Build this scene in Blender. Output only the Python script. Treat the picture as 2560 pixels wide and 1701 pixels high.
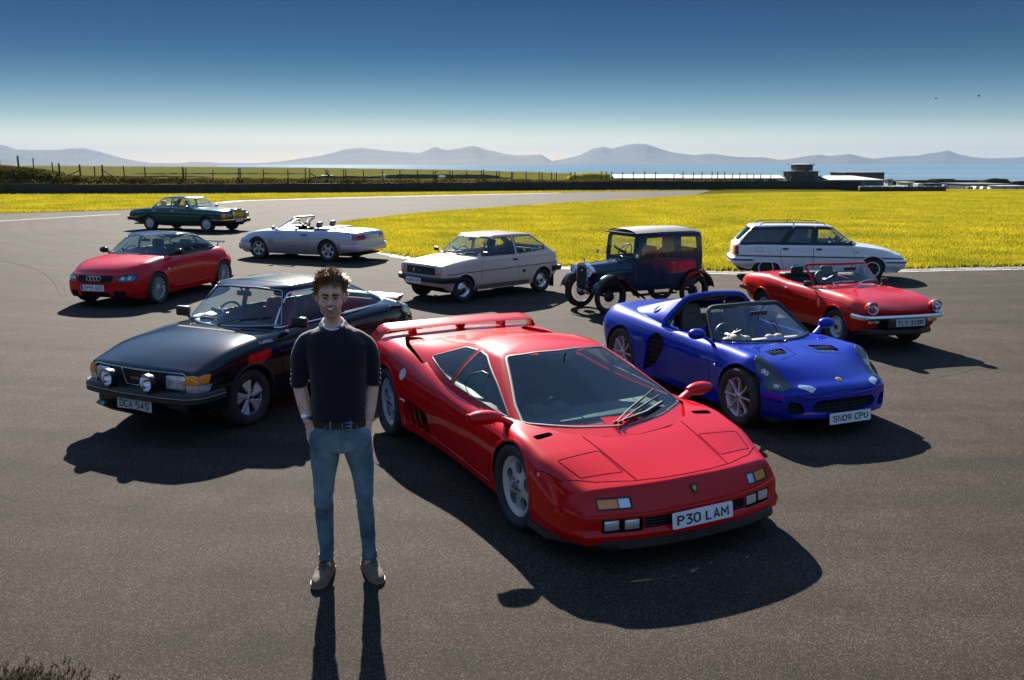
import bpy, bmesh, math, random
import numpy as np
from mathutils import Vector, Matrix
from mathutils.bvhtree import BVHTree
R = math.radians
random.seed(7); rng = np.random.default_rng(7)
for o in list(bpy.data.objects): bpy.data.objects.remove(o)
SC = bpy.context.scene
COL = SC.collection

# ---------------------------------------------------------------- camera
CAMH = 2.65; FPX = 2270.0; PITCH = math.atan((850.5-407)/FPX)
cd = bpy.data.cameras.new('camera'); cam = bpy.data.objects.new('camera', cd); COL.objects.link(cam)
cam.location = (0, 0, CAMH); cam.rotation_euler = (math.pi/2-PITCH, 0, 0)
cd.lens = 36*FPX/2560; cd.sensor_width = 36; cd.clip_start = .1; cd.clip_end = 90000
SC.camera = cam
SC.render.resolution_x = 1024; SC.render.resolution_y = 680
SC.view_settings.view_transform = 'Standard'; SC.view_settings.look = 'None'
SC.view_settings.gamma = 1; SC.view_settings.use_curve_mapping = False
SC.view_settings.exposure = 1.6

# ---------------------------------------------------------------- sky and sun
LD = Vector((.18, -.970, 0)).normalized()         # horizontal direction in which the light travels
SUN_EL = R(29)
wd = bpy.data.worlds.new('World'); SC.world = wd; wd.use_nodes = True
def world_nodes():
    nt = wd.node_tree; nt.nodes.clear(); N = nt.nodes.new; L = nt.links.new
    out = N('ShaderNodeOutputWorld'); bg = N('ShaderNodeBackground'); bg.inputs[1].default_value = .1
    sky = N('ShaderNodeTexSky'); sky.sky_type = 'NISHITA'; sky.sun_disc = False
    sky.sun_elevation = SUN_EL; sky.sun_rotation = math.atan2(-LD.x, -LD.y)
    sky.air_density = 1.0; sky.dust_density = .15; sky.ozone_density = 3.0; sky.altitude = 60
    # graded sky: pale horizon, deep blue band, brightened above the frame as added fill light
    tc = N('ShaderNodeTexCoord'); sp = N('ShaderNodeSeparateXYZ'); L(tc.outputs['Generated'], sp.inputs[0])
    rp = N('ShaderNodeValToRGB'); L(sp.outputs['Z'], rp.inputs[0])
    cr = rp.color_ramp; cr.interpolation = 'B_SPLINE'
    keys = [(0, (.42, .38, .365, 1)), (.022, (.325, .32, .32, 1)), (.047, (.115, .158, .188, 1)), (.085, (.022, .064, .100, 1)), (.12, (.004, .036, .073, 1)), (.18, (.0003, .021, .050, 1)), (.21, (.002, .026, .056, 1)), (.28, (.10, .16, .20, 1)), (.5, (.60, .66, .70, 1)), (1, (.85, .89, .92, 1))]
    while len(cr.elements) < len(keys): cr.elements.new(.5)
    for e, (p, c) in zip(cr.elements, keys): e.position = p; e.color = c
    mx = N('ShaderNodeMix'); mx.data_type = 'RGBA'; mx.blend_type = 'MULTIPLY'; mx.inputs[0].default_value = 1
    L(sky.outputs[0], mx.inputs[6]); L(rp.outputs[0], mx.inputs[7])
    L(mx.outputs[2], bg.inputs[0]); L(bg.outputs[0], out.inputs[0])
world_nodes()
sd = bpy.data.lights.new('sun', 'SUN'); sun = bpy.data.objects.new('sun', sd); COL.objects.link(sun)
sd.energy = 4.9; sd.angle = R(.53); sd.color = (1, .93, .82)
sun.rotation_euler = Vector((LD.x*math.cos(SUN_EL), LD.y*math.cos(SUN_EL), -math.sin(SUN_EL))).to_track_quat('-Z', 'Y').to_euler()
sun.location = (-20, 60, 60)

# ---------------------------------------------------------------- helpers: objects
def tag(o, label=None, cat=None, group=None, kind=None):
    if label: o['label'] = label
    if cat: o['category'] = cat
    if group: o['group'] = group
    if kind: o['kind'] = kind
    return o
def empty(name, loc=(0, 0, 0), rz=0, sc=1):
    o = bpy.data.objects.new(name, None); COL.objects.link(o); o.empty_display_size = .2
    o.location = loc; o.rotation_euler = (0, 0, rz); o.scale = (sc, sc, sc); return o
def link(name, me, mat, parent=None, loc=None, rot=None):
    o = bpy.data.objects.new(name, me); COL.objects.link(o)
    if mat is not None:
        for m in (mat if isinstance(mat, (list, tuple)) else [mat]): me.materials.append(m)
    if parent is not None: o.parent = parent
    if loc is not None: o.location = loc
    if rot is not None: o.rotation_euler = rot
    return o
def unproject(px, py, z=0.0):
    x = (px-1280)/FPX; y = -(py-850.5)/FPX; c, s = math.cos(PITCH), math.sin(PITCH)
    d = Vector((x, c+y*s, -s+y*c)); t = (z-CAMH)/d.z
    return Vector((0, 0, CAMH))+d*t
def at_depth(px, py, Y):
    x = (px-1280)/FPX; y = -(py-850.5)/FPX; c, s = math.cos(PITCH), math.sin(PITCH)
    d = Vector((x, c+y*s, -s+y*c)); return Vector((0, 0, CAMH))+d*(Y/d.y)

# ---------------------------------------------------------------- helpers: materials
MATS = {}
def ramp(rp, keys):
    cr = rp.color_ramp
    while len(cr.elements) < len(keys): cr.elements.new(.99)
    for e, (q, c) in zip(cr.elements, sorted(keys)): e.position = q; e.color = (*c[:3], 1)
def pbsdf(name, col, rough=.5, metal=0., coat=0., coat_rough=.03, spec=.5, **kw):
    if name in MATS: return MATS[name]
    m = bpy.data.materials.new(name); m.use_nodes = True; MATS[name] = m
    b = m.node_tree.nodes['Principled BSDF']
    b.inputs['Base Color'].default_value = (*col, 1); b.inputs['Roughness'].default_value = rough
    b.inputs['Metallic'].default_value = metal; b.inputs['Specular IOR Level'].default_value = spec
    b.inputs['Coat Weight'].default_value = coat; b.inputs['Coat Roughness'].default_value = coat_rough
    for k, v in kw.items(): b.inputs[k.replace('_', ' ')].default_value = v
    return m
def noise_col(m, c1, c2, scale, detail=4, rough=.6, lo=.35, hi=.65, bump=0., bump_scale=None, coord='Object', dist=.02, rvar=None):
    """mix two colours by noise, optional bump"""
    nt = m.node_tree; N = nt.nodes.new; L = nt.links.new; b = nt.nodes['Principled BSDF']
    tc = N('ShaderNodeTexCoord'); no = N('ShaderNodeTexNoise'); no.inputs['Scale'].default_value = scale
    no.inputs['Detail'].default_value = detail; no.inputs['Roughness'].default_value = rough
    L(tc.outputs[coord], no.inputs['Vector'])
    rp = N('ShaderNodeValToRGB'); rp.color_ramp.elements[0].position = lo; rp.color_ramp.elements[1].position = hi
    rp.color_ramp.elements[0].color = (*c1, 1); rp.color_ramp.elements[1].color = (*c2, 1)
    L(no.outputs['Fac'], rp.inputs[0]); L(rp.outputs[0], b.inputs['Base Color'])
    if bump:
        n2 = N('ShaderNodeTexNoise'); n2.inputs['Scale'].default_value = bump_scale or scale; n2.inputs['Detail'].default_value = 3
        L(tc.outputs[coord], n2.inputs['Vector'])
        bp = N('ShaderNodeBump'); bp.inputs['Strength'].default_value = bump; bp.inputs['Distance'].default_value = dist
        L(n2.outputs['Fac'], bp.inputs['Height']); L(bp.outputs[0], b.inputs['Normal'])
    if rvar:
        mr = N('ShaderNodeMapRange'); mr.inputs[3].default_value = rvar[0]; mr.inputs[4].default_value = rvar[1]
        L(no.outputs['Fac'], mr.inputs[0]); L(mr.outputs[0], b.inputs['Roughness'])
    return m
def glass(name, tint=(.75, .82, .8), refl=1.0):
    if name in MATS: return MATS[name]
    m = bpy.data.materials.new(name); m.use_nodes = True; MATS[name] = m
    nt = m.node_tree; nt.nodes.clear(); N = nt.nodes.new; L = nt.links.new
    out = N('ShaderNodeOutputMaterial'); mx = N('ShaderNodeMixShader'); tr = N('ShaderNodeBsdfTransparent'); gl = N('ShaderNodeBsdfGlossy')
    tr.inputs[0].default_value = (*tint, 1); gl.inputs['Roughness'].default_value = .01; gl.inputs[0].default_value = (refl, refl, refl, 1)
    fr = N('ShaderNodeFresnel'); ge = N('ShaderNodeNewGeometry'); io = N('ShaderNodeMapRange'); io.inputs[3].default_value = 1.5; io.inputs[4].default_value = 1/1.5
    L(ge.outputs['Backfacing'], io.inputs[0]); L(io.outputs[0], fr.inputs[0])      # a thin pane reflects alike from both sides
    mr = N('ShaderNodeMath'); mr.operation = 'MULTIPLY_ADD'; mr.inputs[1].default_value = 1.25; mr.inputs[2].default_value = .03; mr.use_clamp = True
    L(fr.outputs[0], mr.inputs[0]); L(mr.outputs[0], mx.inputs[0])
    L(tr.outputs[0], mx.inputs[1]); L(gl.outputs[0], mx.inputs[2]); L(mx.outputs[0], out.inputs[0])
    return m
def paint(name, col, metal=0., rough=.28, flake=0., dirt=.10, coat=.95):
    """car paint: coloured base under a clear coat, faint dust and orange peel"""
    m = pbsdf(name, col, rough, metal, coat, .02, .02)
    nt = m.node_tree; N = nt.nodes.new; L = nt.links.new; b = nt.nodes['Principled BSDF']
    tc = N('ShaderNodeTexCoord')
    n2 = N('ShaderNodeTexNoise'); n2.inputs['Scale'].default_value = 2.3; n2.inputs['Detail'].default_value = 6
    L(tc.outputs['Object'], n2.inputs['Vector'])
    mr = N('ShaderNodeMapRange'); mr.inputs[1].default_value = .35; mr.inputs[2].default_value = .75; mr.inputs[3].default_value = .012; mr.inputs[4].default_value = .012+dirt
    L(n2.outputs['Fac'], mr.inputs[0]); L(mr.outputs[0], b.inputs['Coat Roughness'])
    if flake:
        v = N('ShaderNodeTexVoronoi'); v.inputs['Scale'].default_value = 900; L(tc.outputs['Object'], v.inputs['Vector'])
        hm = N('ShaderNodeMapRange'); hm.inputs[1].default_value = 0; hm.inputs[2].default_value = 1; hm.inputs[3].default_value = max(rough-flake, .1); hm.inputs[4].default_value = rough+flake
        L(v.outputs['Color'], hm.inputs[0]); L(hm.outputs[0], b.inputs['Roughness'])
    n3 = N('ShaderNodeTexNoise'); n3.inputs['Scale'].default_value = 55; n3.inputs['Detail'].default_value = 1
    L(tc.outputs['Object'], n3.inputs['Vector'])
    bp = N('ShaderNodeBump'); bp.inputs['Strength'].default_value = .015; bp.inputs['Distance'].default_value = .01
    L(n3.outputs['Fac'], bp.inputs['Height']); L(bp.outputs[0], b.inputs['Coat Normal'])
    return m
BLACK = pbsdf('black_trim', (.012, .012, .013), .42)
SEAM = pbsdf('panel_gap', (.004, .004, .004), 1., spec=0.)
RUBBER = noise_col(pbsdf('tyre_rubber', (.016, .016, .017), .72), (.012, .012, .013), (.028, .027, .025), 9)
CHROME = pbsdf('chrome', (.86, .86, .87), .06, 1.)
ALLOY = pbsdf('alloy', (.74, .75, .77), .3, .7)
DALLOY = pbsdf('dark_alloy', (.25, .25, .26), .35, 1.)
SILVER = pbsdf('silver_wheel_paint', (.52, .53, .55), .32, .35, .5)
DARK = pbsdf('dark_cavity', (.006, .006, .007), .85)
GLASS = glass('window_glass', (.80, .86, .85), .8)
TGLASS = glass('tinted_glass', (.50, .64, .62), .6)
LENS = glass('lamp_lens', (.95, .97, 1.0))
INT = noise_col(pbsdf('dark_interior', (.02, .02, .022), .7), (.014, .014, .016), (.03, .03, .032), 30)
AMBER = pbsdf('amber_lens', (.95, .28, .015), .12, 0, 1.0)
REDLENS = pbsdf('red_lens', (.35, .008, .008), .12, 0, 1.0)
WHITELENS = pbsdf('clear_lens', (.62, .64, .66), .1, .5, 1.0)
PLATEW = pbsdf('plate_white', (.86, .86, .86), .4)
PLATEK = pbsdf('plate_black', (.01, .01, .01), .5)
MIRROR = pbsdf('mirror_glass', (.9, .9, .92), .01, 1.)
DISC = pbsdf('brake_disc', (.09, .088, .085), .45, 1.)

# ---------------------------------------------------------------- helpers: curves
def pchip(xs, ys, x):
    xs = np.asarray(xs, float); ys = np.asarray(ys, float); x = np.clip(np.asarray(x, float), xs.min(), xs.max())
    if xs[0] > xs[-1]: xs = xs[::-1]; ys = ys[::-1]
    if len(xs) == 1: return np.full_like(x, ys[0])
    h = np.diff(xs); d = np.diff(ys)/h
    if len(xs) == 2: return ys[0]+d[0]*(x-xs[0])
    m = np.zeros_like(ys)
    for i in range(1, len(xs)-1):
        if d[i-1]*d[i] > 0:
            w1 = 2*h[i]+h[i-1]; w2 = h[i]+2*h[i-1]; m[i] = (w1+w2)/(w1/d[i-1]+w2/d[i])
    def end(h0, h1, d0, d1):
        e = ((2*h0+h1)*d0-h0*d1)/(h0+h1)
        if e*d0 <= 0: return 0
        if d0*d1 <= 0 and abs(e) > 3*abs(d0): return 3*d0
        return e
    m[0] = end(h[0], h[1], d[0], d[1]); m[-1] = end(h[-1], h[-2], d[-1], d[-2])
    i = np.clip(np.searchsorted(xs, x)-1, 0, len(h)-1); t = (x-xs[i])/h[i]
    return (2*t**3-3*t**2+1)*ys[i]+(t**3-2*t**2+t)*h[i]*m[i]+(-2*t**3+3*t**2)*ys[i+1]+(t**3-t**2)*h[i]*m[i+1]
def sstep(a, b, x):
    t = np.clip((np.asarray(x, float)-a)/(b-a), 0, 1); return t*t*(3-2*t)
def fillet(P, F, nb=5, ns=2, closed=False):
    """P (...,k,d) control polyline, F k fillet fractions -> rounded polyline (...,n,d)"""
    P = np.asarray(P, float); k = P.shape[-2]; out = []
    idx = range(k) if closed else range(1, k-1)
    segs = []
    for i in idx:
        p, a, b = P[..., i, :], P[..., (i-1) % k, :], P[..., (i+1) % k, :]
        segs.append((p+(a-p)*F[i], p, p+(b-p)*F[i]))
    def lin(a, b, n): return [a+(b-a)*(j/n) for j in range(1, n)]
    prev = None if closed else P[..., 0, :]
    if not closed: out.append(prev)
    for (a, p, b) in segs:
        if prev is not None: out += lin(prev, a, ns)
        for j in range(nb+1):
            t = j/nb; out.append((1-t)**2*a+2*t*(1-t)*p+t*t*b)
        prev = b
    if closed: out += lin(prev, segs[0][0], ns)
    else:
        out += lin(prev, P[..., -1, :], ns); out.append(P[..., -1, :])
    return np.stack(out, -2)
def rnd(pts, f=.25, nb=4, closed=True):
    return [tuple(p) for p in fillet(np.array(pts, float), [f]*len(pts) if not isinstance(f, (list, tuple)) else f, nb, 1, closed)]
def circ(cx, cy, r, n=32, r2=None, a0=0., a1=2*math.pi):
    r2 = r2 or r
    full = abs(a1-a0-2*math.pi) < 1e-6
    return [(cx+r*math.cos(a0+(a1-a0)*i/(n if full else n-1)), cy+r2*math.sin(a0+(a1-a0)*i/(n if full else n-1))) for i in range(n)]
def rrect(x0, x1, y0, y1, r=.02, n=4):
    o = []
    for cx, cy, a in ((x1-r, y1-r, 0), (x0+r, y1-r, 90), (x0+r, y0+r, 180), (x1-r, y0+r, 270)):
        for i in range(n+1): t = R(a+90*i/n); o.append((cx+r*math.cos(t), cy+r*math.sin(t)))
    return o
def resample(P, n, closed=False):
    P = np.asarray(P, float)
    if closed: P = np.vstack([P, P[:1]])
    d = np.r_[0, np.cumsum(np.linalg.norm(np.diff(P, axis=0), axis=1))]
    t = np.linspace(0, d[-1], n+1 if closed else n)
    Q = np.stack([np.interp(t, d, P[:, k]) for k in range(P.shape[1])], 1)
    return Q[:-1] if closed else Q

# ---------------------------------------------------------------- helpers: polygon soup with carried normals
AX = {'side': (0, 2), 'front': (1, 2), 'top': (0, 1)}
def inpoly(x, y, poly):
    c = False; j = len(poly)-1
    for i in range(len(poly)):
        xi, yi = poly[i]; xj, yj = poly[j]
        if (yi > y) != (yj > y) and x < (xj-xi)*(y-yi)/(yj-yi)+xi: c = not c
        j = i
    return c
class Soup:
    def __init__(s, polys=None): s.polys = polys or []      # poly = [(x,y,z,nx,ny,nz),...]
    @staticmethod
    def from_grid(verts, faces):
        me = bpy.data.meshes.new('t'); me.from_pydata([tuple(v) for v in verts], [], faces)
        bm = bmesh.new(); bm.from_mesh(me); bmesh.ops.remove_doubles(bm, verts=bm.verts, dist=1e-5)
        bmesh.ops.dissolve_degenerate(bm, dist=1e-6, edges=bm.edges)
        bmesh.ops.recalc_face_normals(bm, faces=bm.faces); bm.normal_update()
        s = Soup([[(*v.co, *v.normal) for v in f.verts] for f in bm.faces])
        bm.free(); bpy.data.meshes.remove(me); return s
    def bvh(s):
        V = []; F = []
        for p in s.polys:
            F.append(list(range(len(V), len(V)+len(p)))); V += [q[:3] for q in p]
        return BVHTree.FromPolygons(V, F)
    def flip_out(s, c=(0, 0, .5)):
        t = 0
        for p in s.polys:
            q = p[0]; t += (q[0]-c[0])*q[3]*.3+(q[1]-c[1])*q[4]+(q[2]-c[2])*q[5]
        if t < 0: s.polys = [[(*v[:3], -v[3], -v[4], -v[5]) for v in reversed(p)] for p in s.polys]
        return s
    def cut(s, outline, proj, filt=None, keep=True):
        """removes the part inside the outline (seen along proj) and returns it as a new Soup"""
        a, b = AX[proj]; O = [tuple(p) for p in outline]; n = len(O)
        x0 = min(p[0] for p in O); x1 = max(p[0] for p in O); y0 = min(p[1] for p in O); y1 = max(p[1] for p in O)
        E = []
        for i in range(n):
            (px, py), (qx, qy) = O[i], O[(i+1) % n]
            dx, dy = qx-px, qy-py; l = math.hypot(dx, dy)
            if l > 1e-9: E.append((px, py, -dy/l, dx/l, min(px, qx)-1e-4, max(px, qx)+1e-4, min(py, qy)-1e-4, max(py, qy)+1e-4))
        ins, out = [], []
        for p in s.polys:
            fx0 = min(v[a] for v in p); fx1 = max(v[a] for v in p); fy0 = min(v[b] for v in p); fy1 = max(v[b] for v in p)
            if fx1 < x0 or fx0 > x1 or fy1 < y0 or fy0 > y1 or (filt and not filt(p)): out.append(p); continue
            pieces = [p]
            for (px, py, nx, ny, ex0, ex1, ey0, ey1) in E:
                if ex1 < fx0 or ex0 > fx1 or ey1 < fy0 or ey0 > fy1: continue
                new = []
                for q in pieces:
                    d = [(v[a]-px)*nx+(v[b]-py)*ny for v in q]
                    if min(d) > -1e-6 or max(d) < 1e-6: new.append(q); continue
                    A, B = [], []
                    for i in range(len(q)):
                        j = (i+1) % len(q)
                        if d[i] >= 0: A.append(q[i])
                        if d[i] <= 0: B.append(q[i])
                        if d[i]*d[j] < 0:
                            t = d[i]/(d[i]-d[j]); w = tuple(q[i][k]+(q[j][k]-q[i][k])*t for k in range(6)); A.append(w); B.append(w)
                    if len(A) > 2: new.append(A)
                    if len(B) > 2: new.append(B)
                pieces = new
            for q in pieces:
                cx = sum(v[a] for v in q)/len(q); cy = sum(v[b] for v in q)/len(q)
                (ins if inpoly(cx, cy, O) else out).append(q)
        s.polys = out
        return Soup(ins)
    def split(s, f):
        A = [p for p in s.polys if f(p)]; s.polys = [p for p in s.polys if not f(p)]; return Soup(A)
    def offset(s, d):
        return Soup([[(v[0]+v[3]*d, v[1]+v[4]*d, v[2]+v[5]*d, *v[3:]) for v in p] for p in s.polys])
    def move(s, dx=0, dy=0, dz=0):
        return Soup([[(v[0]+dx, v[1]+dy, v[2]+dz, *v[3:]) for v in p] for p in s.polys])
    def mapped(s, f):
        return Soup([[(*f(v[0], v[1], v[2]), *v[3:]) for v in p] for p in s.polys])
    def mesh(s, name, thick=0.):
        V = []; Nn = []; F = []; K = {}
        def vid(v):
            k = (round(v[0], 5), round(v[1], 5), round(v[2], 5), round(v[3], 1), round(v[4], 1), round(v[5], 1))
            if k not in K: K[k] = len(V); V.append(v[:3]); Nn.append(v[3:])
            return K[k]
        for p in s.polys:
            f = []
            for v in p:
                i = vid(v)
                if i not in f: f.append(i)
            if len(f) > 2: F.append(f)
        if thick and F:
            n0 = len(V); E = {}
            for f in F:
                for i in range(len(f)):
                    e = (f[i], f[(i+1) % len(f)]); E[e] = 1
            back = [[i+n0 for i in reversed(f)] for f in F]
            walls = []
            # rim walls along the edges used once; they get vertices of their own so that they shade flat
            pos = {}
            for (a, b) in E: pos[(tuple(round(c, 5) for c in V[a]), tuple(round(c, 5) for c in V[b]))] = 1
            VV = [tuple(V[i][k]-Nn[i][k]*thick for k in range(3)) for i in range(n0)]; NN = [tuple(-c for c in Nn[i]) for i in range(n0)]
            V2 = V+VV; N2 = Nn+NN
            for (a, b) in E:
                ka, kb = tuple(round(c, 5) for c in V[a]), tuple(round(c, 5) for c in V[b])
                if (kb, ka) in pos: continue
                e = Vector(V[b])-Vector(V[a]); nn = e.cross(Vector(Nn[a]))
                if nn.length < 1e-9: continue
                nn.normalize(); i0 = len(V2)
                V2 += [V[b], V[a], VV[a], VV[b]]; N2 += [tuple(nn)]*4; walls.append([i0, i0+1, i0+2, i0+3])
            V, Nn, F = V2, N2, F+back+walls
        me = bpy.data.meshes.new(name); me.from_pydata([tuple(v) for v in V], [], F)
        if F:
            me.polygons.foreach_set('use_smooth', [True]*len(me.polygons))
            nn = np.array(Nn); l = np.linalg.norm(nn, axis=1); l[l < 1e-9] = 1; nn = nn/l[:, None]
            me.normals_split_custom_set_from_vertices([tuple(v) for v in nn])
        return me
    def obj(s, name, mat, parent, thick=0., off=0.):
        q = s.offset(off) if off else s
        return link(name, q.mesh(name, thick), mat, parent)
def cen(p, k): return sum(v[k] for v in p)/len(p)
fL = lambda p: cen(p, 1) > .05 and cen(p, 4) > .12
fR = lambda p: cen(p, 1) < -.05 and cen(p, 4) < -.12
fF = lambda p: cen(p, 3) > .12
fB = lambda p: cen(p, 3) < -.12
fT = lambda p: cen(p, 5) > .2
def mirror_y(o): return [(x, -y) for x, y in o]

# ---------------------------------------------------------------- helpers: mesh builder
class MB:
    def __init__(s): s.V = []; s.F = []; s.S = []; s.MI = []; s.mi = 0
    def add(s, V, F, smooth=True, M=None):
        n = len(s.V)
        s.V += [tuple(M @ Vector(v)) if M is not None else tuple(v) for v in V]
        s.F += [[i+n for i in f] for f in F]; s.S += [smooth]*len(F); s.MI += [s.mi]*len(F); return s
    def box(s, c, d, r=0., M=None, seg=2, smooth=True, taper=None):
        bm = bmesh.new(); bmesh.ops.create_cube(bm, size=1)
        for v in bm.verts:
            k = taper if (taper and v.co.z > 0) else (1, 1)
            v.co = Vector((v.co.x*d[0]*k[0], v.co.y*d[1]*k[1], v.co.z*d[2]))
        if r: bmesh.ops.bevel(bm, geom=list(bm.edges), offset=r, segments=seg, affect='EDGES', profile=.5)
        bm.verts.index_update()
        T = Matrix.Translation(c) if M is None else M @ Matrix.Translation(c)
        s.add([v.co for v in bm.verts], [[v.index for v in f.verts] for f in bm.faces], smooth and r > 0, T); bm.free(); return s
    def lathe(s, prof, n=32, axis='y', c=(0, 0, 0), M=None, smooth=True, a0=0., a1=2*math.pi):
        """prof list of (radius, along-axis)"""
        full = abs(a1-a0-2*math.pi) < 1e-6; V = []; F = []; k = len(prof); m = n if full else n+1
        for i in range(m):
            a = a0+(a1-a0)*i/n
            for r, h in prof:
                if axis == 'y': V.append((c[0]+r*math.cos(a), c[1]+h, c[2]+r*math.sin(a)))
                elif axis == 'z': V.append((c[0]+r*math.cos(a), c[1]+r*math.sin(a), c[2]+h))
                else: V.append((c[0]+h, c[1]+r*math.cos(a), c[2]+r*math.sin(a)))
        for i in range(n):
            for j in range(k-1):
                a, b = i*k+j, ((i+1) % m)*k+j
                F.append([a, b, b+1, a+1])
        return s.add(V, F, smooth, M)
    def tube(s, path, r, n=8, closed=False, M=None, cap=True, flat=None):
        """round tube, r float or list; flat=(w,h) makes an elliptic section"""
        P = [Vector(p) for p in path]; k = len(P); V = []; F = []
        rr = r if isinstance(r, (list, tuple)) else [r]*k
        up = Vector((0, 0, 1)); prev = None
        for i in range(k):
            t = (P[(i+1) % k]-P[i-1]) if closed else (P[min(i+1, k-1)]-P[max(i-1, 0)])
            if t.length < 1e-9: t = Vector((1, 0, 0))
            t.normalize()
            u = up-t*up.dot(t) if prev is None else prev-t*prev.dot(t)
            if u.length < 1e-3: u = Vector((1, 0, 0))-t*t.x
            u.normalize(); w = t.cross(u); prev = u
            for j in range(n):
                a = 2*math.pi*j/n; fw, fh = flat or (1, 1)
                V.append(P[i]+u*(math.sin(a)*rr[i]*fh)+w*(math.cos(a)*rr[i]*fw))
        for i in range(k if closed else k-1):
            for j in range(n):
                a, b = i*n, ((i+1) % k)*n; F.append([a+j, a+(j+1) % n, b+(j+1) % n, b+j])
        if cap and not closed:
            F.append(list(range(n-1, -1, -1))); F.append([(k-1)*n+j for j in range(n)])
        return s.add(V, F, True, M)
    def sweep(s, path, sec, closed=False, M=None, smooth=False, up=(0, 0, 1), cap=True):
        """2D section (a=outward horizontal, b=up) along a path"""
        P = [Vector(p) for p in path]; k = len(P); n = len(sec); V = []; F = []; U = Vector(up)
        for i in range(k):
            t = (P[(i+1) % k]-P[i-1]) if closed else (P[min(i+1, k-1)]-P[max(i-1, 0)])
            t.normalize(); o = t.cross(U); o.normalize()
            for a, b in sec: V.append(P[i]+o*a+U*b)
        for i in range(k if closed else k-1):
            for j in range(n):
                a, b = i*n, ((i+1) % k)*n; F.append([a+j, b+j, b+(j+1) % n, a+(j+1) % n])
        if cap and not closed: F.append(list(range(n))); F.append([(k-1)*n+j for j in range(n-1, -1, -1)])
        return s.add(V, F, smooth, M)
    def prism(s, outline, t0, t1, proj='side', M=None, r=0.):
        """extrude a 2D outline between t0 and t1 along the missing axis"""
        a, b = AX[proj]; c = 3-a-b; n = len(outline); V = []
        for t in (t0, t1):
            for (u, w) in outline:
                v = [0, 0, 0]; v[a] = u; v[b] = w; v[c] = t; V.append(v)
        F = [[i, (i+1) % n, n+(i+1) % n, n+i] for i in range(n)]
        F += [list(range(n-1, -1, -1)), [n+i for i in range(n)]]
        return s.add(V, F, False, M)
    def ico(s, c, r, sub=2, sc=(1, 1, 1), M=None, f=None):
        bm = bmesh.new(); bmesh.ops.create_icosphere(bm, subdivisions=sub, radius=r)
        V = [Vector((v.co.x*sc[0]+c[0], v.co.y*sc[1]+c[1], v.co.z*sc[2]+c[2])) for v in bm.verts]
        if f: V = [f(v) for v in V]
        bm.verts.index_update(); s.add(V, [[v.index for v in q.verts] for q in bm.faces], True, M); bm.free(); return s
    def grid(s, Vg, closed_u=False, closed_v=False, M=None, smooth=True):
        Vg = np.asarray(Vg, float); nu, nv = Vg.shape[:2]; F = []
        for i in range(nu if closed_u else nu-1):
            for j in range(nv if closed_v else nv-1):
                a, b = i*nv, ((i+1) % nu)*nv; F.append([a+j, b+j, b+(j+1) % nv, a+(j+1) % nv])
        return s.add([tuple(v) for v in Vg.reshape(-1, 3)], F, smooth, M)
    def mesh(s, name, recalc=True, sharp=None):
        me = bpy.data.meshes.new(name); me.from_pydata(s.V, [], s.F)
        me.polygons.foreach_set('use_smooth', s.S); me.polygons.foreach_set('material_index', s.MI)
        if recalc:
            bm = bmesh.new(); bm.from_mesh(me); bmesh.ops.recalc_face_normals(bm, faces=bm.faces); bm.to_mesh(me); bm.free()
        if sharp: me.set_sharp_from_angle(angle=R(sharp))
        return me
    def obj(s, name, mat, parent=None, loc=None, rot=None, recalc=True, sharp=40):
        return link(name, s.mesh(name, recalc, sharp), mat, parent, loc, rot)
def rotm(ax, deg): return Matrix.Rotation(R(deg), 4, ax)
def trs(loc=(0, 0, 0), rx=0, ry=0, rz=0): return Matrix.Translation(loc) @ rotm('Z', rz) @ rotm('Y', ry) @ rotm('X', rx)
def copy_tree(o, parent=None):
    c = o.copy(); COL.objects.link(c); c.parent = parent
    for ch in list(o.children): copy_tree(ch, c)
    return c

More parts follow.
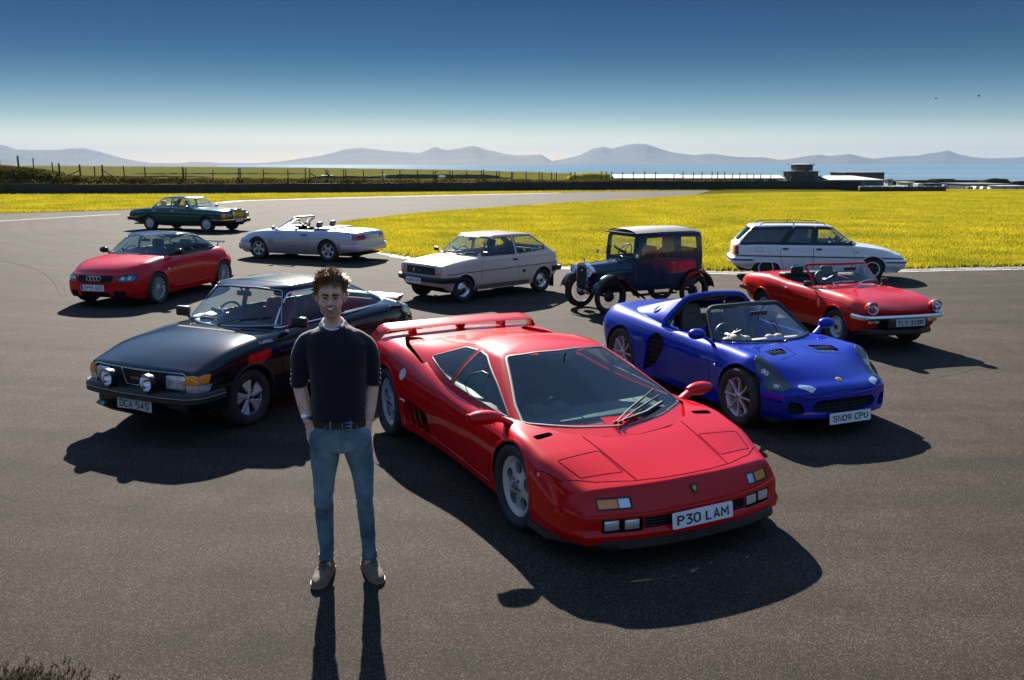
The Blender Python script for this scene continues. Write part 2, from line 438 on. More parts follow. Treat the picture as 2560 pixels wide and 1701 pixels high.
# ---------------------------------------------------------------- text
GL = {}
def _gl():
    def arc(cx, cy, rx, ry, a, b, n=9): return [(cx+rx*math.cos(R(a+(b-a)*k/n)), cy+ry*math.sin(R(a+(b-a)*k/n))) for k in range(n+1)]
    W = .56
    oval = arc(W/2, .72, W/2, .28, 0, 180)+arc(W/2, .28, W/2, .28, 180, 360)+[(W, .72)]
    bowl = [(0, 1)]+[(.30, 1)]+arc(.32, .76, .24, .24, 90, -90)+[(0, .52)]
    GL.update({
        'O': [oval], '0': [oval], 'A': [[(0, 0), (W/2, 1), (W, 0)], [(.09, .3), (W-.09, .3)]], 'P': [[(0, 0)]+bowl], 'R': [[(0, 0)]+bowl, [(.26, .52), (W, 0)]],
        'L': [[(0, 1), (0, 0), (W*.9, 0)]], 'M': [[(0, 0), (0, 1), (.33, .35), (.66, 1), (.66, 0)]], 'N': [[(0, 0), (0, 1), (W, 0), (W, 1)]],
        'S': [[(W, .80)]+arc(W/2, .76, W/2, .24, 15, 180)+arc(W/2, .76, W/2, .25, 180, 260, 4)+arc(W/2, .26, W/2, .26, 80, -90, 8)+arc(W/2, .26, W/2, .26, 270, 195, 5)],
        'C': [arc(W/2, .72, W/2, .28, 10, 180)+arc(W/2, .28, W/2, .28, 180, 350)], 'U': [[(0, 1), (0, .28)]+arc(W/2, .28, W/2, .28, 180, 360)+[(W, 1)]],
        'T': [[(0, 1), (W, 1)], [(W/2, 1), (W/2, 0)]], 'Y': [[(0, 1), (W/2, .5), (W, 1)], [(W/2, .5), (W/2, 0)]], 'D': [[(0, 0), (0, 1), (.22, 1)]+arc(.22, .66, W-.22, .34, 90, 0, 5)+arc(.22, .34, W-.22, .34, 0, -90, 5)+[(0, 0)]],
        'G': [arc(W/2, .72, W/2, .28, 15, 180)+arc(W/2, .28, W/2, .28, 180, 360)+[(W, .48), (W*.5, .48)]], 'F': [[(0, 0), (0, 1), (W, 1)], [(0, .52), (W*.8, .52)]], 'V': [[(0, 1), (W/2, 0), (W, 1)]],
        'B': [[(0, 0), (0, 1), (.30, 1)]+arc(.30, .76, .22, .24, 90, -90)+[(0, .52)], [(.30, .52)]+arc(.30, .26, .26, .26, 90, -90)+[(0, 0)]],
        '1': [[(.1, .82), (.28, 1), (.28, 0)]], '2': [arc(W/2, .72, W/2, .28, 165, -30)+[(0, 0), (W, 0)]], '3': [[(0, 1), (W, 1), (.24, .58)]+arc(W/2-.02, .29, W/2+.02, .29, 70, -90, 8)+[(0, .06)]],
        '4': [[(.40, 0), (.40, 1), (0, .28), (W, .28)]], '5': [[(W*.92, 1), (.04, 1), (0, .54)]+arc(W/2, .30, W/2, .30, 120, -90, 9)+[(.05, .03)]], '6': [arc(W/2, .30, W/2, .30, 0, 360, 16), [(.02, .38), (.12, .7), (.42, 1)]],
        '9': [arc(W/2, .70, W/2, .30, 0, 360, 16), [(W-.02, .62), (.44, .3), (.14, 0)]], '8': [arc(W/2, .76, W/2-.03, .24, 0, 360, 14), arc(W/2, .27, W/2, .27, 0, 360, 14)], 'H': [[(0, 0), (0, 1)], [(W, 0), (W, 1)], [(0, .5), (W, .5)]], 'K': [[(0, 0), (0, 1)], [(W, 1), (.05, .45), (W, 0)]], 'E': [[(W, 1), (0, 1), (0, 0), (W, 0)], [(0, .52), (W*.8, .52)]], '7': [[(0, 1), (W, 1), (.15, 0)]], 'J': [[(W, 1), (W, .28)]+arc(W/2, .28, W/2, .28, 0, -180)]})
_gl()
def text_mesh(txt, height, width=None, bold=.19):
    """plain block lettering drawn as mitred strokes -> vertices, faces centred on the origin"""
    V = []; F = []; x = 0
    for ch in txt:
        if ch == ' ': x += .42; continue
        w = max(p[0] for st in GL[ch] for p in st)
        for st in GL[ch]:
            P = [np.array((p[0]+x, p[1])) for p in st]; P = [p for k, p in enumerate(P) if k == 0 or np.linalg.norm(p-P[k-1]) > 1e-4]
            cl = np.linalg.norm(P[0]-P[-1]) < 1e-3
            if cl: P = P[:-1]
            k = len(P); n0 = len(V)
            for i in range(k):
                a = P[i]-P[i-1] if (i or cl) else P[1]-P[0]; b = P[(i+1) % k]-P[i] if (i < k-1 or cl) else P[i]-P[i-1]
                a = a/np.linalg.norm(a); b = b/np.linalg.norm(b); na, nb_ = np.array((-a[1], a[0])), np.array((-b[1], b[0]))
                m = na+nb_; m = m/max(np.linalg.norm(m), .2); d = bold/2/max(m@na, .45)
                V += [(*(P[i]+m*d), 0), (*(P[i]-m*d), 0)]
            for i in range(k if cl else k-1):
                a, b = n0+2*i, n0+2*((i+1) % k); F.append([a, a+1, b+1, b])
        x += w+.27
    V = np.array(V); lo, hi = V.min(0), V.max(0); k = height/(hi[1]-lo[1]); kx = width/(hi[0]-lo[0]) if width else k
    return (V-(lo+hi)/2)*np.array([kx, k, 0]), F
def plate(parent, M, txt, w=.52, h=.111, col=None, euro=False, ch=None):
    """number plate: M maps plate plane (x right, y up, z outward) into the car"""
    mb = MB(); mb.prism([(x, y) for x, y in rrect(-w/2, w/2, -h/2, h/2, .012)], -.006, 0, 'top', M)
    pl = mb.obj('number_plate', col or PLATEW, parent)
    V, F = text_mesh(txt, ch or h*.70, w*(.80 if euro else .86))
    if euro: V = V+np.array([w*.05, 0, 0])
    mb = MB(); mb.add([(v[0], v[1], .0012) for v in V], F, False, M); mb.obj('lettering', PLATEK, pl, recalc=False)['kind'] = 'stuff'
    if euro:
        mb = MB(); mb.prism(rrect(-w/2+.004, -w/2+.05, -h/2+.004, h/2-.004, .01), 0, .001, 'top', M); mb.obj('blue_band', pbsdf('plate_blue', (.01, .08, .5), .4), pl)
    return pl
def lettering(parent, M, txt, h, mat, w=None, name='lettering', bold=.17):
    V, F = text_mesh(txt, h, w, bold); mb = MB(); mb.add([(v[0], v[1], .001) for v in V], F, False, M); return mb.obj(name, mat, parent, recalc=False)
def facing(loc, normal, up=(0, 0, 1), roll=0):
    """matrix whose z is the normal and whose y is near up"""
    z = Vector(normal).normalized(); x = Vector(up).cross(z).normalized(); y = z.cross(x)
    M = Matrix((x, y, z)).transposed().to_4x4(); M.translation = loc
    return M @ rotm('Z', roll)
# ================================================================ car building
def loft_body(rails, fil, rf=.05, rr=.05, nose=None, tail=None, nx=84, ncap=20, nb=4, ns=2, bump=None, belly=True):
    """rails: list (bottom to centreline) of keyed (x, y, z). Sections in y/z are rounded polylines through the rails.
       nose/tail = dict(x0, bow, pw, rake=[(z,dx),..]): bends the ends in plan and side view"""
    xs_all = [p[0] for r in rails for p in r]; xf, xr = max(xs_all), min(xs_all)
    th = np.linspace(0, math.pi/2, 7)
    X = np.r_[xr+rr-rr*np.sin(th[::-1]), np.linspace(xr+rr, xf-rf, nx)[1:-1], xf-rf+rf*np.sin(th)]
    P = np.zeros((len(X), len(rails), 2))
    for k, r in enumerate(rails):
        r = sorted(r); P[:, k, 0] = pchip([p[0] for p in r], [p[1] for p in r], X); P[:, k, 1] = pchip([p[0] for p in r], [p[2] for p in r], X)
    S = fillet(P, fil, nb, ns)                                   # (nx, m, 2)
    for e, rad, sgn in ((xf, rf, 1), (xr, rr, -1)):
        d = np.clip((sgn*(X-e)+rad)/rad, 0, 1); ins = rad*(1-np.sqrt(1-d*d))
        for i in np.nonzero(ins > 1e-6)[0]:
            ym = S[i, :, 0].max(); zl, zh = S[i, :, 1].min(), S[i, :, 1].max(); zm, hz = (zl+zh)/2, max((zh-zl)/2, .03)
            S[i, :, 0] *= max((ym-ins[i])/ym, .2); S[i, :, 1] = zm+(S[i, :, 1]-zm)*max((hz-ins[i])/hz, .2)
    m = S.shape[1]; G = np.zeros((len(X), 2*m-1, 3))
    G[:, :m, 0] = X[:, None]; G[:, :m, 1] = S[:, :, 0]; G[:, :m, 2] = S[:, :, 1]
    G[:, m:, 0] = X[:, None]; G[:, m:, 1] = -S[:, -2::-1, 0]; G[:, m:, 2] = S[:, -2::-1, 1]
    wmax = S[:, :, 0].max()
    caps = []
    for i in (0, len(X)-1):
        C = np.zeros((m, ncap+1, 3)); t = np.linspace(1, -1, ncap+1)
        C[:, :, 0] = X[i]; C[:, :, 1] = S[i, :, 0][:, None]*t[None]; C[:, :, 2] = S[i, :, 1][:, None]
        caps.append(C)
    def warp(A):
        x, y, z = A[..., 0].copy(), A[..., 1], A[..., 2]
        for d, sgn, e in ((nose, 1, xf), (tail, -1, xr)):
            if not d: continue
            wgt = sstep(d['x0'], e, x) if sgn > 0 else sstep(-d['x0'], -e, -x)
            off = -d.get('bow', 0)*np.abs(y/wmax)**d.get('pw', 2.2)
            if 'rake' in d: off = off+pchip([q[0] for q in d['rake']], [q[1] for q in d['rake']], z)
            A[..., 0] += sgn*wgt*off
        if bump is not None: A[...] = bump(A)
        return A
    V = []; F = []
    for A in [warp(G)]+[warp(c) for c in caps]:
        n0 = len(V); a, b = A.shape[:2]; V += [tuple(v) for v in A.reshape(-1, 3)]
        F += [[n0+i*b+j, n0+(i+1)*b+j, n0+(i+1)*b+j+1, n0+i*b+j+1] for i in range(a-1) for j in range(b-1)]
    s = Soup.from_grid(V, F); s.flip_out(); return s

def greenhouse(xf, xr, hw, zb, zr, bowf=.12, bowr=.08, crown=.04, wf=.86, wr=.86, nl=10, ff=.35, fr=.35, wm=0., nb=6, ns=5, ts=None, side_curve=.0, nring=9, redge=1.):
    """xf, xr, hw: keyed over t (0 belt, 1 roof edge); zb, zr: keyed over x; wf/wr: corner width as share of hw (number or keyed over t)"""
    ts = np.linspace(0, 1, nl+1) if ts is None else np.array(ts); rings = []
    K = lambda c, t: float(pchip([p[0] for p in c], [p[1] for p in c], t)) if isinstance(c, (list, tuple)) else c
    for t in ts:
        a, b, w = K(xf, t), K(xr, t), K(hw, t)+side_curve*4*t*(1-t); bf, br = K(bowf, t), K(bowr, t); k1, k2 = K(wf, t), K(wr, t)
        xm = (a+b)/2+K(wm, t)
        C = [(a, 0), (a-bf*.25, w*k1*.5), (a-bf, w*k1), (a-bf-.30*(a-xm), w*(k1*.25+.75)), (xm, w), (b+br+.3*(xm-b), w*(k2*.25+.75)), (b+br, w*k2), (b+br*.25, w*k2*.5), (b, 0)]
        Q = fillet(np.array(C, float), [0, .5, K(ff, t), .5, .5, .5, K(fr, t), .5, 0], nb, ns)
        zbx = pchip([p[0] for p in zb], [p[1] for p in zb], Q[:, 0]); zrx = pchip([p[0] for p in zr], [p[1] for p in zr], Q[:, 0])
        rings.append(np.c_[Q, zbx*(1-t)+zrx*t])
    top = rings[-1]; a, b = top[:, 0].max(), top[:, 0].min(); w = top[:, 1].max(); ins = min(w*.9, (a-b)*.45)
    sp = np.clip(top[:, 0], b+ins, a-ins)
    for s in np.linspace(1, 0, nring+1)[1:]:
        q = top.copy(); q[:, 0] = sp+(top[:, 0]-sp)*s; q[:, 1] = top[:, 1]*s
        zt = pchip([p[0] for p in zr], [p[1] for p in zr], q[:, 0]); q[:, 2] = zt+crown*(1-s**2)*redge+crown*(1-redge)*(1-s); rings.append(q)
    H = np.array(rings); m = H.shape[1]
    G = np.concatenate([H, (H*np.array([1, -1, 1]))[:, -2::-1]], 1)
    V = [tuple(v) for v in G.reshape(-1, 3)]; b = G.shape[1]
    F = [[i*b+j, (i+1)*b+j, (i+1)*b+j+1, i*b+j+1] for i in range(G.shape[0]-1) for j in range(b-1)]
    s = Soup.from_grid(V, F); s.flip_out((0, 0, .8)); return s

def cast(bvh, p, proj, side=1, near=True):
    """point of an outline -> point on the surface, looking along the missing axis from the given side"""
    if proj == 'side': o, d = Vector((p[0], side*3, p[1])), Vector((0, -side, 0))
    elif proj == 'front': o, d = Vector((side*6, p[0], p[1])), Vector((-side, 0, 0))
    else: o, d = Vector((p[0], p[1], 4)), Vector((0, 0, -1))
    h, n, i, _ = bvh.ray_cast(o, d)
    if h is None:
        if not near: return None
        q = Vector((p[0], side*.8, p[1])) if proj == 'side' else (Vector((side*2.2, p[0], p[1])) if proj == 'front' else Vector((p[0], p[1], 1)))
        h, n, i, _ = bvh.find_nearest(q)
    if n.dot(d) > 0: n = -n
    return h, n
def strip(bvh, outline, proj, side, w, h, mat, name, parent, closed=True, step=.05, lift=0., n_round=True, z0=None):
    """a raised or flat band along an outline laid on a surface"""
    P = np.array(outline, float)
    L = np.linalg.norm(np.diff(np.vstack([P, P[:1]]) if closed else P, axis=0), axis=1).sum()
    n = max(int(L/step), 4); Q = []
    base = np.vstack([P, P[:1]]) if closed else P
    pts = []
    for i in range(len(base)-1):
        k = max(1, int(np.linalg.norm(base[i+1]-base[i])/step))
        for j in range(k): pts.append(base[i]+(base[i+1]-base[i])*j/k)
    if not closed: pts.append(base[-1])
    for q in pts:
        r = cast(bvh, q, proj, side, False)
        if r is not None: Q.append(r)
    if len(Q) < 3: return None
    return ribbon(Q, w, h, mat, name, parent, closed and len(Q) == len(pts), lift)
def ribbon(Q, w, h, mat, name, parent, closed=False, lift=0.):
    k = len(Q); V = []; F = []
    sec = [(-.5, 0.), (-.5, .6), (-.3, 1.), (.3, 1.), (.5, .6), (.5, 0.)] if h > .002 else [(-.5, 1.), (.5, 1.)]
    n = len(sec)
    for i in range(k):
        t = (Q[(i+1) % k][0]-Q[i-1][0]) if closed else (Q[min(i+1, k-1)][0]-Q[max(i-1, 0)][0])
        if t.length < 1e-9: t = Vector((1, 0, 0))
        t.normalize(); nn = Q[i][1]; u = t.cross(nn)
        if u.length < 1e-6: u = Vector((0, 0, 1))
        u.normalize()
        for a, b in sec: V.append(Q[i][0]+u*a*w+nn*(b*h+lift))
    for i in range(k if closed else k-1):
        for j in range(n-1):
            a, b = i*n, ((i+1) % k)*n; F.append([a+j, a+j+1, b+j+1, b+j])
    mb = MB(); mb.add(V, F, True); return mb.obj(name, mat, parent, sharp=50)

# ---------------------------------------------------------------- wheels
def tyre_mesh(r, w, rim, n=48):
    """y is the axle, outside towards -y. rounded shoulders, bulged sidewall, tread grooves"""
    sh = min(.022, (r-rim)*.35)
    prof = [(rim-.012, -w*.36), (rim+.004, -w*.43), (rim+(r-rim)*.35, -w*.495), (rim+(r-rim)*.7, -w*.495), (r-sh*.45, -w*.455), (r-.004, -w*.40), (r, -w*.33)]
    g = []
    for y in (-.2, 0, .2):
        g += [(r, w*y-.006), (r-.007, w*y-.004), (r-.007, w*y+.004), (r, w*y+.006)]
    full = prof+g+[(a, -b) for a, b in reversed(prof)]
    mb = MB(); mb.lathe(full, n); return mb.mesh('tyre', True, 45)
def disc_with_holes(r, holes, prof=None, th=.03, nr=7, nt=64, r0=0.02):
    """flat disc in x/z (facing -y) with outlines cut out, given thickness; prof(r)->y"""
    V = []; F = []
    rs = np.linspace(r0, r, nr)
    for q in rs:
        for i in range(nt): a = 2*math.pi*i/nt; V.append((q*math.cos(a), 0, q*math.sin(a)))
    for i in range(nr-1):
        for j in range(nt): F.append([i*nt+j, i*nt+(j+1) % nt, (i+1)*nt+(j+1) % nt, (i+1)*nt+j])
    F.append(list(range(nt)))
    s = Soup.from_grid(V, F)
    s.polys = [[(*v[:3], 0, -1, 0) for v in p] for p in s.polys]
    for h in holes: s.cut(h, 'side')
    if prof:
        e = 1e-3
        def f(v):
            q = math.hypot(v[0], v[2]); d = (prof(q+e)-prof(max(q-e, 0)))/(2*e); u = (v[0]/q, v[2]/q) if q > 1e-6 else (0, 0)
            n = Vector((d*u[0], -1, d*u[1])).normalized()
            return (v[0], prof(q), v[2], n.x, n.y, n.z)
        s.polys = [[f(v) for v in p] for p in s.polys]
    # orientation so that faces look to -y
    out = []
    for p in s.polys:
        a, b, c = Vector(p[0][:3]), Vector(p[1][:3]), Vector(p[2][:3])
        out.append(p if (b-a).cross(c-a).y < 0 else p[::-1])
    s.polys = out
    return s.mesh('disc', th)
def rotpts(o, a, c=(0, 0)):
    ca, sa = math.cos(a), math.sin(a); return [(c[0]+(x-c[0])*ca-(y-c[1])*sa, c[1]+(x-c[0])*sa+(y-c[1])*ca) for x, y in o]
def make_wheel(car, name_w, r, w, rim, style, mat, loc, left, cache={}, steer=0., **kw):
    """wheel part (rim barrel) with tyre, face and hub children; local axle y, outside = -y (turned for the left side)"""
    key = (style, round(r, 3), round(w, 3), rim)
    if key not in cache:
        d = {}
        d['tyre'] = tyre_mesh(r, w, rim)
        y0 = -w*.40
        mb = MB(); mb.lathe([(rim+.010, y0-.006), (rim+.012, y0+.002), (rim-.004, y0+.008), (rim-.016, y0+.02), (rim-.03, y0+.09 if w > .1 else y0+.04), (rim-.04, w*.4)], 48)
        d['barrel'] = mb.mesh('rim', True, 35)
        mb = MB(); mb.lathe([(0, w*.12), (rim*.68, w*.12), (rim*.68, w*.12+.02), (rim*.3, w*.12+.02)], 40); d['disc'] = mb.mesh('brake_disc', True, 35)
        mb = MB(); mb.lathe([(rim-.035, w*.42), (.0, w*.42)], 24); d['back'] = mb.mesh('back', True, 35)
        face = None; extra = []
        if style == 'five_hole':                      # dished disc with five oval holes
            H = []
            for k in range(5):
                a = 2*math.pi*k/5+.3; H.append(rotpts([(x, y) for x, y in circ(rim*.60, 0, rim*.19, 20, rim*.235)], a))
            hub = lambda q: y0+.012+.020*sstep(rim*.15, rim*.55, q)-.022*sstep(rim*.72, rim*.99, q)
            face = disc_with_holes(rim*.965, H, hub, .035, 9)
            mb = MB()
            for k in range(5):
                a = 2*math.pi*k/5+.95; mb.lathe([(0, -.008), (.010, -.008), (.012, 0)], 10, 'y', (rim*.24*math.cos(a), y0+.012, rim*.24*math.sin(a)))
            mb.lathe([(0, y0-.004), (rim*.11, y0-.004), (rim*.13, y0+.006), (rim*.13, y0+.014)], 20); extra.append(('hub_cap', mb.mesh('hub', True, 35), DALLOY))
        elif style == 'multi':                        # many thin spokes
            n = kw.get('n', 15); mb = MB(); sw = kw.get('sw', .016)
            for k in range(n):
                a = 2*math.pi*k/n; M = rotm('Y', math.degrees(a))
                pth = [(rim*.16, 0, 0), (rim*.45, 0, 0), (rim*.75, 0, 0), (rim*.97, 0, 0)]
                yy = [y0+.012, y0+.022, y0+.02, y0+.004]; ww = [sw*.85, sw*.6, sw*.65, sw*1.05]
                V = []; F = []
                for (px, _, _), y, ws in zip(pth, yy, ww): V += [(px, y+.003, -ws/2), (px, y-.004, -ws*.25), (px, y-.004, ws*.25), (px, y+.003, ws/2), (px, y+.026, ws*.4), (px, y+.026, -ws*.4)]
                for i in range(3):
                    for j in range(6): F.append([i*6+j, i*6+(j+1) % 6, (i+1)*6+(j+1) % 6, (i+1)*6+j])
                mb.add(V, F, True, M)
            mb.lathe([(0, y0+.004), (rim*.14, y0+.004), (rim*.2, y0+.012), (rim*.21, y0+.035)], 24)
            face = mb.mesh('spokes', True, 40)
            mb = MB(); mb.lathe([(0, y0), (rim*.085, y0), (rim*.10, y0+.005)], 16); extra.append(('hub_cap', mb.mesh('hub', True, 35), DALLOY))
        elif style == 'step':                         # saab style: stepped slats slanting across five dark sectors
            mb = MB(); n = 5
            for k in range(n):
                a0 = 2*math.pi*k/n+.25
                M = rotm('Y', -math.degrees(a0))
                # spoke with stair-stepped vanes on one side
                for i, (ra, rb, w0, w1) in enumerate([(.18, .97, 0, .11)]+[(.34+.125*i, .97, .115+.062*i, .165+.062*i) for i in range(5)]):
                    hh = .0 if i == 0 else .006
                    mb.box(((rim*(ra+rb))/2, y0+.020+hh, (w0+w1)/2*rim*2.0-.02), (rim*(rb-ra), .03, (w1-w0)*rim*2.0), .004, M, 1)
            mb.lathe([(0, y0-.004), (rim*.13, y0-.004), (rim*.16, y0+.008), (rim*.2, y0+.03)], 20)
            face = mb.mesh('spokes', True, 30)
            mb = MB(); mb.lathe([(0, y0-.010), (rim*.10, y0-.010), (rim*.12, y0)], 16); extra.append(('hub_cap', mb.mesh('hub', True, 35), BLACK))
        elif style == 'steel':                        # pressed steel with a ring of slots
            n = kw.get('n', 12); H = []
            for k in range(n):
                a = 2*math.pi*k/n; H.append(rotpts(circ(rim*.66, 0, rim*.055, 10, rim*.115), a))
            pr = lambda q: y0+.045-.030*sstep(rim*.85, rim*.5, q)*1.0-.012*sstep(rim*.35, rim*.2, q)+(-.03*sstep(rim*.86, rim*.99, q))
            face = disc_with_holes(rim*.97, H, pr, .006, 10)
            mb = MB(); mb.lathe([(0, y0-.016), (rim*.14, y0-.016), (rim*.22, y0-.006), (rim*.23, y0+.02)], 20); extra.append(('hub_cap', mb.mesh('hub', True, 35), kw.get('hub', CHROME)))
        elif style == 'cover':                        # smooth cover with a ring of slots (limousine / ring styles)
            n = kw.get('n', 12); H = []
            for k in range(n):
                a = 2*math.pi*k/n; H.append(rotpts(rrect(rim*kw.get('h0', .62), rim*kw.get('h1', .84), -rim*kw.get('hw', .09), rim*kw.get('hw', .09), rim*.03), a))
            pr = lambda q: y0+.004+.006*math.cos(q/rim*9)*(1 if q < rim*.9 else .4)
            face = disc_with_holes(rim*.975, H, pr, .012, 10)
            mb = MB(); mb.lathe([(0, y0-.012), (rim*.2, y0-.012), (rim*.26, y0-.004), (rim*.27, y0+.01)], 24); extra.append(('hub_cap', mb.mesh('hub', True, 35), kw.get('hub', mat)))
        elif style == 'six':                          # broad spokes with holes between
            n = kw.get('n', 6); H = []
            for k in range(n):
                a = 2*math.pi*k/n+kw.get('ph', .3)
                c = math.pi/n
                o = [(rim*.36, -rim*.05), (rim*.62, -rim*.62*math.tan(c)*.62), (rim*.83, -rim*.83*math.tan(c)*.52), (rim*.86, 0), (rim*.83, rim*.83*math.tan(c)*.52), (rim*.62, rim*.62*math.tan(c)*.62), (rim*.36, rim*.05)]
                H.append(rotpts(rnd(o, .25, 3), a))
            pr = lambda q: y0+.010+.012*sstep(rim*.1, rim*.6, q)-.016*sstep(rim*.7, rim*.98, q)
            face = disc_with_holes(rim*.97, H, pr, .03, 9)
            mb = MB(); mb.lathe([(0, y0), (rim*.12, y0), (rim*.15, y0+.008), (rim*.15, y0+.016)], 20)
            for k in range(5):
                a = 2*math.pi*k/5; mb.lathe([(0, y0+.004), (.011, y0+.004), (.013, y0+.014)], 8, 'y', (rim*.23*math.cos(a), 0, rim*.23*math.sin(a)))
            extra.append(('hub_cap', mb.mesh('hub', True, 35), kw.get('hub', DALLOY)))
        elif style == 'wire':
            mb = MB()
            for k in range(40):
                a = 2*math.pi*k/40; da = .35*(1 if k % 2 else -1); yh = -.045 if k % 4 < 2 else .04
                mb.tube([(.055*math.cos(a+da), yh, .055*math.sin(a+da)), (rim*.985*math.cos(a), 0, rim*.985*math.sin(a))], .0028, 5)
            face = mb.mesh('spokes', True, 40)
            mb = MB(); mb.lathe([(0, -.075), (.035, -.072), (.048, -.055), (.055, -.04), (.06, 0), (.10, .03), (.105, .06), (0, .06)], 24); extra.append(('hub_cap', mb.mesh('hub', True, 35), BLACK))
        if kw.get('ring'): mb = MB(); mb.lathe([(rim*.84, y0-.002), (rim*.86, y0-.010), (rim*.99, y0-.010), (rim, y0)], 40); extra.append(('trim_ring', mb.mesh('ring', True, 35), pbsdf('white_rim', (.72, .72, .72), .4)))
        d['face'] = face; d['extra'] = extra; cache[key] = d
    d = cache[key]
    wire = style == 'wire'
    wh = link('wheel', d['barrel'].copy() if False else d['barrel'], None, car, loc, (0, 0, (math.pi if left else 0)+steer))
    def child(n, me, m):
        o = bpy.data.objects.new(n, me); COL.objects.link(o); o.parent = wh
        if not me.materials: me.materials.append(m)
        return o
    if not d['barrel'].materials: d['barrel'].materials.append(kw.get('barrel', mat))
    child('tyre', d['tyre'], RUBBER)
    child('wheel_face' if not wire else 'spokes', d['face'], mat)
    if not wire:
        child('brake_disc', d['disc'], DISC); child('back_plate', d['back'], DARK)
    for n, me, m in d['extra']: child(n, me, m)
    return wh

def arches(body, car, spots, mat, lip=.012, liner=True, flare=None, lipmat=None):
    """cut wheel openings (x, z, radius, zbottom) on both sides, with liner and lip; spots in side view"""
    bv = body.bvh()
    for (x, z, r, depth) in spots:
        o = circ(x, z, r, 40, None, R(-25), R(205)); o = [(o[0][0], -.2)]+o+[(o[-1][0], -.2)]
        body.cut(o, 'side', lambda p: abs(cen(p, 1)) > .35 and abs(cen(p, 4)) > .05 or (abs(cen(p, 1)) > .35 and cen(p, 5) < .1))
        arc = circ(x, z, r, 36, None, R(-25), R(205))
        for sd in (1, -1):
            Q = []
            for q in arc:
                h = cast(bv, q, 'side', sd, False)
                if h: Q.append((h[0], h[1]))
            if len(Q) > 4:
                if lip: ribbon(Q, .028, lip, lipmat or mat, 'arch_lip', car)
                V = []
                for h, n in Q: V.append([(h.x, h.y-sd*.004, h.z), (h.x, h.y-sd*depth*.5, h.z), (h.x, h.y-sd*depth, h.z)])
                if liner: mbl = MB(); mbl.grid(np.array(V)); mbl.obj('wheel_liner', DARK, car)


# ---------------------------------------------------------------- interior pieces
def seat(car, loc, mat, w=.48, hgt=.62, head=True, tilt=16, name='seat', headr=None, bolster=.05):
    mb = MB(); M = Matrix.Translation(loc)
    mb.box((0.04, 0, .09), (.50, w, .16), .05, M, 3)
    for s_ in (-1, 1): mb.box((.04, s_*(w/2-.03), .13), (.44, .07, .14), .03, M, 2)
    B = M @ trs((-.20, 0, .12), 0, -tilt, 0)
    mb.box((0, 0, hgt/2), (.13, w, hgt), .055, B, 3, taper=(1, .84))
    for s_ in (-1, 1): mb.box((.05, s_*(w/2-.05), hgt*.42), (.10, .07, hgt*.7), .03, B, 2)
    o = mb.obj(name, mat, car)
    if head:
        mb = MB(); mb.box((0, 0, hgt+.10), (.09, headr or w*.52, .17), .04, B, 3)
        for s_ in (-.06, .06): mb.tube([(0, s_, hgt-.05), (0, s_, hgt+.05)], .006, 6, M=B)
        mb.obj('headrest', mat, o)
    return o
def steering(car, loc, r=.185, tilt=65, mat=None, spokes=3, th=.013):
    mb = MB(); M = trs(loc, 0, -(90-tilt), 0)      # rim plane faces back and up
    ring = [(0, r*math.cos(2*math.pi*i/36), r*math.sin(2*math.pi*i/36)) for i in range(36)]
    mb.tube(ring, th, 8, True, M)
    for k in range(spokes):
        a = math.pi/2*-1+2*math.pi*k/spokes; mb.tube([(.02, 0, 0), (.01, r*math.cos(a), r*math.sin(a))], .012, 6, M=M, flat=(1.4, .5))
    mb.lathe([(0, -.02), (.05, -.02), (.055, .02), (.03, .06), (.022, .28)], 16, 'x', M=M)
    return mb.obj('steering_wheel', mat or BLACK, car)
def dash(car, x0, x1, hw, z0, z1, mat, hood=None, bow=.1):
    """dashboard top running across the car, from x0 (rear edge) to x1 (base of windscreen)"""
    n = 16; V = []
    prof = [(x0+.03, z0), (x0, z1-.08), (x0+.02, z1-.02), (x0+.07, z1), ((x0+x1)/2, z1+.005), (x1, z1-.02)]
    for i in range(n+1):
        y = hw*(1-2*i/n); b = bow*(y/hw)**2
        V.append([(px-(b if k > 3 else b*.3), y, pz+.012*math.cos(y/hw*2.2)) for k, (px, pz) in enumerate(prof)])
    mb = MB(); mb.grid(V); o = mb.obj('dashboard', mat, car)
    if hood:
        mb = MB(); mb.box((x0+.10, hood, z1+.02), (.22, .36, .09), .035, None, 3); mb.obj('instrument_hood', mat, o)
    return o
def tub(car, x0, x1, hw, z0, z1, mat, name='cabin_lining', hw2=None):
    """inner lining: floor and side walls up to the belt"""
    V = []; n = 10
    for i in range(n+1):
        x = x0+(x1-x0)*i/n; k = 1-.10*abs(2*i/n-1)**3; w2 = (hw2 or hw)*k; w = hw*k
        V.append([(x, -w2, z1), (x, -w, z1-.12), (x, -w, z0+.05), (x, -w+.06, z0), (x, 0, z0+.03), (x, w-.06, z0), (x, w, z0+.05), (x, w, z1-.12), (x, w2, z1)])
    mb = MB(); mb.grid(V)
    for e in (0, n): mb.add(V[e], [list(range(9))], False)
    return mb.obj(name, mat, car, sharp=30)
def rear_mirror(car, loc, mat=None):
    mb = MB(); mb.box((0, 0, 0), (.025, .22, .06), .012, Matrix.Translation(loc), 2)
    mb.tube([(loc[0]+.01, loc[1], loc[2]+.02), (loc[0]+.06, loc[1], loc[2]+.08)], .008, 6)
    return mb.obj('rear_view_mirror', mat or BLACK, car)
def wiper(car, a, b, lift=.03, mat=None):
    """a pivot, b tip: arm with a blade"""
    A, B = Vector(a), Vector(b); mb = MB(); d = (B-A)
    mb.tube([A, A+d*.3+Vector((0, 0, lift)), A+d*.72+Vector((0, 0, lift*.6))], .006, 6)
    mb.tube([A+d*.40+Vector((0, 0, lift*.35)), B], .006, 6, flat=(.7, 1.6))
    mb.ico(A, .018, 1)
    return mb.obj('wiper', mat or BLACK, car)
